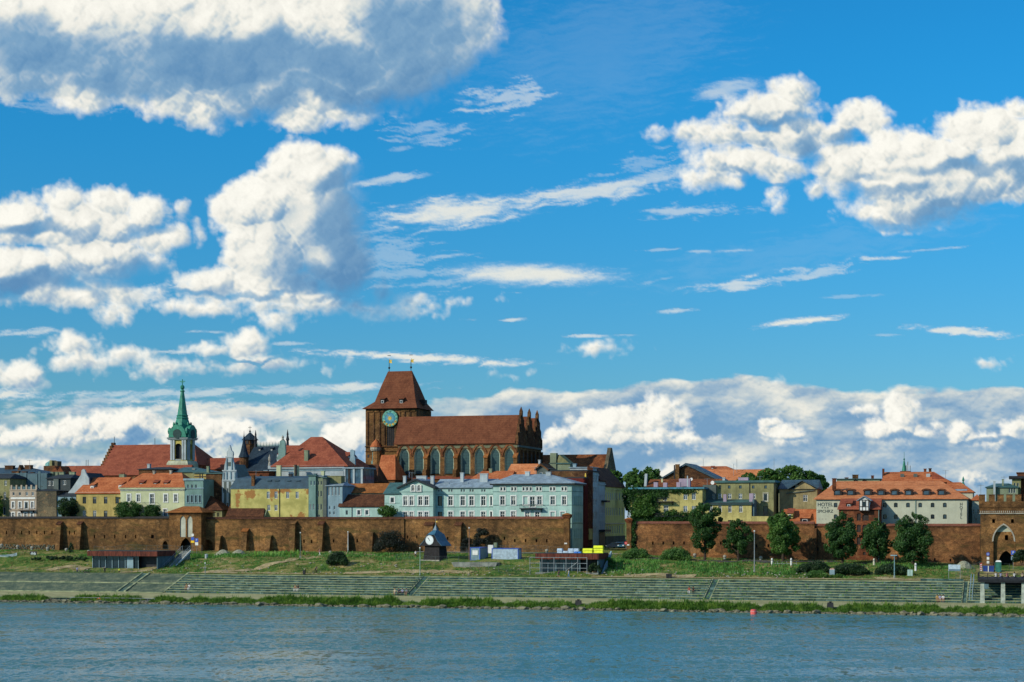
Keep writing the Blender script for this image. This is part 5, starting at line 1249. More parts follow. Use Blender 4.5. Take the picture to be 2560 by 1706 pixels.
def cathedral():
    B = Bld('cathedral', 'long brown brick church hall with eight tall pointed windows and stepped right gables', 'church', 996, 1293, 128)
    D = NS(1353, B.s1)-128; zt = B.z(1111); W_ = B.w; e = B.e
    P = [1011, 1047.5, 1088, 1123, 1163.5, 1198.5, 1238, 1273.5]
    for px in P:
        w = B.pw(px, 24); z0, z1 = B.z(1187, px), B.z(1119, px)
        x = B.x(px); B.holes.append((x-w/2, x+w/2, z0, z1, 'p'))
    B.walls(BR_CH, zt, D)
    for px in P:
        x = B.x(px); w = B.pw(px, 24); z0, z1 = B.z(1187, px), B.z(1119, px); w2 = B.pw(px, 18)
        # pale reveal ring, then leaded glass
        ao = archpts(x-w/2, x+w/2, z0, z1, 'p', 6); ai = archpts(x-w2/2, x+w2/2, z0, z1-w*.2, 'p', 6)
        ao = [(x+w/2, z0)]+ao+[(x-w/2, z0)]; ai = [(x+w2/2, z0+.3)]+ai+[(x-w2/2, z0+.3)]
        n = len(ao); b = MB().add([(p[0], .05, p[1]) for p in ao]+[(p[0], .45, p[1]) for p in ai], [(i, i+1, n+i+1, n+i) for i in range(n-1)])
        o = b.obj('window', plain('pale_reveal', (.30, .36, .27), .9), e)
        MB().add([(p[0], .44, p[1]) for p in ai], [tuple(range(n))]).obj('pane', CHURCHGLASS, o)
        a2 = archpts(x-w/2-.95, x+w/2+.95, z0, z1+1.3, 'p', 6); a1_ = archpts(x-w/2-.45, x+w/2+.45, z0, z1+.6, 'p', 6); n = len(a1_)
        MB().add([(p[0], -.22, p[1]) for p in a1_]+[(p[0], -.22, p[1]) for p in a2]+[(p[0], -.002, p[1]) for p in a2]+[(p[0], -.002, p[1]) for p in a1_],
                 [(i, i+1, n+i+1, n+i) for i in range(n-1)]+[(n+i, n+i+1, 2*n+i+1, 2*n+i) for i in range(n-1)]+[(i+1, i, 3*n+i, 3*n+i+1) for i in range(n-1)]).obj('arch_moulding', brick('moulding', ((.07, .030, .016), (.14, .055, .028), (.20, .080, .038), (.28, .12, .055))), e)
    for k, px in enumerate((990, 1067.5, 1142.5, 1217.5, 1291)):
        x = B.x(px); hw = .5; zc = B.z(1137)
        MB().prism([(-2.4, 0), (-.002, 0), (-.002, zc), (-1.3, zc-.9), (-1.3, B.z(1172)), (-2.4, B.z(1177))], x-hw, x+hw, 'x').obj('buttress', BR_CH, e)
        MB().prism([(-1.55, zc-1.05), (-.002, zc-.05), (-.002, zc+.35), (-1.55, zc-.7)], x-hw-.12, x+hw+.12, 'x').obj('buttress_cap', T_MOSS, e)
    B.string(1111, .5, BR_DARK, .3); b = MB(); 
    MB().box(0, W_, -.08, -.001, B.z(1121), B.z(1114)).obj('frieze', plaster('frieze', (.20, .21, .13), .4), e)
    # three parallel roofs, gables to the right
    n3 = 3; d = D/n3
    for k in range(n3):
        y0, y1 = k*d, (k+1)*d; yr = (y0+y1)/2; zr = B.z(1040, 1150, d/2)
        b = MB(); ze = zt+.1; xa = -8 if k == 0 else -2; L = W_-.5
        yo = y0-(.6 if k == 0 else 0)
        xl0, xl1 = -1.2, B.x(1008, d/2)
        b.add([(xl0, yo, ze), (L, yo, ze), (L, y1, ze), (xl0, y1, ze), (xl0, yr, zr), (L, yr, zr)], [(0, 3, 2, 1), (0, 1, 5, 4), (2, 3, 4, 5), (1, 2, 5), (3, 0, 4)])
        b.obj('roof', T_CH, e)
        # stepped pinnacled gable: built on the right-hand wall
        g = MB(); steps = 6
        for i in range(-steps, steps+1):
            t = 1-abs(i)/(steps+.6); yc = yr+i*(d/2-.25)/steps; h = ze+(zr-ze)*t+1.1
            g.box(W_-.48, W_+.1+(.25 if i % 2 == 0 else 0), yc-.38, yc+.38, ze-.5, h)
            if i % 2 == 0: g.frus((W_-.45, W_+.3, yc-.34, yc+.34), h, (W_-.1, W_, yc-.03, yc+.03), h+1.1)
        g.obj('stepped_gable', BR_DARK, e)
        MB().box(W_-.5, W_+.3, yr-.45, yr+.45, zr-.5, zr+.5).frus((W_-.5, W_+.3, yr-.45, yr+.45), zr+.5, (W_-.12, W_-.08, yr-.02, yr+.02), zr+1.3).obj('pinnacle', BR_DARK, e)
    for yy in [D*(i+.5)/6 for i in range(6)]:
        ap = [(yy+.95, zt-9)]+archpts(yy-.95, yy+.95, zt-9, zt-2.2, 'p', 4)+[(yy-.95, zt-9)]
        MB().add([(W_+.03, p[0], p[1]) for p in ap], [tuple(range(len(ap)-1, -1, -1))]).obj('blind_window', IRON, e)
        MB().box(W_+.002, W_+.6, yy+1.3, yy+1.9, 0, zt-1.5).obj('buttress', BR_DARK, e)
    MB().box(W_+.001, W_+.35, 0, D, zt-.9, zt-.4).obj('string_course', P_GREY, e)
    for px, py in ((1060, 1105), (1222, 1104)):
        MB().box(-.3, .3, -.1, .3, 0, .6).obj('skylight', P_WHITE, e, loc=(B.x(px), .35, B.z(py)))
    MB().box(-.45, .45, -.1, .6, 0, .9).obj('skylight', IRON, e, loc=(B.x(1181), .6, B.z(1104)))
    # low aisle
    A_ = Bld('church_aisle', 'low red tiled aisle roof below the cathedral windows', 'church', 990, 1240, 124)
    A_.walls(BR_CH, A_.z(1196), 6); A_.roof(T_RED, (A_.z(1197), A_.z(1188, dy=6), 0, A_.w, 6), y1=7)
    for px in (996, 1023): A_.chim(px, 1180, 1196, 2.4, WHITE, 2, .3)
cathedral()
# ------------------------------------------------------------------ roofs between cathedral and teal houses
B = Bld('house', 'orange hipped roof with blue-white chimney in front of the cathedral right half', 'house', 1176, 1275, 84)
B.walls(P_CRM, B.z(1199), 8); B.roof(T_OR, (B.z(1199), B.z(1178, dy=4), B.x(1205, 4), B.w, 4)); B.chim(1226, 1172, 1190, 7, P_GRN, 3); 
B = Bld('house', 'large bright orange tiled roof right of the cathedral windows', 'house', 1262, 1352, 86)
B.walls(P_CRM, B.z(1199), 12); B.roof(T_OR2, (B.z(1198), B.z(1160, dy=6), B.x(1278, 6), B.x(1346, 6), 6)); B.chim(1348, 1150, 1165, 5, P_WHITE, 6)
B = Bld('house', 'small gabled roof house with dark eaves and one small window above the teal roof', 'house', 1341, 1370, 82)
B.win([1352], 1185, 8, 8, 'none', gm=GLASS_BLUE); B.walls(P_GREY, B.z(1172), 8)
MB().prism([(-.02, B.z(1172)), (B.w+.02, B.z(1172)), (B.w/2, B.z(1164))], .05, 8).obj('gable', P_GREY, B.e)
x0, xm, x1 = B.x(1337), B.x(1352), B.x(1372); z0, z1 = B.z(1174), B.z(1161)
MB().prism([(x0, z0-.25), (xm, z1-.3), (x1, z0-.35), (x1, z0), (xm, z1+.25), (x0, z0)], -.5, 8).obj('roof', BR_DARK, B.e)
B = Bld('house', 'orange tiled roof with one skylight ending at the narrow red house', 'house', 1368, 1457, 84)
B.walls(P_CRM, B.z(1208), 9); B.roof(T_OR2, (B.z(1207), B.z(1179, dy=4.5), 0, B.w, 4.5), x0=0, x1=B.w)
MB().box(-.6, .6, -.1, .12, -.7, .7).obj('skylight', IRON, B.e, loc=(B.x(1410), 2.0, B.z(1190)))
B = Bld('friary', 'brown roofed friary church with pointed grey gable at its right end', 'church', 1325, 1508, 150)
B.walls(BR_DARK, B.z(1185), 12); B.roof(T_MOSS if False else tiles('speckled_brown', (.06, .022, .012), (.16, .055, .022), (.32, .13, .045)), (B.z(1185), B.z(1137, dy=6), 0, B.w, 6), x0=0, x1=B.w)
x = B.w; MB().prism([(0, 0), (12, 0), (12, B.z(1178)), (7.4, B.z(1128)), (6.8, B.z(1119)), (5.2, B.z(1119)), (4.6, B.z(1128)), (0, B.z(1178))], x, x+1.0, 'x').obj('gable', BR_GREY, B.e)
b = MB()
b = Bld('house', 'blotchy concrete chimney block with stained flat walls before the friary roof', 'house', 1376, 1425, 98)
b.walls(P_GRN, b.z(1160), 6); b.flat(M_TEAL, b.z(1160)); MB().box(b.x(1376), b.x(1391), -.3, 1.5, 0, b.z(1133)).obj('chimney_block', P_GRN, b.e)
MB().prism([(b.x(1391), b.z(1160)), (b.x(1425), b.z(1160)), (b.x(1398), b.z(1137))], .02, 5).obj('roof_wedge', P_OLIVE, b.e)
b = Bld('house', 'white stepped attic wall behind the narrow street houses', 'house', 1425, 1480, 96)
b.walls(P_WHITE, b.z(1170), 5); b.flat(M_GREY, b.z(1170), .2); b.chim(1436, 1160, 1172, 8, P_BLUE2, 1)
# ------------------------------------------------------------------ teal houses along the wall
def teal():
    B = Bld('house', 'teal house with pointed gable and twin arched attic windows', 'house', 999, 1083, 66)
    for px in (1033, 1048): window(B.e, B.x(px), B.z(1228, px), .8, 1.4, 'cross', tm=WHITE, arch='r', y=-.165)
    B.win([1013.5, 1029, 1051, 1066.5], 1253, 10, 22, 'cross', tm=WHITE); B.win([1013.5, 1029, 1051, 1066.5], 1291, 10, 21, 'cross', tm=WHITE)
    B.walls(P_TEAL, B.z(1219), 10); B.holes = []
    zg = B.z(1219); zp = B.z(1200)
    xa, xm, xb = B.x(994), B.x(1040), B.x(1090)
    MB().prism([(0, zg), (B.w, zg), (B.x(1040), zp)], .02, .4).obj('gable', P_TEAL, B.e)
    MB().prism([(xa, zg-.35), (xm, zp-.15), (xb, zg-.35), (xb, zg), (xm, zp+.3), (xa, zg)], -.7, 10).obj('roof', M_BLACK, B.e)
    MB().prism([(xa+.2, zg-.02), (xb-.2, zg-.02), (xm, zp+.33)], .45, 9.9).obj('roof_sheet', M_GREY, B.e)
    for y_ in (1230, 1267): B.string(y_, .12, P_TEAL2, .06)
    B.chim(1011, 1190, 1205, 7, P_WHITE, 3); B.chim(1053, 1190, 1206, 26, P_WHITE, 6); B.chim(1080, 1190, 1208, 8, P_WHITE, 3)
    B = Bld('house', 'recessed teal range with pale grey metal roof and white framed windows', 'house', 1083.5, 1232, 68)
    for px in (1100, 1126, 1157, 1179, 1208.5): B.win([px-3.3, px+3.3], 1227, 4, 6, 'none')
    B.win([1100], 1253, 11, 24, 'none', fm=DARKW); B.win([1126.5, 1157, 1179, 1208.5], 1253, 11, 23, 'cross', tm=WHITE); B.win([1100], 1291, 11, 22, 'none', fm=DARKW); B.win([1126.5, 1157, 1179, 1208.5], 1291, 11, 22, 'cross', tm=WHITE)
    B.win([1228], 1253, 5, 22, 'none', tm=WHITE); B.win([1228], 1291, 5, 22, 'none', tm=WHITE)
    B.walls(P_TEAL, B.z(1220), 10); B.roof(M_GREY, (B.z(1219), B.z(1198, dy=5), 0, B.w, 5), x0=-.0, x1=B.w)
    B.string(1220, .25, IRON, .3)
    for y_ in (1236, 1268): B.string(y_, .12, P_TEAL2, .06)
    B.chim(1154.5, 1182, 1204, 8, P_WHITE, 3); B.chim(1209, 1184, 1205, 20, P_WHITE, 3); 
    for px in (1104, 1112, 1160): MB().prism([(-.5, 0), (.5, 0), (.35, .5), (-.35, .5)], -.1, 1.2).obj('roof_hatch', M_GREY, B.e, loc=(B.x(px), 2.0, B.z(1212)))
    B = Bld('house', 'big teal corner house with black balcony and grey hipped metal roof', 'house', 1232.5, 1431, 65)
    for px in (1257.5, 1284.5, 1347.5, 1381.5, 1410.5): B.win([px-4, px+4], 1223, 5, 9, 'none', tm=WHITE, tw=.12)
    B.win([1309, 1318, 1327], 1223, 5, 9, 'none', tm=WHITE, tw=.12)
    B.win([1256.5, 1283.5, 1349, 1382, 1410.5], 1252, 11, 21, 'cross', tm=WHITE); B.win([1331], 1255, 12, 26, 'tall', tm=WHITE); B.win([1314], 1252, 11, 20, 'none', gm=P_TEAL, tm=WHITE)
    B.win([1256.5, 1283.5, 1318.5, 1343.5], 1290, 11, 21, 'cross', tm=WHITE); B.win([1382, 1407], 1290, 12, 20, 'none', gm=P_TEAL, tm=WHITE)
    D = NS(1457.5, B.s1)-65
    for k in range(4):
        pxs = [1436.5, 1441.5, 1446.5, 1452]
    B.swin([1436.5, 1441.5, 1446.5, 1452], 1253, 21, .9, 'none', fm=P_TEAL, gm=GLASS_BLUE, tm=P_TEAL)
    B.swin([1436.5, 1441.5, 1446.5, 1452], 1293, 22, .9, 'none', fm=P_TEAL, gm=GLASS_BLUE, tm=P_TEAL); B.swin([1436.5, 1441.5, 1446.5, 1452], 1334, 22, .9, 'none', fm=P_TEAL, gm=GLASS_BLUE, tm=P_TEAL)
    B.walls(P_TEAL, B.z(1209), D)
    B.roof(M_GREY, (B.z(1208), B.z(1186, dy=D*.5), B.x(1285, D/2), B.x(1375, D/2), D/2), y0=-.8, x0=-.6, x1=B.w+.8)
    B.string(1211, .35, IRON, .6, side=True)
    for y_ in (1229, 1263, 1309): B.string(y_, .14, P_TEAL2, .08, side=True)
    B.balcony(1302, 1357, 1261, 1273, IRON, 1.2)
    B.chim(1318, 1179, 1194, 11, P_WHITE, 4); B.chim(1370.5, 1180, 1197, 12, P_WHITE, 4)
    MB().tube((B.w-.1, -.12, 0), (B.w-.1, -.12, B.z(1210)), .07).obj('downpipe', P_TEAL2, B.e)
teal()
# ------------------------------------------------------------------ houses down the street
SS = SN(1431, 65)[0]
def street_house(name, label, pxa, pxb, zt_py, m, rows=(), cols=(), zb=10.4, rm=None, ww=.9, gm=GLASS, pb=1368, tm=None, depth=9, roofh=0, s=None, fm=None):
    """a house whose front faces right, onto the street"""
    s = SS if s is None else s
    na, nb = NS(pxa, s), NS(pxb, s); L = nb-na; Y = WP(s, (na+nb)/2)[1]
    e = thing(name, label, 'house', s-depth, na, zb); zt = ZP(zt_py, WP(s, na)[1])-zb; holes = []
    for py, hp in rows:
        for px in cols:
            n = NS(px, s); y = n-na; Yn = WP(s, n)[1]
            # rows keep their height in the world: measured at the near end
            h = hp/F*WP(s, na)[1]; z = ZP(py, WP(s, na)[1])-zb-h/2; h = round(h, 1)
            if .3 < y < L-.3:
                holes.append((y-ww/2, y+ww/2, z, z+h)); window(e, depth, z, ww, h, 'mid', side=True, y=y, gm=gm, tm=tm, fm=fm)
    b = MB(); b.wall(lambda a, d, z: (depth-d, a, z), 0, L, 0, zt, holes)
    b.add([(0, 0, 0), (depth, 0, 0), (depth, 0, zt), (0, 0, zt)], [(0, 1, 2, 3)]).add([(0, L, 0), (depth, L, 0), (depth, L, zt), (0, L, zt)], [(0, 1, 2, 3)])
    b.add([(0, 0, zt), (depth-.3, 0, zt), (depth-.3, L, zt), (0, L, zt)], [(0, 1, 2, 3)]); b.obj('wall', m, e)
    if roofh:
        MB().add([(-.3, 0, zt-.1), (depth+.4, 0, zt-.1), (depth+.4, L, zt-.1), (-.3, L, zt-.1), (depth/2, 0, zt+roofh), (depth/2, L, zt+roofh)], [(0, 1, 4), (1, 2, 5, 4), (2, 3, 5), (3, 0, 4, 5), (0, 3, 2, 1)]).obj('roof', rm, e)
    else: MB().box(-.1, depth+.3, 0, L, zt, zt+.3).obj('roof', rm or M_BLACK, e)
    MB().box(depth+.001, depth+.2, 0, L, zt-.8, zt-.45).obj('cornice', m, e)
    return e, L, zt, depth
e, L, zt, dp = street_house('house', 'narrow oxblood red house front squeezed beside the teal corner', 1458.5, 1467, 1196, P_REDBR, [(1240, 40)], (), )
for k in range(4): MB().box(dp+.002, dp+.3, .4+k*(L-.8)/3-.15, .4+k*(L-.8)/3+.15, 0, zt).obj('pier_strip', P_REDBR, e)
MB().ball((dp+.2, L*.4, zt+.6), .22, 6, .7).obj('gable_statue', GOLD, e)
e, L, zt, dp = street_house('house', 'gothic brick front with pointed piers next to the oxblood house', 1467.2, 1479, 1178, BR_DARK, [(1236, 18), (1280, 22)], (1471, 1475), tm=None)
for k in range(5): MB().box(dp+.002, dp+.35, .3+k*(L-.8)/4, .7+k*(L-.8)/4, 0, zt+1).obj('pier_strip', BR_RED, e)
MB().box(dp+.36, dp+.5, 0.4, L*.8, 2.0, 4.6).obj('gate_door', P_YEL2, e)
street_house('house', 'tall blue-grey street front with rows of dark bay windows', 1479.2, 1496, 1180, P_ST, [(1200, 14), (1225, 16), (1256, 16), (1290, 18), (1325, 18)], (1484, 1490), ww=1.3)
e, L, zt, dp = street_house('house', 'pale blue street front with arched windows and dark shop below', 1496.2, 1513, 1204, P_ST, [(1246, 16), (1276, 17), (1310, 16)], (1500, 1505, 1510), rm=T_OLD, ww=1.0)
MB().box(dp+.002, dp+.1, .5, L-.5, 0, 3.6).obj('shop_front', IRON, e); MB().box(dp+.002, dp+1.6, .4, L-.4, 3.8, 4.3).obj('balcony', IRON, e); MB().box(dp+.002, dp+1.4, L*.4, L*.9, 11, 11.5).obj('balcony', IRON, e)
e, L, zt, dp = street_house('house', 'long yellow-green street front with three rows of tall blue windows', 1513.2, 1562, 1216, P_GY, [(1241, 19), (1279, 20), (1325, 20)], (1517, 1522, 1527, 1532, 1537.5, 1543, 1549, 1555.5), rm=T_OLD, gm=GLASS_BLUE, roofh=5, ww=1.1)
MB().box(dp+.002, dp+.12, 0, L, 0, 2.6).obj('stone_plinth', P_GREY, e); MB().box(dp+.001, dp+.15, 0, L, 5.6, 5.9).obj('string_course', CREAM, e)
# cars parked in the street
def car(px, py, n, m, label, rz, k=1.0):
    s, Y = SN(px, n); z = TH(s, n)
    z = ZP(py, Y)
    e = thing('parked_car', label, 'car', s, n, z, rz, 'cars parked at the street opening')
    b = MB(); prof = [(-2.1, .35), (2.1, .35), (2.15, .75), (1.3, .95), (.7, 1.40), (-1.0, 1.42), (-1.8, .98), (-2.15, .85)]
    b.prism(prof, -.85, .85).obj('body', m, e)
    b = MB(); b.prism([(.72, .98), (1.15, .98), (.66, 1.33), (.60, 1.33), (-.9, 1.36), (-1.5, 1.0)], -.87, .87).obj('side_window', GLASS, e)
    b = MB(); b.add([(1.28, -.7, .99), (1.28, .7, .99), (.74, .68, 1.38), (.74, -.68, 1.38)], [(0, 1, 2, 3)]).obj('windscreen', GLASS, e)
    for x in (-1.35, 1.35):
        for y in (-.88, .68):
            o = MB().rings([(.33, -.1), (.33, .1)], 12).obj('wheel', IRON, e, loc=(x, y+.1, .33)); o.rotation_euler = (math.pi/2, 0, 0)
    for y in (-.6, .6): MB().box(2.13, 2.18, y-.18, y+.18, .6, .75).obj('headlight', WHITE, e)
    return e
car(1538, 1372, 66, plain('car_dark', (.02, .03, .05), .25, .1, 1, .5), 'dark car at the left of the three at the street mouth', R(200))
car(1550, 1371, 69, plain('car_blue', (.03, .13, .28), .25, .1, 1, .5), 'blue car between the other two at the street mouth', R(250))
car(1560, 1371, 67, plain('car_teal', (.03, .10, .16), .25, .1, 1, .5), 'dark teal car beside the ivy covered brick pier', R(262))
# ------------------------------------------------------------------ right group of houses
P_PINKCH = plaster('lilac_grey', (.34, .28, .36), .15)
B = Bld('house', 'yellow house half covered with ivy, with balconies and blue roof edge', 'house', 1577, 1756, 64.5)
B.win([1713.5, 1734.5], 1241, 10, 18, 'cross', gm=GLASS_BLUE, fm=WHITE); B.win([1713.5, 1734.5], 1273, 10, 16, 'cross', gm=GLASS_BLUE); B.win([1665], 1276, 12, 24, 'tall'); B.win([1716, 1734], 1303, 7, 7, 'mid')
B.win([1662], 1244, 10, 18, 'tall')
B.walls(P_YEL2, B.z(1223), 9); B.flat(sheet('blue_edge', (.06, .24, .33)), B.z(1223), .35, .5); MB().box(-.2, B.w+.2, .8, 9, B.z(1223)+.35, B.z(1218)).obj('parapet', M_BLUE, B.e)
for px, a, b_, w in ((1639, 1206, 1220, 10), (1662.5, 1207, 1220, 10), (1696, 1206, 1220, 10)): B.chim(px, a, b_, w, P_PINKCH, 3, cap=False)
B.chim(1711, 1197, 1219, 28, P_PINKCH, 5, 1.2, cap=False); B.chim(1718.5, 1190, 1216, 2.5, P_WHITE, 2.5, .25, cap=False); B.chim(1579, 1214, 1222, 4, P_WHITE, .5, cap=False)
B.balcony(1646, 1685, 1245, 1256, IRON, 1.3); B.balcony(1640, 1745, 1284, 1292, IRON, 1.0)
IVYB = B
B = Bld('house', 'brown speckled tile roof with satellite dishes behind the ivy house', 'house', 1617, 1800, 78)
B.walls(BR_DARK, B.z(1216), 8); B.roof(T_OLD if False else MATS['tiles_speckled_brown'], (B.z(1216), B.z(1198, dy=4), 0, B.w, 4), x0=0, x1=B.w)
MB().frus((B.x(1610), B.x(1616), 0, .8), B.z(1216), (B.x(1612), B.x(1618), 0, .8), B.z(1184)).obj('ribbed_flue', P_WHITE, B.e)
B.chim(1655, 1197, 1216, 4, P_CRM, 2, .4, cap=False)
for px, py, r in ((1729, 1199, .35), (1782, 1208, .45)): o = MB().rings([(.05, 0), (r, .15)], 12).obj('satellite_dish', WHITE, B.e); o.location = (B.x(px), -.3, B.z(py)); o.rotation_euler = (R(80), 0, 0)
B = Bld('house', 'broad dark brick gable with tall brick chimney on the skyline', 'house', 1655, 1795, 95)
B.walls(BR_DARK, B.z(1197), 14)
xa, xm, xb = B.x(1648), B.x(1715), B.x(1797); ze, zr = B.z(1198), B.z(1161)
MB().prism([(0, B.z(1197)), (B.w, B.z(1197)), (xm, zr-.3)], .03, .5).obj('gable', BR_DARK, B.e)
MB().prism([(xa, ze-.4), (xm, zr-.2), (xb, ze-.4), (xb, ze), (xm, zr+.3), (xa, ze)], -.5, 14).obj('roof', M_BLUE, B.e)
B.chim(1693, 1161, 1198, 9, BR_CH, -1.2, .9); B.chim(1686, 1163, 1190, 3, IRON, -.9, .4, cap=False)
B = Bld('hall', 'very long bright orange tiled roof behind the brick gable', 'hall', 1745, 1955, 125)
B.walls(P_CRM, B.z(1205), 14); B.roof(T_OR2, (B.z(1204), B.z(1174, dy=7), B.x(1750, 7), B.x(1930, 7), 7))
B = Bld('hall', 'smaller darker orange hipped roof above the long orange roof', 'hall', 1728, 1835, 150)
B.walls(BR_RED, B.z(1178), 10); B.roof(T_OR, (B.z(1178), B.z(1166, dy=5), B.x(1736, 5), B.x(1816, 5), 5)); B.dormer(1781, 1169, 1173, 6, T_RED, DARKW, 2, 1)
for px, n_, t in ((1758, 5, 1147), (1842, -20, 1148), (1834, -22, 1160), (1935, -20, 1145)): B.chim(px, t, 1178, .7, STEEL, n_, .12, name='antenna', cap=False)
B = Bld('house', 'weathered grey-yellow house with small square attic windows and dark roof line', 'house', 1790, 1934, 70)
B.win([1800], 1218, 5, 9, 'none', fm=DARKW); B.win([1823, 1851, 1883, 1914], 1218, 7, 8, 'none', fm=DARKW, gm=GLASS_BLUE); B.win([1800, 1824, 1851, 1884], 1241, 9, 13, 'cross', gm=GLASS_BLUE, fm=WHITE); B.win([1914], 1244, 10, 19, 'none', fm=WHITE, tm=plaster('pale_patch', (.42, .42, .32))); B.win([1914], 1278, 11, 23, 'none', fm=DARKW)
D = NS(1947, B.s1)-70; B.walls(P_OLIVE, B.z(1207), D); B.flat(M_TEAL, B.z(1207), .5, .35); B.chim(1858, 1194, 1204, 25, P_PINKCH, 3, 1.5, cap=False); B.chim(1809, 1194, 1204, 6, P_WHITE, 3)
MB().tube((B.x(1874), -.1, 0), (B.x(1874), -.1, B.z(1207)), .08).obj('downpipe', IRON, B.e)
B = Bld('house', 'grey concrete wall block between the ivy house and the weathered house', 'house', 1757, 1790, 69)
B.win([1784], 1241, 4, 12, 'none'); B.walls(P_GREY, B.z(1214), 6); B.flat(M_TEAL, B.z(1214), .1, 0)
B = Bld('house', 'low yellow house with four white cross windows behind the first tree', 'house', 1757.5, 1879, 65)
B.win([1777, 1800, 1825, 1852], 1273, 9, 17, 'cross'); B.win([1800, 1825, 1852], 1304, 10, 7, 'mid', fm=DARKW); B.walls(P_YEL2, B.z(1261), 4.8); B.roof(M_TEAL, (B.z(1260), B.z(1249, dy=4.5), 0, B.w, 4.5), x1=B.w, y1=5); B.string(1260, .5, IRON, .3)
B.chim(1812, 1236, 1252, 8, P_PINKCH, 2, cap=False); B.chim(1878, 1234, 1248, 10, P_PINKCH, 2, cap=False)
B = Bld('house', 'low yellow walled terrace with grey side and iron railing', 'house', 1879.5, 1921, 65)
B.walls(P_YEL2, B.z(1291), 5); r = MB(); x0, x1 = B.x(1886), B.x(1919); z0 = B.z(1291)
r.box(x0, x1, .1, .16, z0+.95, z0+1.0)
for k in range(20): r.box(x0+(x1-x0)*k/19-.02, x0+(x1-x0)*k/19+.02, .11, .15, z0, z0+.95)
r.obj('railing', IRON, B.e); MB().box(.1, .5, .3, 4, z0, B.z(1249)).obj('side_screen', P_BLUE, B.e)
B = Bld('house', 'dark blue roofed stone-yellow house left of the hotel', 'house', 1948, 2043, 74)
B.win([2013], 1246, 11, 17, 'cross'); B.win([1991, 2006], 1216, 6, 8, 'none'); B.walls(P_STN, B.z(1222), 9); B.roof(M_BLUE, (B.z(1222), B.z(1200, dy=5), 0, B.w, 5))
MB().prism([(B.x(1985), B.z(1223)), (B.x(2040), B.z(1223)), (B.x(2008), B.z(1203))], -.4, 3).obj('gable', P_STN, B.e)
b = MB(); xa, xm, xb = B.x(1970), B.x(2006), B.x(2046)
b.prism([(xa, B.z(1224)), (xm, B.z(1203)), (xb, B.z(1222)), (xb, B.z(1220)), (xm, B.z(1199.5)), (xa, B.z(1221))], -1.0, 4); b.obj('gable_roof', M_BLUE, B.e)
b = MB(); b.prism([(B.x(1966), B.z(1235)), (B.x(2036), B.z(1227)), (B.x(2036), B.z(1225)), (B.x(1966), B.z(1233))], -.3, 0); b.obj('string_course', P_GREY, B.e)
for px, t in ((2073, 1195), (2116, 1194), (2138, 1186), (2181, 1189)):
    pass
B = Bld('house', 'low orange tiled house with a wide shed dormer between trees and hotel', 'house', 1948, 2038, 64)
B.walls(P_YEL2, B.z(1311), 7); B.roof(T_OR, (B.z(1311), B.z(1273, dy=6), B.x(1960, 6), B.w+.1, 6), y1=7); B.dormer(2012, 1296, 1308, 24, T_OR, DARKW, .8, 3); B.dormer(1975, 1284, 1296, 14, T_RED, P_YEL2, 1.5, 3)
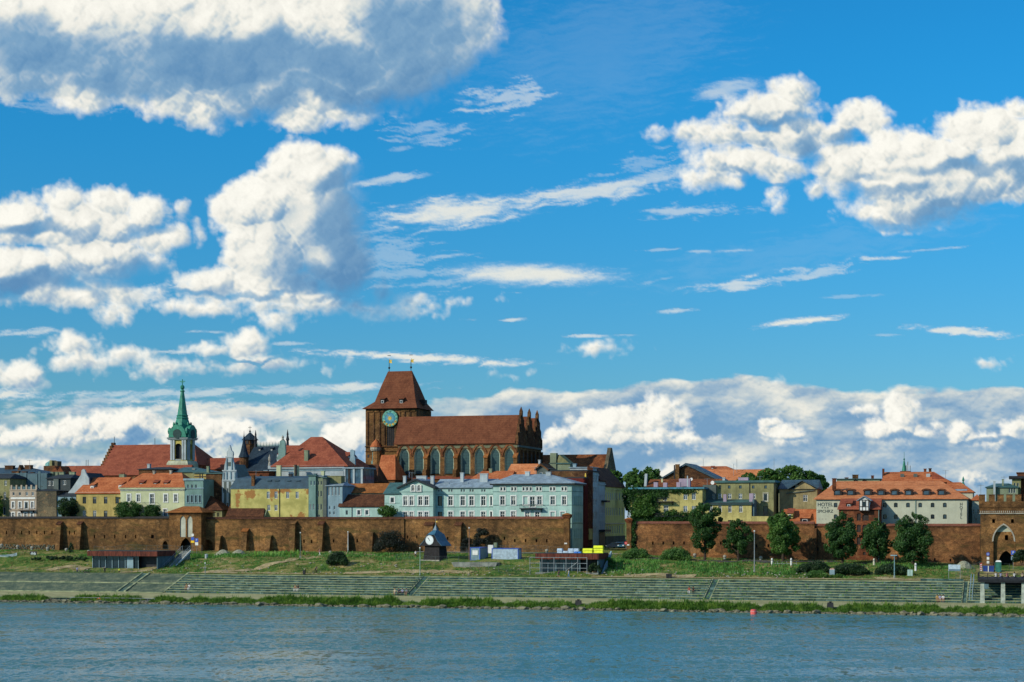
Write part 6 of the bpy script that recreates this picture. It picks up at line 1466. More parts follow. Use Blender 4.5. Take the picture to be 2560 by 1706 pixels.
def hotel():
    B = Bld('hotel', 'long pale grey-green hotel with orange tile roof, arched windows and painted name', 'hotel', 2041, 2417, 63)
    B.win([2089, 2212, 2239.5, 2270, 2300.5, 2331.5, 2362], 1263, 9, 11, 'none', fm=DARKW, arch='s'); B.win([2089, 2212, 2239.5, 2300.5, 2331.5, 2362], 1292, 9, 11, 'none', fm=DARKW, arch='s')
    D = NS(2430, B.s1)-63; ze = B.z(1247)
    B.walls(P_HOT, ze, D)
    B.roof(T_OR2, (ze, B.z(1203, dy=D*.5), B.x(2092, D/2), B.x(2352, D/2), D/2), y0=-.5, x0=-.6, x1=B.w+.4)
    B.string(1249, .3, P_TEAL2, .15, side=True)
    for px in (2094, 2126.5, 2169, 2202.5, 2236, 2271, 2316, 2353.5):
        x = B.x(px, 2.6); zt, zb = B.z(1224.5, px, 2.6), B.z(1239, px, 2.6); w = .85
        ap = archpts(x-w, x+w, zb, zt, 's', 4); o = MB().prism([(x-w, zb), (x+w, zb)]+ap, 2.6, 5.5).obj('dormer', DARKW, B.e)
        ap = archpts(x-w-.2, x+w+.2, zb, zt+.25, 's', 4); ai = archpts(x-w, x+w, zb, zt+.02, 's', 4); n = len(ap)
        MB().add([(p[0], 2.4, p[1]) for p in ai]+[(p[0], 2.4, p[1]) for p in ap]+[(p[0], 5.6, p[1]) for p in ap], [(i, i+1, n+i+1, n+i) for i in range(n-1)]+[(n+i, n+i+1, 2*n+i+1, 2*n+i) for i in range(n-1)]).obj('dormer_roof', T_OLD, o)
        MB().box(x-.5, x+.5, 2.52, 2.58, zb+.2, zt-.35).obj('window', GLASS_BLUE, o)
    DK = plain('lettering_grey', (.035, .055, .06), .8)
    text(B.e, 'lettering', 'HOTEL', B.x(2063), B.z(1261), -.03, .82, DK, wmax=B.pw(2063, 38), bold=True)
    text(B.e, 'lettering', 'SPICHRZ', B.x(2063), B.z(1278), -.03, .66, DK, wmax=B.pw(2063, 39), bold=True)
    for k in (-1, 0, 1):
        st = [(B.x(2062.5)+k*.6+(.20 if i % 2 == 0 else .09)*math.sin(math.pi*i/5), B.z(1269.5)+(.20 if i % 2 == 0 else .09)*math.cos(math.pi*i/5)) for i in range(10)]
        MB().prism(st[::-1], -.03, -.002).obj('star', DK, B.e)
    for i, ch in enumerate('HOTEL'): text(B.e, 'lettering', ch, B.x(2403), B.z(1261+i*8.3), -.03, .62, DK, bold=True)
    for k in range(3): MB().box(B.x(2048+k*8)-.12, B.x(2048+k*8)+.12, -.04, -.002, B.z(1298)-.1, B.z(1298)+.1).obj('wall_tie', STONE, B.e)
    for px in (2289,): MB().tube((B.x(px), -.1, 0), (B.x(px), -.1, ze), .08).obj('downpipe', P_TEAL2, B.e)
    B.chim(2085, 1196, 1212, 9, BR_RED, 6); 
    # brick hoist bay
    H = Bld('granary_bay', 'red brick hoist bay with tiled lean-to roof projecting from the hotel front', 'granary bay', 2097, 2199, 57.6, 7.2)
    H.holes = [(H.x(a), H.x(c), H.z(b_), H.z(t), 's') for a, c, t, b_ in ((2142, 2152, 1284, 1302), (2156, 2172, 1286, 1302), (2142, 2152, 1312, 1331), (2156, 2170, 1312, 1330), (2142, 2152, 1343, 1362), (2156, 2170, 1341, 1361), (2157, 2164, 1380, 1388))]
    H.walls(BR_RED, H.z(1274), 5.3)
    for h in H.holes: MB().box(h[0]+.02, h[1]-.02, .15, .2, h[2], h[3]).obj('shutter', DARKW, H.e)
    ze = H.z(1273); H.roof(T_RED, (ze, H.z(1246, dy=5.3), H.x(2103, 5.3), H.x(2205, 5.3), 5.2), y1=5.25, x1=H.w+.2)
    H.dormer(2122, 1259, 1270, 14, T_RED, DARKW, 1.0, 2.5, gm=GLASS_BLUE)
    x = H.x(2161); z = lambda py: H.z(py, 2161, -1.0); w = 1.05
    o = MB().box(x-w, x+w, -1.0, 3, z(1278), z(1251)).prism([(x-w, z(1251)), (x+w, z(1251)), (x, z(1244))], -1.0, 3).obj('hoist_dormer', WHITE, H.e)
    t = MB()
    for a, c, p, q in ((-w, -w+.16, 1278, 1251), (w-.16, w, 1278, 1251), (-.42, -.30, 1278, 1251), (.30, .42, 1278, 1251)): t.box(x+a, x+c, -1.06, -1.001, z(p), z(q))
    for py in (1278, 1268, 1251.5): t.box(x-w, x+w, -1.08, -1.061, z(py), z(py)+.15)
    t.obj('timber', DARKW, o); MB().box(x-.3, x+.3, -1.03, -1.001, z(1266), z(1254)).obj('window', GLASS, o)
    MB().prism([(x-w-.5, z(1253)), (x, z(1242.5)), (x+w+.5, z(1253)), (x+w+.5, z(1251)), (x, z(1240)), (x-w-.5, z(1251))], -1.3, 3.2).obj('dormer_roof', M_GREY, o)
    MB().tube((H.x(2197), -.12, 0), (H.x(2197), -.12, ze), .08).obj('downpipe', P_TEAL2, H.e)
hotel()
B = Bld('house', 'orange tiled roof with three skylights rising behind the hotel', 'house', 2203, 2372, 92)
B.walls(BR_RED, B.z(1205), 10); B.roof(T_OR, (B.z(1205), B.z(1180, dy=5), B.x(2212, 5), B.x(2335, 5), 5), x0=0)
for px in (2254, 2287, 2319): MB().box(-.45, .45, 0, .3, 0, .9).obj('skylight', P_GREY if px < 2300 else P_WHITE, B.e, loc=(B.x(px), 2.2, B.z(1194)))
B.chim(2208, 1172, 1200, 5, BR_RED, 3, cap=False); B.chim(2312.5, 1172, 1183, 6, BR_RED, 5); B.chim(2325, 1171, 1182, 6, BR_DARK, 5)
MB().prism([(B.w*.75, B.z(1180)), (B.w+.6, B.z(1205)), (B.w*.75, B.z(1205))], 1, 9).obj('side_roof', T_RED, B.e)
B = Bld('church_turret', 'thin green needle spire with mast rigs above the hotel roof', 'turret', 2250, 2275, 140)
B.walls(BR_RED, B.z(1178), 4); x = B.x(2259); MB().rings([(.62, B.z(1179)), (.28, B.z(1158)), (.12, B.z(1150)), (.25, B.z(1148)), (.06, B.z(1145)), (.04, B.z(1129))], 8, (x, 2)).obj('needle_spire', COPPER, B.e)
for px, t in ((2264, 1163), (2268, 1154), (2274, 1164)): MB().tube((B.x(px), 2, B.z(1179)), (B.x(px), 2, B.z(t)), .13).obj('mast', STEEL, B.e)
for px in (2138, 2116, 2181):
    b = Bld('house', {2138: 'mossy brown chimney stack house on the skyline left of the hotel ridge', 2116: 'flat roofed house with small red chimney seen over the hotel roof', 2181: 'low house with orange chimney block peeping over the hotel ridge'}[px], 'house', px-24, px+18, 104+(px % 7))
    b.walls(P_GRN, b.z(1199), 6); b.flat(M_TEAL, b.z(1199), .2); b.chim(px, {2138: 1187, 2116: 1194, 2181: 1189}[px], 1199, {2138: 14, 2116: 8, 2181: 6}[px], BR_DARK if px == 2138 else BR_RED, 2)
B = Bld('house', 'orange tiled side roof with dark dormer at the right end of the hotel', 'house', 2362, 2432, 76)
B.walls(P_HOT, B.z(1232), 10); B.roof(T_OR, (B.z(1230), B.z(1206, dy=5), B.x(2368, 5), B.x(2402, 5), 5)); B.dormer(2402, 1228, 1240, 26, M_GREY, IRON, .4, 3)
x = B.x(2408, 5); MB().rings([(.5, B.z(1222)), (.4, B.z(1212)), (.12, B.z(1203)), (.3, B.z(1200)), (.04, B.z(1190))], 8, (x, 5)).obj('green_finial', COPPER, B.e)
B = Bld('house', 'narrow pale house with wall boxes squeezed between hotel and gate tower', 'house', 2430, 2453, 72)
B.win([2434, 2445], 1280, 4, 12, 'none'); B.win([2440], 1302, 6, 12, 'none'); B.walls(P_HOT, B.z(1250), 6); B.roof(T_OR, (B.z(1250), B.z(1236, dy=3), 1, B.w-1, 3))
# ------------------------------------------------------------------ crenellated gate tower
def gate_tower():
    B = Bld('gate_tower', 'big crenellated brick gate tower with pointed blind arch and dark gateway', 'gate tower', 2451, 2640, 56.5, 6.6)
    e = B.e; w = B.w; z = lambda py: B.z(py, 2510)
    def ar(cx, wp, b, t, k): x = B.x(cx); a = wp/F*SN(cx, 56.5)[1]/2; return (x-a, x+a, z(b) if b else .05, z(t), k)
    big = ar(2509, 49, 0, 1313, 'p')
    B.holes = [ar(2484, 7, 1308, 1298, 's'), ar(2531, 7, 1308, 1298, 's'), big]
    zt = z(1285); B.walls(BR_WALL, zt, 11)
    # recessed inner wall with gateway
    inner = MB().wall(lambda a, d, zz: (a, .7+d, zz), big[0]-.02, big[1]+.02, 0, z(1330), [ar(2515, 35, 0, 1377, 'p'), ar(2516, 8, 1351, 1338, 's')], .8)
    inner.obj('recessed_wall', BR_WALL, e)
    MB().add([(big[0], .72, z(1330)), (big[1], .72, z(1330)), (big[1], .72, z(1312)), (big[0], .72, z(1312))], [(0, 1, 2, 3)]).obj('pale_tympanum', P_HOT, e)
    ap = archpts(big[0]-.3, big[1]+.3, 0, big[3]+.35, 'p', 8); ai = archpts(big[0], big[1], 0, big[3], 'p', 8); n = len(ap)
    MB().add([(p[0], -.07, p[1]) for p in ai]+[(p[0], -.07, p[1]) for p in ap]+[(p[0], 0, p[1]) for p in ap], [(i, i+1, n+i+1, n+i) for i in range(n-1)]+[(n+i, n+i+1, 2*n+i+1, 2*n+i) for i in range(n-1)]).obj('arch_moulding', STONE, e)
    for s_ in (-1,): pass
    MB().box(big[0]-.35, big[0]-.02, -.07, -.001, 0, ap[-1][1]).box(big[1]+.02, big[1]+.35, -.07, -.001, 0, ap[-1][1]).obj('arch_moulding', BR_CH, e)
    h2 = ar(2515, 35, 0, 1377, 'p'); MB().box(h2[0]-.5, h2[1]+.5, 7.0, 7.1, 0, z(1370)).obj('passage_end', IRON, e)
    # frieze and battlements
    MB().box(-.25, w+.25, -.25, -.002, z(1285), z(1283)).obj('frieze_ledge', STONE, e)
    MB().box(-.15, w+.15, -.15, -.003, z(1283), z(1270)).obj('frieze', plaster('frieze_light', (.34, .31, .22), .4), e)
    d = MB(); x = 0
    while x < w: d.box(x, x+.16, -.22, -.151, z(1282), z(1277.5)); x += .42
    d.obj('dentils', STONE, e)
    MB().box(-.3, w+.3, -.3, 11.2, z(1269), z(1254)).obj('parapet', BR_CH, e)
    MB().box(-.2, w+.2, -.2, 11, z(1285)+.01, z(1269)).obj('parapet_core', BR_CH, e)
    for k in range(9):
        px = 2456+k*22; 
        if k: x = B.x(px)
        else: x = .2
        MB().box(x-.6+.1, x+.75, -.3, .5, z(1254), z(1238)).obj('merlon', BR_CH, e); MB().prism([(x-.62, z(1238)), (x+.87, z(1238)), (x+.75, z(1236.5)), (x-.5, z(1236.5))], -.4, .6).obj('merlon_cap', T_OLD, e)
gate_tower()
B = Bld('house', 'pale yellow tall house block showing above the gate tower battlements', 'house', 2466, 2545, 90)
B.win([2524, 2530, 2536], 1226, 4, 14, 'none'); B.walls(P_GRN, B.z(1218), 8); B.roof(M_TEAL, (B.z(1218), B.z(1209, dy=4), B.w*.3, B.w*.7, 4)); B.chim(2486, 1203, 1240, 5, P_WHITE, -1, .5); B.chim(2507, 1198, 1222, 4, P_GRN, 1, .4)
B = Bld('house', 'stepped yellow house with dark cornice at the right edge skyline', 'house', 2530, 2552, 92)
B.win([2537, 2545], 1215, 4, 14, 'none'); B.walls(P_OLIVE, B.z(1198), 8); B.flat(IRON, B.z(1197), .6, .7)
B = Bld('tower_block', 'plain red brick tower block cut by the right edge', 'tower', 2543, 2640, 96)
B.walls(BR_RED, B.z(1184), 9); B.flat(T_OLD, B.z(1184), .3, .2)

# ------------------------------------------------------------------ foreground pavilions
RUST = mat('rusty_red_boards', lambda g, tc: g.mix(g.sstep(g.noise(g.v('MULTIPLY', tc, (3, 3, .6)), 1.0, 5, .65), .35, .65), (.055, .016, .012), (.16, .045, .028)), .8, .2)
def pavilion(name, label, xa, xb, xc, n, pt, pm, pb, scaffold=False):
    """flat roofed pavilion: roof from xa to xc, glass front from xa to xb"""
    B = Bld(name, label, 'pavilion', xa, xc, n, None); B.zb = ZP(pb, B.Y0); B.e.location.z = B.zb
    zt, zm = B.z(pt, xa), B.z(pm, xa); w = B.w; D = 8
    MB().box(-.6, w+.1, -.9, D, zm, zt).obj('fascia', RUST, B.e)
    MB().box(-.5, w, -.8, D, zt, zt+.08).obj('roof_felt', M_BLACK, B.e)
    MB().box(.2, w-.1, 1.6, 1.7, 0, zm).obj('rear_wall', IRON, B.e)
    xg = B.x(xb)
    MB().box(.1, xg, .5, .54, .1, zm).obj('glazing', GLASS, B.e)
    k = int((xg)/1.6)
    for i in range(k+1):
        x = .1+(xg-.2)*i/k; MB().box(x-.06, x+.06, .3, .49, 0, zm).obj('glazing_post', P_BLUE2, B.e)
    MB().box(-.6, w, -.9, 1.5, -.35, 0).obj('floor_slab', CONC, B.e)
    MB().box(w-.3, w-.1, -.4, D, -.3, zm).obj('side_wall', P_BLUE, B.e)
    return B
B = pavilion('cafe_pavilion', 'low glass cafe pavilion with rusty red roof edge and side staircase', 229, 345, 397, 27, 1378, 1390, 1426)
MB().box(B.x(316), B.x(332), .2, .29, 0, B.z(1394)).obj('door_panel', P_BLUE2, B.e)
# staircase climbing to the wall at its right
b = MB(); zt0 = B.z(1378, 229)
for k in range(18):
    y = 1.0+k*.55; b.box(B.w+.3, B.w+2.3, y, y+.6, 0, .2+k*(zt0/18))
b.obj('staircase', CONC, B.e); r = MB()
for x in (B.w+.35, B.w+2.25):
    r.tube((x, 1, 1.1), (x, 11, zt0+1.1), .04); r.tube((x, 1, .6), (x, 11, zt0+.6), .03)
    for k in range(10): y = 1+k*1.1; r.tube((x, y, .1+k*zt0/9.2), (x, y, 1.1+k*zt0/9.05), .035)
r.obj('stair_railing', STEEL, B.e)
MB().prism([(1, 0), (1.4, 0), (11, zt0-.3), (11, zt0+.2)], B.w+2.31, B.w+2.5, 'x').obj('stair_string', WHITE, B.e)
CAFE = B
B2 = pavilion('pavilion', 'glass pavilion under a rusty roof edge with pipe scaffold in front', 1348, 1450, 1498, 27, 1384, 1398, 1431)
r = MB(); xs = [B2.x(p) for p in (1330, 1360, 1390, 1420, 1449, 1472)]; zt = B2.z(1394); y = -1.6
for x in xs: r.tube((x, y, -.6), (x, y, zt), .07)
for z in (zt, zt*.62, zt*.30): r.tube((xs[0], y, z), (xs[-1], y, z), .06)
r.tube((xs[3], y-.1, .4), (xs[4], y-.1, zt*.7), .06); r.obj('pipe_scaffold', STEEL, B2.e)
MB().prism([(.5, -.2), (3.5, -.2), (9, zt+.4), (9, zt+1.2), (3, 1.2)], B2.w+.3, B2.w+.6, 'x').obj('ramp_wall', P_BLUE2, B2.e)
# pallets on the roof
def pallet(name, label, cat, px0, px1, pt, pb, n, m, rows, cols, group=None):
    s0, Y = SN(px0, n); w = (px1-px0)/F*Y; z0, z1 = ZP(pb, Y), ZP(pt, Y)
    e = thing(name, label, cat, s0, n, z0, 0, group); r = random.Random(px0)
    for i in range(cols):
        for j in range(rows):
            if j == rows-1 and r.random() < .25 and rows > 1: continue
            a = w*i/cols; h = (z1-z0)/rows; j_ = r.uniform(-.08, .08)
            b = MB().frus((a+.03, a+w/cols-.03, j_, 1.3+j_), j*h, (a+.09, a+w/cols-.10, j_+.08, 1.2+j_), (j+1)*h-.04); b.obj('package', m, e)
    return e
YELW = plain('yellow_wrap', (.72, .80, .01), .45, .12, 2.0, .4)
pallet('pallet_stack', 'bright yellow wrapped packs stacked on the pavilion roof, left pile', 'wrapped packs', 1456, 1482, 1365, 1383, 30, YELW, 3, 1)
pallet('pallet_stack', 'bright yellow wrapped packs stacked on the pavilion roof, right pile', 'wrapped packs', 1483, 1508, 1364, 1383, 30.2, YELW, 3, 1)
pallet('pallet_stack', 'long row of pale blue wrapped bundles on the pavilion roof', 'wrapped bundles', 1392, 1448, 1371, 1384, 30, plain('pale_wrap', (.38, .50, .62), .4, .25, 3), 2, 4)
pallet('tarpaulin', 'bright blue tarpaulin heap at the end of the pale bundles', 'tarpaulin', 1434, 1453, 1379, 1385, 29, plain('blue_tarp', (.02, .16, .55), .5), 1, 2)
# site containers
def container(label, xa, xb, n, pt, pb, wall, D, window_=False):
    B = Bld('site_container', label, 'container', xa, xb, n); B.zb = ZP(pb, B.Y0); B.e.location.z = B.zb; zt = B.z(pt); w = B.w
    MB().box(.1, w-.1, .05, D-.05, .1, zt-.1).obj('body', wall, B.e)
    bl = plain('container_blue', (.04, .10, .40), .5); b = MB(); t = .18
    for x in (0, w-t):
        for y in (0, D-t): b.box(x, x+t, y, y+t, 0, zt)
    for z in (0, zt-t): b.box(t, w-t, 0, t, z, z+t).box(t, w-t, D-t, D, z, z+t).box(0, t, t, D-t, z, z+t).box(w-t, w, t, D-t, z, z+t)
    b.obj('frame', bl, B.e)
    b = MB(); x = .4
    while x < w-.4: b.box(x, x+.06, .02, .049, .2, zt-.2); x += .3
    kind(b.obj('ribs', wall, B.e), 'stuff')
    if window_: MB().box(w*.25, w*.78, -.03, .03, zt*.42, zt*.78).obj('window', WHITE, B.e)
    return B
B = container('small pale site container with blue frame and white window, turned end on', 1175, 1200, 38, 1369, 1402, P_BLUE2, 6.0, True)
MB().frus((-1.0, B.w+5.0, -6.4, -3.6), -2.3, (-2.2, B.w+5.8, -6.4, -3.6), -.25).obj('concrete_ramp', CONC, B.e)
B = container('long pale site container with blue frame', 1229, 1296, 39, 1371, 1404, plain('container_pale', (.36, .47, .56), .6), 2.5)
B.chim(1226, 1363, 1370, 13, WHITE, .5, .8, name='roof_box', cap=False); B.chim(1238, 1357, 1370, 8, P_GRN, 2, .8, name='roof_box', cap=False)
# clock hut
def clock_hut():
    BW = plain('black_timber', (.012, .013, .017), .8, .4)
    B = Bld('clock_hut', 'black timber clock hut with white clock face and flared blue metal roof', 'clock hut', 1058, 1104, 37); B.e.rotation_euler.z -= R(14); B.zb = ZP(1400, B.Y0); B.e.location.z = B.zb
    w = B.w; D = 3.4; zt = B.z(1359)
    MB().frus((0, w, 0, D), 0, (.35, w-.35, .3, D-.3), zt).obj('body', BW, B.e)
    b = MB(); 
    for k in range(12): x = .15+k*(w-.3)/11; b.frus((x-.04, x+.04, -.04, .3), .05, (.35+(x-.15)*.84-.02, .35+(x-.15)*.84+.05, .27, .5), zt)
    kind(b.obj('cover_strips', DARKW, B.e), 'stuff')
    cx = B.x(1084-2.5); z = lambda py: B.z(py)
    g = z(1336)
    MB().prism([(-.66, zt-.55), (w+.66, zt-.55), (w-.30, zt+.42), (cx+.85, g-.08), (cx-.85, g-.08), (.30, zt+.42)], -.28, .5).obj('gable', BW, B.e)
    BM = plain('blue_roof_metal', (.035, .12, .19), .45, .2)
    b = MB(); y0, y1 = -.35, D+.35; zr = g+.1
    L = [(-.75, zt-.55), (.30, zt+.45), (cx-.85, g-.05)]; Rr = [(w+.75, zt-.55), (w-.30, zt+.45), (cx+.85, g-.05)]
    for P in (L, Rr[::-1]):
        for (a, za), (c, zc) in zip(P, P[1:]):
            b.add([(a, y0, za), (c, y0, zc), (c, y1, zc), (a, y1, za), (a, y0, za+.12), (c, y0, zc+.12), (c, y1, zc+.12), (a, y1, za+.12)], [(0, 3, 2, 1), (4, 5, 6, 7), (0, 1, 5, 4), (1, 2, 6, 5), (2, 3, 7, 6), (3, 0, 4, 7)])
    b.frus((cx-1.0, cx+1.0, y0, y1), g-.1, (cx-.45, cx+.45, D/2-.45, D/2+.45), z(1326)); b.frus((cx-.45, cx+.45, D/2-.45, D/2+.45), z(1326), (cx-.06, cx+.06, D/2-.06, D/2+.06), z(1313)); b.obj('roof', BM, B.e)
    b = MB().tube((cx, D/2, z(1314)), (cx, D/2, z(1297)), .05); b.ball((cx, D/2, z(1311)), .14, 6); o = b.obj('finial', STEEL, B.e)
    MB().box(cx+.05, cx+.4, D/2-.03, D/2+.03, z(1306), z(1303)).obj('weathervane', GOLD, o)
    r = (B.x(1089.5)-B.x(1067.5))/2; fx, fz = B.x(1078), z(1350.5); n = 32
    f = MB().add([(fx+r*math.cos(2*math.pi*i/n), -.34, fz+r*math.sin(2*math.pi*i/n)) for i in range(n)]+[(fx+r*math.cos(2*math.pi*i/n), .3, fz+r*math.sin(2*math.pi*i/n)) for i in range(n)], [tuple(range(n))]+[(i, i+n, (i+1) % n+n, (i+1) % n) for i in range(n)]).obj('clock_face', plain('clock_white', (.62, .70, .74), .5, .08), B.e)
    def hand(a, L, t): 
        dx, dz = math.sin(a), math.cos(a); MB().add([(fx-dx*.15-dz*t, -.37, fz-dz*.15+dx*t), (fx-dx*.15+dz*t, -.37, fz-dz*.15-dx*t), (fx+dx*L+dz*t*.5, -.37, fz+dz*L-dx*t*.5), (fx+dx*L-dz*t*.5, -.37, fz+dz*L+dx*t*.5)], [(0, 1, 2, 3)]).obj('clock_hand', IRON, f)
    hand(R(-28), r*.62, .06); hand(R(-45), r*.85, .04); hand(R(150), r*.3, .05)
    for i in range(12):
        a = i*math.pi/6; MB().box(-.02, .02, -.36, -.345, r*.80, r*.92).obj('hour_mark', IRON, f, loc=(fx, 0, fz)).rotation_euler = (0, a, 0)
    MB().box(-.5, w+.2, -.5, -.2, -.25, .02).obj('base_beam', STONE, B.e)
clock_hut()
# ------------------------------------------------------------------ trees and plants
L_TREE = leafm('tree', (.010, .030, .010), (.022, .060, .016), (.050, .105, .026))
L_DARK = leafm('dark_tree', (.008, .020, .012), (.016, .038, .016), (.034, .066, .022))
L_LIGHT = leafm('light_tree', (.018, .050, .010), (.040, .095, .020), (.085, .15, .035))
L_BUSH = leafm('bush', (.018, .052, .014), (.045, .105, .026), (.095, .175, .045))
L_REED = leafm('reed', (.016, .048, .008), (.050, .115, .016), (.14, .20, .035))
L_WEED = leafm('weed', (.022, .075, .014), (.050, .135, .028), (.10, .21, .05))
L_PALE = leafm('pale_green', (.05, .11, .02), (.10, .20, .04), (.18, .30, .085))
L_IVY = leafm('ivy', (.008, .028, .010), (.018, .055, .014), (.045, .10, .022))
L_DRY = leafm('dry_grass', (.060, .062, .018), (.115, .110, .036), (.19, .17, .07))
BARK = plain('bark', (.050, .038, .028), .95, .35, 3)
def leaves(clumps, n, size, rnd, shell=.55):
    """leaf sprays scattered through a list of ellipsoid clumps (c, r)"""
    w = np.array([r[0]*r[1]*r[2] for c, r in clumps])**.67; w = w/w.sum()
    g = np.random.default_rng(rnd.randrange(1 << 30))
    k = g.choice(len(clumps), n, p=w)
    cs = np.array([c for c, r in clumps]); rs = np.array([r for c, r in clumps])
    d = g.normal(size=(n, 3)); d /= np.linalg.norm(d, axis=1)[:, None]
    rad = g.uniform(shell**3, 1.12, n)**(1/3)
    p = cs[k]+d*rs[k]*rad[:, None]
    # random leaf plane leaning outwards
    a = g.normal(size=(n, 3))*.75+d*.9; a /= np.linalg.norm(a, axis=1)[:, None]
    b = np.cross(a, g.normal(size=(n, 3))); b /= np.linalg.norm(b, axis=1)[:, None]+1e-9; c = np.cross(a, b)
    s = size*g.uniform(.5, 1.35, n)[:, None]
    v = np.stack([p-b*s, p+c*s*.62, p+b*s, p-c*s*.62], 1).reshape(-1, 3)
    return v
def leafmesh(name, v, m):
    me = bpy.data.meshes.new(name); n = len(v)//4
    me.vertices.add(len(v)); me.vertices.foreach_set('co', v.astype(np.float32).ravel())
    me.loops.add(len(v)); me.loops.foreach_set('vertex_index', np.arange(len(v), dtype=np.int32))
    me.polygons.add(n); me.polygons.foreach_set('loop_start', np.arange(0, len(v), 4, dtype=np.int32)); me.update(calc_edges=True)
    me.materials.append(m); return me
def crown_clumps(w, h, z0, shape, r, k=26):
    out = []
    for i in range(k):
        t = (i+.5)/k; z = z0+h*t
        if shape == 'cone': R_ = w/2*(1-t)**.72*(.45+1.1*min(1, t*5))*.9
        elif shape == 'spindle': R_ = w/2*(math.sin(math.pi*min(1, .10+.86*(1-t)**.8)))**.9*(1.05-.25*t)
        elif shape == 'round': R_ = w/2*math.sqrt(max(.03, 1-(2*t-1)**2))
        elif shape == 'oval': R_ = w/2*(math.sin(math.pi*min(1, .12+t*.9))**.6)
        else: R_ = w/2*(.6+.4*math.sin(7*t+1))*(1-t*.3)
        a = i*2.4+r.uniform(-.6, .6); q = R_*r.uniform(.40, .92); s = max(.32, R_*r.uniform(.26, .50))
        out.append(((q*math.cos(a), q*math.sin(a), z), (s, s, s*r.uniform(.6, .9))))
        if r.random() < .6:
            a += 2.2; q = R_*r.uniform(.2, .6); s *= .8; out.append(((q*math.cos(a), q*math.sin(a), z+r.uniform(-.4, .4)), (s, s, s*.8)))
        if r.random() < .35: q = R_*1.0; s2 = s*.42; a += 1.3; out.append(((q*math.cos(a), q*math.sin(a), z), (s2, s2, s2)))
    return out
def tree(name, label, cat, px, pb, pt, wp, n, shape='oval', m=None, seed=1, nl=5200, size=.30, trunk=.22, group=None, z=None, k=26):
    s, Y = SN(px, n); zb = ZP(pb, Y) if z is None else z; H = ZP(pt, Y)-zb; W_ = wp/F*Y; r = random.Random(seed)
    e = thing(name, label, cat, s, n, zb, 0, group)
    b = MB(); z0 = H*trunk; rt = max(.10, W_*.035)
    b.tube((0, 0, -1.0), (0.05, 0, z0), rt*1.25, 8, rt); top = H*.86; p = (0.05, 0, z0)
    for i in range(3): q = (r.uniform(-.25, .25), r.uniform(-.25, .25), z0+(top-z0)*(i+1)/3); b.tube(p, q, rt*(1-.28*i), 6, rt*(1-.28*(i+1))); p = q
    cl = crown_clumps(W_, H-z0*.85, z0*.85, shape, r, k)
    for c, rr in cl[::2]:
        zz = max(z0*.9, c[2]-abs(c[0])*.6-.5); b.tube((0, 0, zz), c, rt*.30, 5, rt*.08)
    b.obj('trunk', m and BARK or BARK, e)
    newobj('crown', leafmesh('crown', leaves(cl, int(nl*1.9), size*.70, r), m or L_TREE), e)
    return e
tr = 'trees in front of the town wall'
tree('tree', 'tall dense pointed dark green tree, leftmost before the town wall', 'tree', 1762, 1396, 1258, 92, 49, 'spindle', L_TREE, 11, 7500, .28, .10, tr)
tree('tree', 'slimmer irregular tree with forked crown, second before the wall', 'tree', 1845, 1397, 1297, 71, 49, 'oval', L_TREE, 22, 4600, .27, .18, tr, k=20)
tree('tree', 'light green rounded tree before the low orange roofed house', 'tree', 1957, 1400, 1277, 90, 49, 'oval', L_LIGHT, 33, 6800, .30, .17, tr)
tree('tree', 'broad full tree covering the left of the brick hoist bay', 'tree', 2106, 1408, 1281, 90, 46, 'oval', L_TREE, 44, 7200, .30, .13, tr)
tree('tree', 'medium tree in front of the brick hoist bay, with the slim dark trunk', 'tree', 2192, 1412, 1296, 81, 46.5, 'oval', L_TREE, 55, 6200, .30, .22, tr)
tree('tree', 'largest full tree right of the hoist bay, near the blue lamp post', 'tree', 2282, 1412, 1280, 99, 46, 'oval', L_TREE, 66, 8200, .30, .10, tr)
tb = 'trees behind the town wall'
tree('tree', 'dark rounded tree between brick party wall and ochre house', 'tree', 168, 1300, 1245, 56, 65.5, 'round', L_DARK, 71, 3600, .26, .05, tb)
tree('tree', 'broad dark green tree top in front of the pale green villa', 'tree', 323, 1300, 1256, 76, 63, 'round', L_TREE, 72, 4200, .26, .05, tb)
tree('tree', 'small bushy tree top beside the gatehouse roof', 'tree', 378, 1300, 1264, 46, 63, 'round', L_TREE, 73, 3000, .24, .05, tb)
tree('tree', 'small leafy tree at the left edge before the ochre house', 'tree', -4, 1300, 1232, 26, 65.5, 'round', L_LIGHT, 74, 1800, .24, .05, tb)
tree('tree', 'small leafy bush tree before the teal corner house', 'tree', 969, 1300, 1264, 44, 63.6, 'round', L_LIGHT, 75, 1500, .24, .2, tb)
tf = 'trees on the skyline behind the houses'
tree('tree', 'light green tree crown on the skyline right of the friary gable', 'tree', 1535, 1260, 1176, 54, 130, 'round', L_LIGHT, 81, 3600, .42, .2, tf)
tree('tree', 'darker tree crown with lumpy top above the street', 'tree', 1588, 1260, 1172, 50, 120, 'round', L_BUSH, 82, 3600, .40, .2, tf)
tree('tree', 'tallest lumpy tree crown left of the dark brick gable', 'tree', 1623, 1260, 1168, 54, 125, 'round', L_BUSH, 83, 3600, .40, .2, tf)
tree('tree', 'low tree filling the gap behind the yellow-green street front', 'tree', 1570, 1290, 1212, 26, 112, 'round', L_TREE, 84, 3000, .40, .2, tf)
for i, (px, pt, w, lab) in enumerate(((1872, 1184, 60, 'low light green tree top before the long orange roof'), (1920, 1172, 70, 'green tree top at the right end of the long orange roof'), (1975, 1164, 84, 'highest broad green tree top on the right skyline'), (2022, 1178, 64, 'green tree top above the dark blue roof'), (2052, 1189, 38, 'smallest light tree top left of the hotel roof'))):
    tree('tree', lab, 'tree', px, 1262, pt, w, 112+i*2, 'round', L_LIGHT, 90+i, 3800, .42, .15, tf)
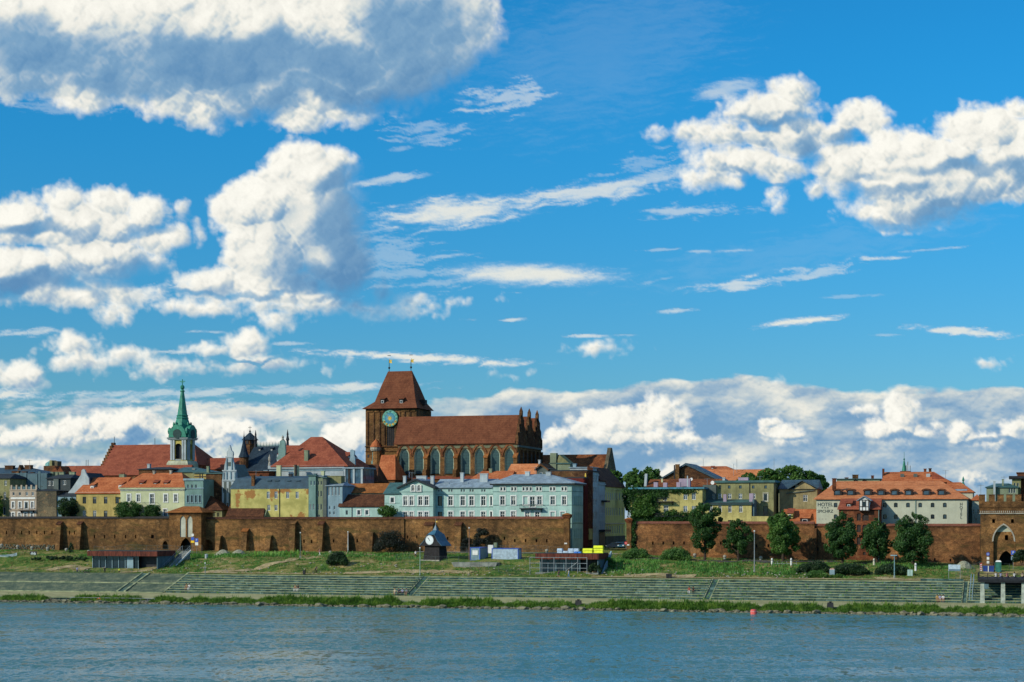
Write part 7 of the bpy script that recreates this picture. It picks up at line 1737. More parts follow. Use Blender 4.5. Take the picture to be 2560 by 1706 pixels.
# dark shrubs standing against the wall
def shrub(label, px, pb, pt, wp, n, m=L_BUSH, seed=1, nl=2600, size=.2, group='bushes on the bank', name='bush', flat=False, z=None):
    s, Y = SN(px, n); zb = ZP(pb, Y) if z is None else z; H = ZP(pt, Y)-zb; W_ = wp/F*Y; r = random.Random(seed)
    e = thing(name, label, 'bush', s, n, zb, 0, group); cl = []
    k = 14
    for i in range(k):
        x = (i+.5)/k*2-1; hh = H*math.sqrt(max(.12, 1-(x*.93)**2))*r.uniform(.78, 1.0); rr = max(.3, min(W_/5, hh/2)*r.uniform(.75, 1.1))
        for z_ in (hh-rr*.8, hh*.45): cl.append(((x*W_/2*.86, r.uniform(-.3, .3)*W_*.35, max(rr*.4, z_)), (rr, rr, rr*.8)))
    b = MB()
    for i in range(7): b.tube((r.uniform(-.2, .2), 0, -.3), cl[r.randrange(len(cl))][0], .07, 5, .02)
    b.obj('stems', BARK, e); newobj('foliage', leafmesh('foliage', leaves(cl, int(nl*1.9), size*.72, r, .4), m), e)
    return e
L_BLK = leafm('dark_red_shrub', (.008, .012, .012), (.014, .020, .017), (.026, .034, .024))
shrub('large round near-black shrub against the town wall left of the clock hut', 974, 1384, 1318, 78, 57, L_BLK, 1, 4200)
shrub('near-black pointed shrub against the wall behind the containers', 1205, 1377, 1316, 42, 58, L_BLK, 2, 3000)
shrub('low dark ivy clump at the foot of the wall left of the pointed shrub', 1168, 1377, 1342, 34, 58.5, L_BLK, 3, 1500)
shrub('round dark green bush standing alone beside the dirt track', 843, 1415, 1377, 58, 30.5, L_DARK, 4, 4000)
shrub('wide leafy bush left of the brick pier before the red wall', 1592, 1402, 1366, 76, 47, L_BUSH, 5, 4200)
shrub('full rounded bush with tall shoots before the red wall', 1690, 1405, 1364, 82, 46.5, L_BUSH, 6, 4600)
shrub('dark tall thin shrub before the wall left of the cafe', 178, 1392, 1356, 12, 48, L_DARK, 7, 700)
shrub('dense dark hedge bush under the broad tree, left one', 2035, 1434, 1400, 96, 33, L_DARK, 8, 4600)
shrub('dense dark hedge bush in the middle of the hedge row', 2125, 1438, 1405, 110, 32, L_DARK, 9, 4600)
shrub('dense dark hedge bush at the lamp post, right one', 2232, 1440, 1406, 96, 31.5, L_DARK, 10, 4600)
shrub('flat spreading juniper left of the small sign box', 2042, 1446, 1424, 60, 25, L_BUSH, 11, 2200)
shrub('low yellowish juniper right of the small sign box', 2094, 1447, 1434, 48, 25, L_LIGHT, 12, 1400)
shrub('bush beside the scaffolded pavilion', 1487, 1433, 1405, 34, 27, L_DARK, 13, 1800)
shrub('bush climbing the right end wall of the pavilion', 1520, 1420, 1392, 36, 33, L_BUSH, 14, 1800)
shrub('round dark green tree crown at the right edge before the gate tower', 2556, 1396+14, 1372, 46, 38, L_DARK, 15, 3000)
shrub('low bushes on the slope left of the cafe', 150, 1402, 1388, 190, 35, L_DARK, 16, 3200)
# ivy over the yellow house
def ivy():
    B = IVYB; r = random.Random(9); cl = []
    def blob(px, py, w, h, k, dy=-.25):
        for i in range(k):
            x = B.x(px+r.uniform(-.5, .5)*w); z = B.z(py+r.uniform(-.5, .5)*h, px); q = r.uniform(.4, .9); cl.append(((x, dy, z), (q, .35, q)))
    blob(1583, 1260, 18, 80, 60); blob(1608, 1275, 40, 60, 90); blob(1618, 1240, 90, 14, 30); blob(1640, 1236, 50, 14, 24); blob(1652, 1228, 180, 6, 60); blob(1690, 1297, 100, 12, 60, -.8); blob(1640, 1290, 90, 22, 70); blob(1636, 1250, 14, 30, 20); blob(1645, 1303, 110, 10, 50); blob(1700, 1285, 80, 3, 24, -1.0)
    e = thing('ivy', 'dense dark ivy hanging over the yellow house and its balconies', 'ivy', B.s0, B.n, B.zb)
    newobj('foliage', leafmesh('foliage', leaves(cl, 16000, .18, r, .2), L_IVY), e)
    cl = []
    for i in range(26): x = B.x(1612+r.uniform(-22, 24)); cl.append(((x, -.9, B.z(1255+r.uniform(-18, 34))), (.8, .4, .8)))
    newobj('hanging_shoots', leafmesh('hanging_shoots', leaves(cl, 1800, .26, r, .2), L_LIGHT), e)
    # ivy on the pier
    s, Y = SN(1582, 57); e2 = thing('ivy', 'thin strand of ivy hanging on the wall beside the brick pier', 'ivy', s, 57, TH(s, 57, False)-1)
    cl = [((.3*math.sin(i), .75, 1.8+i*.42), (.42, .2, .4)) for i in range(18)]
    newobj('foliage', leafmesh('foliage', leaves(cl, 1300, .2, r, .2), L_IVY), e2)
ivy()
# ------------------------------------------------------------------ grasses, reeds and riprap ("stuff")
def gz(s, n):
    z = np.array([TH(a, b, False) for a, b in zip(s, n)])
    k = np.array([sstep(b, 22, 27)*(1-sstep(b, 52, 58)) for b in n])
    return z+fbm(s, n, 9.0, 4, .55, 31)*.7*k
def tufts(name, S, N, Z, h, m, seed, wid=.5, blades=1):
    g = np.random.default_rng(seed); k = len(S); w = wid*g.uniform(.5, 1.3, k); a = g.uniform(0, math.pi, k); hh = h*g.uniform(.45, 1.3, k)
    P = np.stack([OX+S*UX+N*VX, OY+S*UY+N*VY, Z-.05], 1); d = np.stack([np.cos(a)*w, np.sin(a)*w, np.zeros(k)], 1)
    lean = np.stack([g.normal(0, .22, k)*hh, g.normal(0, .22, k)*hh, hh], 1)
    v = np.stack([P-d*.5, P+d*.5, P+lean+d*.22, P+lean*.95-d*.22], 1).reshape(-1, 3)
    return kind(newobj(name, leafmesh(name, v, m)), 'stuff')
def field(name, n_, x0, x1, na, nb, per, thr, h, m, seed, wid=.5, patches=None):
    g = np.random.default_rng(seed); S = g.uniform(x0, x1, n_); N = g.uniform(na, nb, n_)
    keep = fbm(S, N, per, 4, .6, seed) > thr
    if patches is not None:
        k2 = np.zeros(n_, bool)
        for cx, cn, rx, rn in patches: k2 |= ((S-SN(cx, cn)[0])/rx)**2+((N-cn)/rn)**2 < 1
        keep = keep & k2
    # keep off the tracks, pavilions and the hut
    for px0, px1, a, b in ((222, 400, 24, 37), (1335, 1505, 24, 37), (1050, 1310, 35, 42), (2440, 2700, 18, 60)):
        keep &= ~((S > SN(px0, (a+b)/2)[0]) & (S < SN(px1, (a+b)/2)[0]) & (N > a) & (N < b))
    S, N = S[keep], N[keep]; return tufts(name, S, N, gz(S, N), h, m, seed+1, wid)
field('grass', 60000, -150, 112, 22.5, 57, 7.0, .14, .26, L_WEED, 101, .26)
field('grass', 36000, -150, 112, 21.5, 57, 5.0, -.08, .24, L_DRY, 103, .26)
field('weeds', 44000, -150, 112, 24, 50, 9.0, -.3, .55, L_WEED, 105, .24, [(600, 43, 15, 5), (900, 46, 12, 4), (1850, 36, 18, 5), (1560, 32, 9, 6), (1000, 39, 6, 3), (460, 32, 7, 3.5), (1740, 33, 10, 3), (2330, 44, 14, 3), (1600, 40, 12, 4)])
field('pale_grass', 9000, -150, 112, 30, 56, 9.0, -.6, .9, L_PALE, 107, .5, [(700, 46, 6.5, 3.2), (670, 43, 5, 2.4), (725, 48, 4, 2)])
def reeds():
    g = np.random.default_rng(7); S = []; N = []; H = []
    spans = [(640, 1005, 1.0), (1045, 1260, 1.0), (1260, 1440, .55), (1470, 1900, 1.05), (1900, 2060, .9), (2090, 2360, 1.0), (2360, 2600, .7), (380, 460, .7), (180, 360, .6), (0, 120, .5), (470, 640, .45), (1005, 1045, .3), (1440, 1470, .3), (2060, 2090, .3)]
    for a, b, d in spans:
        sa, sb = SN(a, -1.5)[0], SN(b, -1.5)[0]; k = int((sb-sa)*400*d)
        s = g.uniform(sa, sb, k); n = g.uniform(-3.6, -.45, k)
        e = np.minimum(1, np.minimum(s-sa, sb-s)/2.0); h = (1.05+.55*fbm(s, n*0, 7, 3, .6, 5)+.75*fbm(s, n, 1.3, 3, .7, 6))*d**.4*e**.5*(1+.5*(g.uniform(0, 1, k) > .93))*np.clip((n+4.3)/2.0, .25, 1)
        S.append(s); N.append(n); H.append(np.maximum(h, .15))
    S, N, H = map(np.concatenate, (S, N, H)); Z = np.interp(N, [-4, -.4], [.25, .75])
    k = len(S); w = .17*g.uniform(.5, 1.3, k); a = g.uniform(0, math.pi, k)
    lift = g.uniform(.0, .75, k)*H; P = np.stack([OX+S*UX+N*VX, OY+S*UY+N*VY, Z-.15+lift], 1); d = np.stack([np.cos(a)*w, np.sin(a)*w, np.zeros(k)], 1)
    hh = (H-lift)*g.uniform(.6, 1.1, k)+.1; lean = np.stack([g.normal(0, .3, k)*hh, g.normal(0, .3, k)*hh, hh], 1)
    v = np.stack([P-d*.5, P+d*.5, P+lean+d*.12, P+lean-d*.12], 1).reshape(-1, 3)
    kind(newobj('reeds', leafmesh('reeds', v, L_REED)), 'stuff')
reeds()
def rock_mesh(seed, m):
    r = random.Random(seed); bm = bmesh.new(); bmesh.ops.create_icosphere(bm, subdivisions=1, radius=1)
    for v in bm.verts: v.co *= r.uniform(.72, 1.18); v.co.z *= .62
    me = bpy.data.meshes.new('rock'); bm.to_mesh(me); bm.free(); me.materials.append(m); return me
def riprap():
    m = plain('river_stone', (.155, .15, .10), .9, .5, 1.2); ms = [rock_mesh(i, m) for i in range(6)]; r = random.Random(12)
    # big single stones
    for i in range(150):
        px = r.uniform(520, 2560) if i > 20 else r.uniform(0, 520); n = r.uniform(-5.0, -3.2); s, Y = SN(px, n)
        o = newobj('rock', ms[r.randrange(6)], None, WP(s, n, r.uniform(.0, .35)), r.uniform(0, 6), label='rounded grey-brown stone lying in the stone bank at the water edge', category='rock', group='stones along the water edge')
        k = r.uniform(.35, .95); o.scale = (k*1.3, k, k)
    base = [np.array([v.co[:] for v in me.vertices]) for me in ms]; F_ = [[tuple(p.vertices) for p in me.polygons] for me in ms]
    b = MB()
    for i in range(3600):
        s = r.uniform(-122, 100); n = r.uniform(-5.6, -1.6) if r.random() < .8 else r.uniform(-4.6, -.6); k = r.uniform(.14, .42); j = r.randrange(6); a = r.uniform(0, 6)
        c, sn = math.cos(a)*k, math.sin(a)*k; P = WP(s, n, np.interp(n, [-5.6, -3, -.5], [-.15, .25, .6]))
        b.add([(P[0]+q[0]*c-q[1]*sn, P[1]+q[0]*sn+q[1]*c, P[2]+q[2]*k) for q in base[j]], F_[j])
    kind(b.obj('riprap', m), 'stuff')
    b = MB()
    for i in range(420):                                   # rubble among the rough grass
        s = r.uniform(-110, 60); n = r.uniform(22.5, 34); k = r.uniform(.08, .28); j = r.randrange(6); a = r.uniform(0, 6)
        c, sn = math.cos(a)*k, math.sin(a)*k; P = WP(s, n, TH(s, n, False)+.1)
        b.add([(P[0]+q[0]*c-q[1]*sn, P[1]+q[0]*sn+q[1]*c, P[2]+q[2]*k) for q in base[j]], F_[j])
    kind(b.obj('rubble', STONE), 'stuff')
riprap()

def joint_weeds():
    g = np.random.default_rng(31); S = []; N = []; Z = []
    for k in range(NST):
        n = int(70+40*(k > 4)); c = g.uniform(S_L, 95, 14); s = c[g.integers(0, 14, n)]+g.normal(0, 3.0, n); s = s[(s > S_L+1) & (s < 95)]
        S.append(s); N.append(np.full(len(s), SN0+k*(SN1-SN0)/NST-.12+.05)); Z.append(np.full(len(s), SZ0+k*(SZ1-SZ0)/NST+.05))
    S, N, Z = map(np.concatenate, (S, N, Z)); tufts('joint_weeds', S, N, Z, .26, L_WEED, 32, .3)
joint_weeds()
# ------------------------------------------------------------------ small things on the bank
def at(name, label, cat, px, pb, n, rz=0.0, group=None):
    s, Y = SN(px, n); return thing(name, label, cat, s, n, ZP(pb, Y), rz, group), Y
def lamp(label, px, pb, pt, n, head='flat', m=STEEL):
    e, Y = at('street_lamp', label, 'street lamp', px, pb, n, 0, 'lamp posts on the bank'); H = (pb-pt)/F*Y
    MB().rings([(.11, -.4), (.09, H*.4), (.06, H)], 8).obj('pole', m, e)
    if head == 'flat': MB().frus((-.75, .55, -.2, .2), H, (-.7, .5, -.15, .15), H+.18).obj('lamp_head', m, e)
    else: MB().rings([(.06, H), (.17, H+.08), (.15, H+.24), (.04, H+.32)], 8).obj('lamp_head', WHITE, e)
    MB().rings([(.2, -.3), (.2, .15)], 8).obj('base', CONC, e)
    return e
lamp('thin grey lamp post before the wall left of the round bush', 751, 1392, 1334, 42, 'ball', plain('post_green', (.12, .16, .12)))
lamp('thin white lamp post at the foot of the buttress', 870, 1382, 1332, 56, 'ball', WHITE)
lamp('thin lamp post just left of the small site container', 1173, 1403, 1322, 40, 'ball', plain('post_rust', (.20, .13, .10)))
lamp('pale green post with sign rods in front of the clock hut', 1050, 1437, 1372, 22.5, 'ball', plain('post_pale', (.22, .34, .28)))
lamp('tall slim lamp post between second and third tree', 1886, 1426, 1330, 27, 'ball', STEEL)
lamp('blue-grey lamp post with flat head before the hedge', 2236, 1441, 1390, 24.5, 'flat', plain('post_blue', (.16, .30, .36)))
lamp('short lamp post stump at the steps left of the cafe stair', 513, 1436, 1410, 22, 'ball', STEEL)
# stone balls, bollards and posts
SB = 'stone balls along the wall foot'
for px, py, n, lab in ((4, 1363, 55, 'far left'), (44, 1366, 55, 'second from the left'), (80, 1369, 54, 'third from the left'), (119, 1371, 54, 'left of the first buttress'), (166, 1374, 54, 'between the two left buttresses'), (222, 1379, 52, 'left of the cafe roof'),
        (767, 1382, 55, 'right of the thin green lamp post'), (826, 1381, 55, 'right of the walking woman'), (1367, 1377, 53, 'behind the long container'), (1737, 1388, 50, 'left of the pointed tree'), (1812, 1392, 50, 'between the first two trees'), (1902, 1395, 50, 'left of the light green tree')):
    e, Y = at('stone_ball', 'grey stone ball on the grass, %s' % lab, 'stone ball', px, py+4, n, 0, SB)
    MB().ball((0, 0, .38), .42, 10, .36).obj('ball', STONE, e); MB().rings([(.3, -.2), (.3, .06)], 8).obj('foot', CONC, e)
for px, pb, n, lab in ((1930, 1411, 43, 'leaning white post at the left end of the low chain barrier'), (1978, 1411, 43, 'white post at the right end of the low chain barrier'), (2185, 1412, 42, 'yellowish marker post under the middle tree'), (2289, 1424, 33, 'white marker post right of the hedge')):
    e, Y = at('marker_post', lab, 'marker post', px, pb, n); MB().rings([(.22, -.3), (.20, 1.1), (.14, 1.25), (.03, 1.3)], 8).obj('post', WHITE if px != 2185 else CREAM, e); MB().rings([(.225, .75), (.225, .9)], 8).obj('band', STEEL, e)
e, Y = at('chain_barrier', 'low barrier rail between the two white posts', 'barrier', 1931, 1411, 43.2)
b = MB(); b.box(0, 5.0, 0, .06, .1, .2)
for k in range(6): b.box(k, k+.06, 0, .06, -.2, .7)
b.obj('rail', STEEL, e)
# fences
FST = plain('dull_fence_steel', (.09, .12, .12), .6)
def fence(label, pts, h, step, m=FST, name='fence', mesh=True):
    Q = []
    for (a, na), (b_, nb) in zip(pts, pts[1:]):
        sa, sb = SN(a, na)[0], SN(b_, nb)[0]; k = max(1, int(math.hypot(sb-sa, nb-na)/step))
        for i in range(k): Q.append((sa+(sb-sa)*i/k, na+(nb-na)*i/k))
    Q.append((SN(pts[-1][0], pts[-1][1])[0], pts[-1][1])); s0, n0 = Q[0]; z0 = TH(s0, n0)
    e = thing(name, label, 'fence', s0, n0, z0); L = [(s-s0, n-n0, TH(s, n)-z0) for s, n in Q]
    pm = None
    for i, p in enumerate(L):
        if pm is None: pm = MB().rings([(.035, -.4), (.035, h)], 6).mesh('post', m)
        newobj('post', pm, e, p)
    b = MB()
    for p, q in zip(L, L[1:]):
        for z in (h*.97, h*.5, h*.06): b.tube((p[0], p[1], p[2]+z), (q[0], q[1], q[2]+z), .016, 4)
        if mesh:
            for k in range(1, 9): t = k/9; x, y, z = (p[j]+(q[j]-p[j])*t for j in range(3)); b.tube((x, y, z+.06*h), (x, y, z+h*.97), .008, 3)
    kind(b.obj('wire_mesh', m, e), 'stuff')
fence('wire fence on the upper bank behind the cafe roof and gatehouse', [(235, 50), (420, 50), (505, 50)], 1.8, 2.6)
fence('tall wire fence around the building site right of the clock hut', [(990, 35), (1060, 33), (1175, 33)], 2.0, 2.6)
fence('wire fence in front of the containers down to the pavilion', [(1175, 30), (1270, 24), (1345, 24)], 2.0, 2.6)
fence('wire fence on the wall side behind the containers', [(1110, 54), (1310, 54), (1400, 55)], 1.8, 2.6)
fence('low wire fence on the edge above the cobbled slope', [(-40, 21.6), (120, 21.6), (330, 21.6)], 1.1, 2.6, mesh=False)
fence('wire fence panels before the gate tower', [(2390, 30), (2450, 40), (2560, 42)], 1.9, 2.6)
# clutter
e, Y = at('boat', 'white overturned rowing boat at the left edge on the grass', 'boat', 14, 1396, 38)
prof = [(-4.6, .2), (-2, 0), (1.5, 0), (2.9, .25)]; b = MB(); vs = []
for x, w, z in ((-4.6, .9, .1), (-3, 1.0, .0), (-1, 1.05, -.03), (1.2, .85, .02), (2.4, .45, .15), (3.0, .06, .35)):
    vs += [(x, -w, z+.75+.08*x if x > 0 else z+.75), (x, -w*.6, z), (x, w*.6, z), (x, w, z+.75+.08*x if x > 0 else z+.75)]
b.add(vs, [(i*4+j, i*4+j+1, (i+1)*4+j+1, (i+1)*4+j) for i in range(5) for j in range(3)]+[(0, 3, 2, 1)]); b.obj('hull', plain('boat_white', (.50, .60, .62)), e)
MB().box(-4.5, 2.2, -1.06, -.98, .68, .80).obj('gunwale', P_BLUE2, e); MB().box(-2, -1.7, -.95, .95, .5, .56).obj('thwart', DARKW, e)
e, Y = at('info_board', 'small dark framed picture board left of the first buttress', 'board', 83, 1392, 42)
MB().box(-.95, .95, 0, .1, .3, 1.25).obj('frame', IRON, e); MB().prism([(-.7, .35), (.7, .35), (.75, .75), (.4, 1.1), (.1, .85), (-.3, 1.15), (-.7, .7)], -.03, -.002).obj('picture', P_WHITE, e)
for x in (-.8, .75): MB().box(x, x+.08, .02, .1, -.5, .3).obj('post', IRON, e)
e, Y = at('billboard', 'wide pale landscape billboard on two posts near the right steps', 'billboard', 2386, 1448, 27)
w = 29/F*Y/2; z0, z1 = (1448-1428)/F*Y, (1448-1412)/F*Y
MB().box(-w, w, 0, .1, z0, z1).obj('panel', plain('billboard_blue', (.38, .50, .58), .6), e); MB().box(-w+.05, w-.05, -.03, -.002, z0+.05, z0+(z1-z0)*.28).obj('picture_band', plain('billboard_dark', (.08, .15, .20)), e)
for x in (-w, w-.08): MB().box(x, x+.08, .101, .18, -.6, z1).obj('post', STEEL, e)
e, Y = at('sign_box', 'small white cabinet with red spots between two junipers', 'cabinet', 2080, 1437, 25)
MB().box(-.5, .5, 0, .6, 0, 1.0).obj('cabinet', P_BLUE2, e); MB().frus((-.5, .5, 0, .6), 1.0, (-.35, .35, .1, .5), 1.2).obj('cap', plain('pinkish_cap', (.5, .3, .25)), e)
e, Y = at('electric_cabinet', 'pale green electric cabinet right of the hedge', 'cabinet', 2275, 1440, 25.5)
MB().box(-.5, .5, 0, .5, 0, 1.2).obj('cabinet', P_TEAL, e); MB().box(-.02, .02, -.02, -.001, .05, 1.1).obj('door_gap', IRON, e)
e, Y = at('portable_toilet', 'dark green portable toilet with white domed roof before the gateway', 'portable toilet', 2496, 1431, 40)
MB().frus((-.6, .6, -.6, .6), 0, (-.56, .56, -.56, .56), 2.1).obj('cabin', plain('toilet_green', (.02, .12, .10), .5), e); MB().frus((-.62, .62, -.62, .62), 2.1, (-.35, .35, -.4, .4), 2.4).obj('roof', WHITE, e); MB().box(-.3, .3, -.63, -.6, .1, 1.9).obj('door', plain('toilet_door', (.03, .16, .13), .5), e)
e, Y = at('waste_container', 'blue waste container beside the portable toilet', 'container', 2471, 1431, 40)
MB().frus((-1.0, 1.0, -.5, .5), 0, (-1.15, 1.15, -.6, .6), 1.3).obj('tub', plain('bin_blue', (.02, .05, .22), .5), e); MB().box(-.08, .08, -.66, -.6, 0, 1.3).obj('white_strap', WHITE, e)
e, Y = at('warning_board', 'red and white striped warning board left of the gate tower foot', 'sign', 2452, 1430, 40)
MB().box(-.22, .22, 0, .05, .2, 1.7).obj('board', WHITE, e); b = MB()
for k in range(4): b.prism([(-.22, .3+k*.38), (.22, .5+k*.38), (.22, .68+k*.38), (-.22, .48+k*.38)], -.02, -.001)
b.obj('stripes', plain('sign_red', (.5, .02, .02)), e)
RED = plain('sign_red2', (.55, .02, .02)); BLU = plain('sign_blue', (.03, .10, .48)); YEL = plain('sign_yellow', (.75, .50, .02))
def signpost(label, px, pb, n, H, plates):
    e, Y = at('road_sign', label, 'road sign', px, pb, n); MB().rings([(.04, -.4), (.04, H)], 6).obj('pole', STEEL, e)
    for kind_, z, m, t in plates:
        if kind_ == 'disc':
            o = MB().rings([(.34, -.03), (.34, .03)], 16).obj('sign_plate', m, e, loc=(0, -.08, z)); o.rotation_euler = (math.pi/2, 0, 0)
            if t: MB().box(-.2, .2, -.13, -.115, z-.05, z+.05).obj('bar', t, e)
        else:
            w, h = kind_; MB().box(-w/2, w/2, -.1, -.06, z-h/2, z+h/2).obj('sign_plate', m, e)
            if t: text(e, 'lettering', t, 0, z+h*.1, -.12, h*.5, WHITE, bold=True)
    return e
signpost('sign pole with round, blue and yellow plates at the gatehouse', 482, 1380, 52, 4.0, [('disc', 4.0, WHITE, None), ((.8, .7), 3.1, BLU, None), ((.85, .5), 2.4, YEL, None)])
signpost('tall blue parking sign with letter P beside the gatehouse', 492, 1380, 51.8, 3.2, [((.8, .8), 2.75, BLU, 'P'), ((.8, .7), 1.9, WHITE, None)])
signpost('small round red no entry sign on the right pier of the street', 1565, 1368, 56.4, 1.2, [('disc', .9, RED, WHITE)])
signpost('pole with round sign over two small white plates left of the gateway', 2470, 1424, 50, 3.4, [('disc', 3.2, BLU, WHITE), ((.5, .55), 2.3, WHITE, None), ((.5, .5), 1.5, WHITE, None)])
signpost('blue parking board with letter P right of the gateway', 2533, 1426, 50, 4.0, [((.85, .9), 3.6, BLU, 'P'), ((.85, .8), 2.5, P_BLUE2, None)])
# gravel heaps
for px, pb, w, h, n, lab in ((558, 1387, 40, 12, 47, 'left pale heap of gravel below the wall'), (597, 1384, 34, 9, 48, 'right smaller pale heap of gravel below the wall'), (2410, 1420, 44, 17, 44, 'heap of grey earth by the gate tower fence')):
    e, Y = at('gravel_heap', lab, 'gravel heap', px, pb, n); r_ = w/F*Y/2; hh = h/F*Y; b = MB(); rr = random.Random(px)
    b.rings([(r_*k, hh*zz) for k, zz in ((1.15, -.25), (1, .05), (.72, .45), (.42, .85), (.15, 1.0))], 14)
    b.v = [(x+rr.uniform(-.12, .12), y+rr.uniform(-.12, .12), z+rr.uniform(-.05, .08)) for x, y, z in b.v]; b.obj('heap', plain('gravel', (.24, .25, .18), .95, .3, 4), e)
e, Y = at('litter_bin', 'pale round litter bin on the dirt left of the weeds', 'litter bin', 516, 1398, 39)
MB().rings([(.34, 0), (.36, .95), (.40, .97), (.40, 1.05), (.2, 1.15)], 10).obj('bin', P_WHITE, e)
for px, n, lab in ((1534, 21.2, 'black litter bin pair behind the top step, centre right'), (762, 21.2, 'black litter bin behind the top step left of the cyclist'), (217, 21.4, 'black double bin on the edge before the cafe')):
    e, Y = at('litter_bin', lab, 'litter bin', px+(140 if px == 1534 else 0), 1447 if px == 1534 else (1437 if px == 762 else 1440), n)
    for x in (-.45, .15) if px != 762 else (-.2,): MB().frus((x-.25, x+.2, 0, .4), 0, (x-.30, x+.25, -.05, .45), .95).obj('bin', IRON, e)
# buoy
e, Y = at('buoy', 'pinkish red drum buoy floating near the bank', 'buoy', 1884, 1537, -9.0)
MB().rings([(.42, -.25), (.56, .05), (.60, .6), (.56, .75), (.5, .78), (.52, .95), (.2, 1.0)], 14).obj('float', plain('buoy_red', (.75, .13, .12), .4), e); MB().rings([(.61, .55), (.61, .66)], 14).obj('rim', plain('buoy_rim', (.6, .3, .3)), e)
for px, pb, lab in ((1446, 1513, 'black mooring tyre block at the quay edge, centre'), (2076, 1519, 'black mooring block at the quay edge, right of the bushes')):
    e, Y = at('mooring_block', lab, 'mooring block', px, pb, -.9); MB().frus((-.7, .6, -.3, .5), -.5, (-.55, .5, -.2, .4), .9).obj('block', IRON, e); MB().rings([(.2, .9), (.3, 1.1)], 8).obj('bollard_top', IRON, e)
# landing stage with railing
e, Y = at('landing_stage', 'low steel landing stage with railing and steps at the left waterline', 'landing stage', 162, 1512, -3.2)
L = SN(388, -3.2)[0]-SN(162, -3.2)[0]
MB().box(0, L, -.6, .6, .15, .4).obj('deck', STEEL, e); r = MB()
k = 12
for i in range(k+1): x = L*.05+(L*.93)*i/k; r.tube((x, .5, .4), (x, .5, 1.5), .05)
r.tube((L*.05, .5, 1.5), (L*.98, .5, 1.5), .05).tube((L*.05, .5, .95), (L*.98, .5, .95), .03); r.obj('railing', STEEL, e)
MB().prism([(-.4, .3), (.5, .3), (3.4, 1.35), (3.4, 1.15)], L*.52, L*.60, 'x').obj('gangway', STEEL, e)
e2, Y = at('lifebuoy', 'orange lifebuoy on the landing stage railing', 'lifebuoy', 247, 1500, -2.8)
b = MB(); vs = []
for i in range(16):
    a = 2*math.pi*i/16
    for j in range(6): c = 2*math.pi*j/6; q = .36+.09*math.cos(c); vs.append((q*math.cos(a), .09*math.sin(c), q*math.sin(a)))
b.add(vs, [(i*6+j, i*6+(j+1) % 6, ((i+1) % 16)*6+(j+1) % 6, ((i+1) % 16)*6+j) for i in range(16) for j in range(6)]); b.obj('ring', plain('lifebuoy_orange', (.8, .16, .03), .5), e2)
MB().box(-.04, .04, -.12, .12, .26, .46).obj('band', WHITE, e2)
# viewing deck at the right edge
B = Bld('viewing_deck', 'dark steel viewing deck with criss-cross railing on pale concrete posts, right edge', 'viewing deck', 2447, 2640, 9.0, SZ0)
z = lambda py: B.z(py, 2447); w = B.w
MB().box(-.2, w, -.6, 12, z(1452), z(1447)).obj('deck', IRON, B.e); MB().box(-.1, w, -.5, -.35, z(1456), z(1452)).obj('beam', IRON, B.e)
r = MB(); zt, zb_ = z(1432.5), z(1446); x = -.2
r.box(-.2, w, -.6, -.5, zt-.1, zt).box(-.2, w, -.6, -.55, zb_, zb_+.08).box(-.2, w, -.6, -.55, (zt*.75+zb_*.25), (zt*.75+zb_*.25)+.05)
while x < w-1.6:
    r.box(x, x+.12, -.62, -.48, zb_-.2, zt); r.tube((x+.1, -.55, zb_+.08), (x+1.75, -.55, zt-.35), .035, 4); r.tube((x+.1, -.55, zt-.35), (x+1.75, -.55, zb_+.08), .035, 4); x += 1.75
for k in range(16): r.box(-.21, -.13, -.5+k*.7, -.43+k*.7, zb_, zt)
r.box(-.22, -.12, -.5, 11, zt-.1, zt); r.obj('railing', IRON, B.e)
for px in (2456, 2507.5, 2559): x = B.x(px); MB().frus((x-.42, x+.42, -.1, .6), -.2, (x-.36, x+.36, -.1, .6), z(1456)).obj('column', plain('pale_concrete', (.33, .38, .33), .85, .25), B.e)
MB().box(B.x(2447)+.3, w, 8.0, 8.3, 0, z(1453)).obj('rear_wall', IRON, B.e)
MB().box(B.x(2466)-.4, B.x(2466)+.4, -.25, -.1, z(1472), z(1460)).obj('control_box', P_BLUE, B.e)
for px, n in ((2411, 14),):
    s, Y = SN(px, n); e = thing('handrail', 'pair of pale blue handrails going down the rightmost stair', 'handrail', SN(2424, 19.6)[0]+.3, 9.5, SZ0)
    b = MB()
    for o in (0, .5):
        b.tube((o, 0, 1.2), (o, 10.5, 5.0), .06)
        for k in range(6): b.tube((o, k*2.1, .1+k*.72), (o, k*2.1, 1.2+k*.76), .05)
    b.obj('rail', P_BLUE2, e)

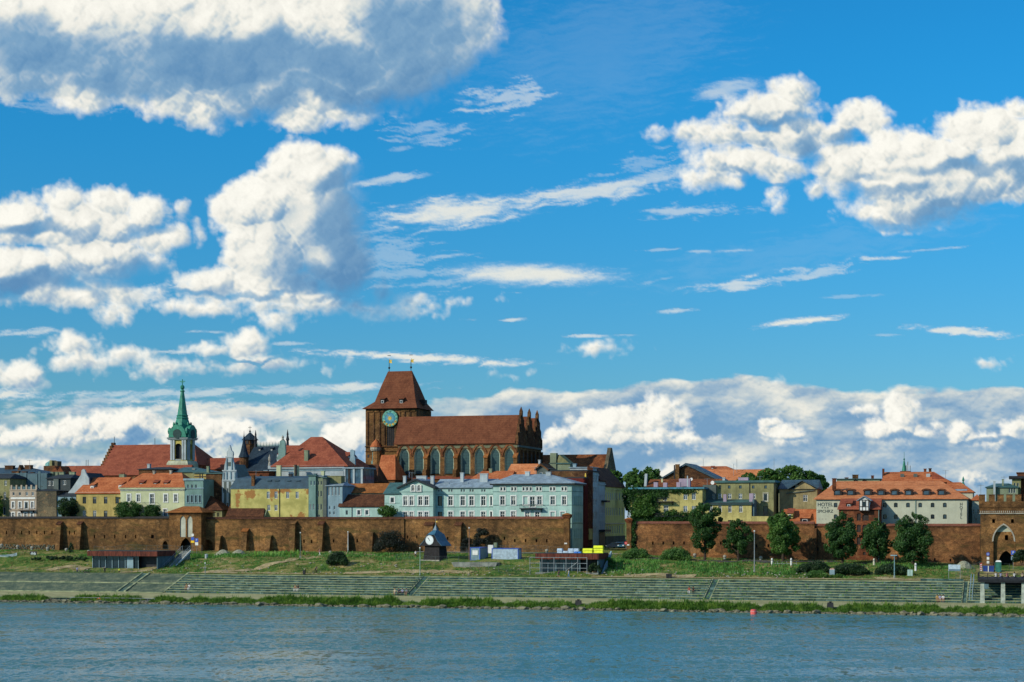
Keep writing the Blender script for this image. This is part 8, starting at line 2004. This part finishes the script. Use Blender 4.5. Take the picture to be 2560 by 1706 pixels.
# ------------------------------------------------------------------ people
SKIN = plain('skin', (.42, .22, .14), .6, .05); HAIRS = [plain('hair_dark', (.02, .014, .01), .7), plain('hair_brown', (.09, .045, .02), .7), plain('hair_fair', (.32, .22, .09), .7)]
POSE = {
 'stand': dict(hip=(0, 0, .92), chest=(0, .0, 1.25), neck=(0, 0, 1.47), head=(0, -.02, 1.63), kn=[(-.11, -.02, .50), (.11, -.02, .50)], an=[(-.11, 0, .09), (.12, 0, .09)], el=[(-.27, .03, 1.12), (.27, .03, 1.12)], ha=[(-.28, -.06, .86), (.28, -.06, .86)]),
 'walk': dict(hip=(0, 0, .90), chest=(.02, 0, 1.24), neck=(.03, 0, 1.46), head=(.06, 0, 1.62), kn=[(.16, -.08, .50), (-.04, .09, .48)], an=[(.30, -.08, .10), (-.32, .09, .16)], el=[(-.16, -.22, 1.14), (.10, .22, 1.14)], ha=[(-.18, -.24, .90), (.28, .20, .96)]),
 'sit': dict(hip=(0, .10, .12), chest=(0, .06, .46), neck=(0, .0, .66), head=(0, -.04, .82), kn=[(-.13, -.36, .16), (.13, -.36, .16)], an=[(-.13, -.42, -.34), (.13, -.42, -.34)], el=[(-.25, -.08, .34), (.25, -.08, .34)], ha=[(-.12, -.32, .22), (.12, -.32, .22)]),
 'ride': dict(hip=(-.18, 0, .95), chest=(.02, 0, 1.24), neck=(.14, 0, 1.40), head=(.22, 0, 1.54), kn=[(.14, -.10, .74), (.10, .10, .60)], an=[(-.02, -.10, .40), (.0, .10, .24)], el=[(.22, -.22, 1.16), (.22, .22, 1.16)], ha=[(.40, -.20, 1.05), (.40, .20, 1.05)])}
PB = {}
def body(pose, legs='trousers'):
    k = (pose, legs)
    if k in PB: return PB[k]
    P = POSE[pose]; V = []; E = []; Rr = []
    def add(p, r, par=None):
        V.append(Vector(p)); Rr.append(r); i = len(V)-1
        if par is not None: E.append((par, i))
        return i
    sd = 'y' if pose in ('walk', 'ride') else 'x'
    hip, ch, nk, hd = (Vector(P[q]) for q in ('hip', 'chest', 'neck', 'head'))
    h = add(hip, .155); w_ = add(hip.lerp(ch, .5), .125, h); c = add(ch, .155, w_); c2 = add(ch.lerp(nk, .6), .13, c); n_ = add(nk, .058, c2)
    h1 = add(hd-(hd-nk)*.35, .078, n_); h2 = add(hd, .105, h1); h3 = add(hd+Vector((0, 0, .10)), .078, h2)
    for i in (0, 1):
        kn, an = Vector(P['kn'][i]), Vector(P['an'][i]); sg = -1 if i == 0 else 1
        off = Vector((sg*.1, 0, -.04)) if sd == 'x' else Vector((0, sg*.1, -.04))
        a = add(hip+off, .095, h); b = add(kn, .062, a); c_ = add(kn.lerp(an, .4), .058, b); d = add(an, .04, c_)
        fw = Vector((0, -.16, -.05)) if sd == 'x' else Vector((.16, 0, -.05)); add(an+fw, .032, d)
        so = Vector((sg*.19, 0, .10)) if sd == 'x' else Vector((0, sg*.19, .10))
        s1 = add(ch+so, .062, c2); e_ = add(Vector(P['el'][i]), .042, s1); ha = add(Vector(P['ha'][i]), .030, e_)
        hd_ = (Vector(P['ha'][i])-Vector(P['el'][i])).normalized(); add(Vector(P['ha'][i])+hd_*.09, .034, ha)
    me = bpy.data.meshes.new('body'); me.from_pydata(V, E, []); o = bpy.data.objects.new('tmp', me); C.objects.link(o)
    md = o.modifiers.new('s', 'SKIN'); sv = me.skin_vertices[0].data
    for i, r in enumerate(Rr): sv[i].radius = (r, r)
    sv[0].use_root = True
    o.modifiers.new('u', 'SUBSURF').levels = 1
    bpy.context.view_layer.update(); dg = bpy.context.evaluated_depsgraph_get(); m2 = bpy.data.meshes.new_from_object(o.evaluated_get(dg)); bpy.data.objects.remove(o)
    # colour the one body by region: 0 skin, 1 top, 2 legs, 3 shoes
    feet = [Vector(a) for a in P['an']]; hands = [Vector(a) for a in P['ha']]; kn = [Vector(a) for a in P['kn']]
    mi = []
    for p in m2.polygons:
        q = p.center; k_ = 1
        seg = lambda a, b: (q-(a+(b-a)*max(0, min(1, (q-a).dot(b-a)/(b-a).length_squared)))).length
        dl = min(min(seg(hip, kn[i]), seg(kn[i], feet[i])) for i in (0, 1)); dt = seg(hip+(ch-hip)*.25, ch+(nk-ch)*.7); da = min(seg(Vector(P['el'][i]), hands[i]) for i in (0, 1))
        if (q-nk).dot(Vector((0, 0, 1))) > .0 and (q-hd).length < .32: k_ = 0
        elif da < .09 and da < dt-.05: k_ = 0
        elif dl < dt:
            k_ = 2
            if legs == 'shorts' and min(seg(kn[i], feet[i]) for i in (0, 1)) < .1: k_ = 0
        if min((q-f-Vector((0, 0, -.03))).length for f in feet) < .12: k_ = 3
        mi.append(k_)
    hb = MB(); 
    for sp, rr in (((0, .03, .045), .118), ((0, .05, -.02), .10)):
        d = Vector(sp) if sd == 'x' else Vector((-sp[1], 0, sp[2])); hb.ball(hd+d, rr, 8, rr)
    hm = hb.mesh('hair', HAIRS[0]); nb = MB(); f = Vector((0, -1, 0)) if sd == 'x' else Vector((1, 0, 0)); g_ = Vector((1, 0, 0)) if sd == 'x' else Vector((0, 1, 0))
    nb.ball(hd+f*.112+Vector((0, 0, -.01)), .016, 5); 
    for s_ in (-1, 1): nb.ball(hd+g_*s_*.105, .022, 5)
    eb = MB()
    for s_ in (-1, 1): eb.ball(hd+f*.100+g_*s_*.035+Vector((0, 0, .02)), .012, 5)
    PB[k] = (m2, mi, hm, nb.mesh('nose_and_ears', SKIN), eb.mesh('eyes', IRON)); return PB[k]
def person(label, px, pb, n, pose, top, leg, rz=0.0, hair=0, legs='trousers', group=None, k=1.0, z=None):
    s, Y = SN(px, n); zz = ZP(pb, Y) if z is None else z
    m2, mi, hm, ne, ey = body(pose, legs); e = thing('person', label, 'person', s, n, zz, rz, group); e.scale = (k, k, k)
    me = m2.copy(); me.name = 'body'; me.materials.clear()
    for m in (SKIN, top, leg, IRON): me.materials.append(m)
    me.polygons.foreach_set('material_index', mi); newobj('body', me, e)
    h = hm.copy(); h.materials.clear(); h.materials.append(HAIRS[hair]); newobj('hair', h, e); newobj('nose_and_ears', ne, e); newobj('eyes', ey, e)
    return e
def cl(n, c): return plain('cloth_'+n, c, .85, .1)
c_w, c_b, c_n, c_k, c_r, c_p, c_t, c_l = cl('white', (.65, .66, .66)), cl('blue', (.06, .14, .35)), cl('navy', (.02, .03, .07)), cl('black', (.02, .02, .022)), cl('red', (.35, .06, .04)), cl('pink', (.55, .22, .22)), cl('tan', (.35, .22, .12)), cl('lilac', (.30, .32, .50))
def row_n(k): return SN0+k*(SN1-SN0)/NST+.35, SZ0+(k+1)*(SZ1-SZ0)/NST
def seat(k): return row_n(k)
for label, px, k, top, leg, h, lg in (
    ('person in brown top sitting at the left end of the steps', 466, 1, c_t, c_t, 1, 'shorts'), ('person in white top sitting at the left end of the steps', 473, 1, c_w, c_w, 0, 'trousers'),
    ('fair person with bare shoulders and white skirt sitting on the steps left of the aisle', 738, 1, c_t, c_w, 2, 'trousers'), ('dark haired person sitting close to the fair one on the steps', 745, 1, c_k, c_w, 0, 'trousers'),
    ('fair person in cream dress sitting left of the first stair aisle', 987, 0, cl('cream', (.55, .48, .36)), c_w, 2, 'shorts'), ('person in dark top sitting second in the group of four', 997, 0, c_n, c_k, 0, 'trousers'), ('person in pale blue shirt sitting third in the group of four', 1006, 0, c_l, c_n, 1, 'trousers'), ('person in grey sitting at the right end of the group of four', 1016, 0, cl('grey', (.2, .22, .25)), c_k, 0, 'shorts'),
    ('person in red top and white trousers sitting right half of the steps', 1723, 2, c_r, c_w, 1, 'trousers'), ('person in black sitting beside the one in white trousers', 1733, 2, c_k, c_k, 0, 'trousers'),
    ('person in ochre top sitting left in the group of three near the right aisle', 2343, 0, cl('ochre', (.42, .26, .08)), c_t, 1, 'shorts'), ('person in lilac top sitting in the middle of the group of three', 2350, 0, c_l, c_w, 0, 'shorts'), ('person in white shirt sitting right in the group of three', 2358, 0, c_w, c_l, 0, 'shorts')):
    n, z = row_n(k); person(label, px, 0, n, 'sit', top, leg, 0, h, lg, 'people sitting on the steps', 1.08, z)
WG = 'people walking on the bank'
person('person in dark top walking along the top step before the scaffold', 1397, 1446, 20.2, 'walk', cl('plum', (.12, .05, .10)), c_k, R(0), 0, 'shorts', WG)
person('person in white shirt and blue jeans at the top step before the scaffold', 1422, 1446, 20.4, 'walk', c_w, c_b, R(180), 1, 'trousers', WG, 1.03)
person('woman in long pale clothes walking on the track by the round bush', 799, 1391, 45, 'walk', c_p, c_w, R(0), 1, 'trousers', WG)
person('person in pale blue shirt and dark trousers standing before the cafe', 193, 1436, 22.4, 'stand', c_l, c_n, 0, 0, 'trousers', WG)
person('person in black standing before the cafe glass', 262, 1436, 22.4, 'stand', c_k, c_k, R(30), 0, 'trousers', WG)
person('person in yellow-green vest bending beside the cafe plants', 298, 1436, 22.6, 'stand', cl('hivis', (.55, .72, .02)), c_k, R(-20), 0, 'trousers', WG, .8)
person('small person in white and dark left of the clock hut', 1039, 1396, 40, 'stand', c_w, c_k, R(10), 1, 'shorts', WG)
DG = 'people behind the railing of the viewing deck'
for label, px, top, h in (('person in white with fair hair at the left of the viewing deck', 2490, c_w, 2), ('person in pale blue shirt leaning at the viewing deck rail', 2502, c_l, 0), ('person in pink top at the viewing deck rail', 2518, c_p, 2), ('person in white shirt at the right of the viewing deck', 2536, c_w, 0), ('person in beige at the far right of the viewing deck', 2556, cl('beige', (.45, .36, .26)), 1)):
    person(label, px, 0, 11.2, 'sit', top, c_n, R(160), h, 'trousers', DG, 1.1, ZP(1443.5, SN(px, 11.2)[1]))
for label, px in (('person crouching in the shade under the viewing deck, left', 2474), ('person sitting in the shade under the viewing deck, with pale legs', 2483)):
    person(label, px, 0, 11, 'sit', c_k, c_t if px > 2480 else c_k, R(20), 1, 'shorts', 'people under the viewing deck', 1.0, ZP(1504, SN(px, 11)[1]))
# cyclist
s, Y = SN(788, 22.0); zb = ZP(1435, Y)
def bicycle(label, px, py, n, rz=0):
    s, Y = SN(px, n); e = thing('bicycle', label, 'bicycle', s, n, ZP(py, Y), rz)
    for x in (-.52, .52):
        vs = []
        for i in range(18):
            a = 2*math.pi*i/18
            for j in range(4): c = 2*math.pi*j/4; q = .33+.03*math.cos(c); vs.append((x+q*math.cos(a), .03*math.sin(c), .35+q*math.sin(a)))
        w = MB().add(vs, [(i*4+j, i*4+(j+1) % 4, ((i+1) % 18)*4+(j+1) % 4, ((i+1) % 18)*4+j) for i in range(18) for j in range(4)])
        for i in range(6): a = i*math.pi/6; w.tube((x-.3*math.cos(a), 0, .35-.3*math.sin(a)), (x+.3*math.cos(a), 0, .35+.3*math.sin(a)), .006, 3)
        w.obj('wheel', IRON, e)
    f = MB()
    for p, q in (((-.52, .35), (-.08, .32)), ((-.52, .35), (-.18, .82)), ((-.08, .32), (-.2, .90)), ((-.08, .32), (.36, .80)), ((-.18, .80), (.34, .86)), ((.34, .98), (.52, .35))): f.tube((p[0], 0, p[1]), (q[0], 0, q[1]), .02, 5)
    f.tube((.36, -.22, 1.02), (.36, .22, 1.02), .018, 5); f.obj('frame', IRON, e); MB().box(-.32, -.08, -.06, .06, .89, .94).obj('saddle', IRON, e)
bicycle('dark bicycle ridden along the top of the steps', 790, 1435, 22.0)
person('cyclist in dark clothes riding along the top of the steps', 790, 1435, 22.0, 'ride', c_n, c_k, 0, 0, 'trousers', None, 1.0)

# ------------------------------------------------------------------ aerials on the roofs
def aerial(label, px, pt, pb, n):
    s, Y = SN(px, n); z = ZP(pb, Y); h = ZP(pt, Y)-z; e = thing('roof_aerial', label, 'aerial', s, n, z)
    MB().tube((0, 0, -1.2), (0, 0, h), .045, 5).obj('mast', STEEL, e); b = MB(); b.tube((-.7, 0, h*.85), (.7, 0, h*.85), .03, 4)
    for k in range(6): x = -.6+k*.24; b.tube((x, -.35, h*.85), (x, .35, h*.85), .022, 4)
    b.obj('crossbars', STEEL, e)
for px, pt, pb, n, lab in ((74, 1150, 1163, 96, 'branched aerial above the dark chimney at the far left'), (1030, 1180, 1198, 70, 'aerial beside the gable of the left teal house'), (1195, 1180, 1200, 71, 'aerial on the grey roof of the recessed teal range'), (1338, 1166, 1188, 73, 'aerial on the ridge of the big teal corner house'), (640, 1176, 1191, 71, 'aerial on the dark mansard roof of the yellow house'), (1768, 1196, 1208, 72, 'aerial above the concrete block by the ivy house'), (1900, 1190, 1206, 74, 'aerial on the weathered grey-yellow house'), (2364, 1176, 1184, 98, 'aerial at the right slope of the orange roof behind the hotel'), (2452, 1210, 1236, 80, 'aerial on the narrow house left of the gate tower'), (2510, 1190, 1212, 94, 'branched aerial over the gate tower battlements')):
    aerial(lab, px, pt, pb, n)
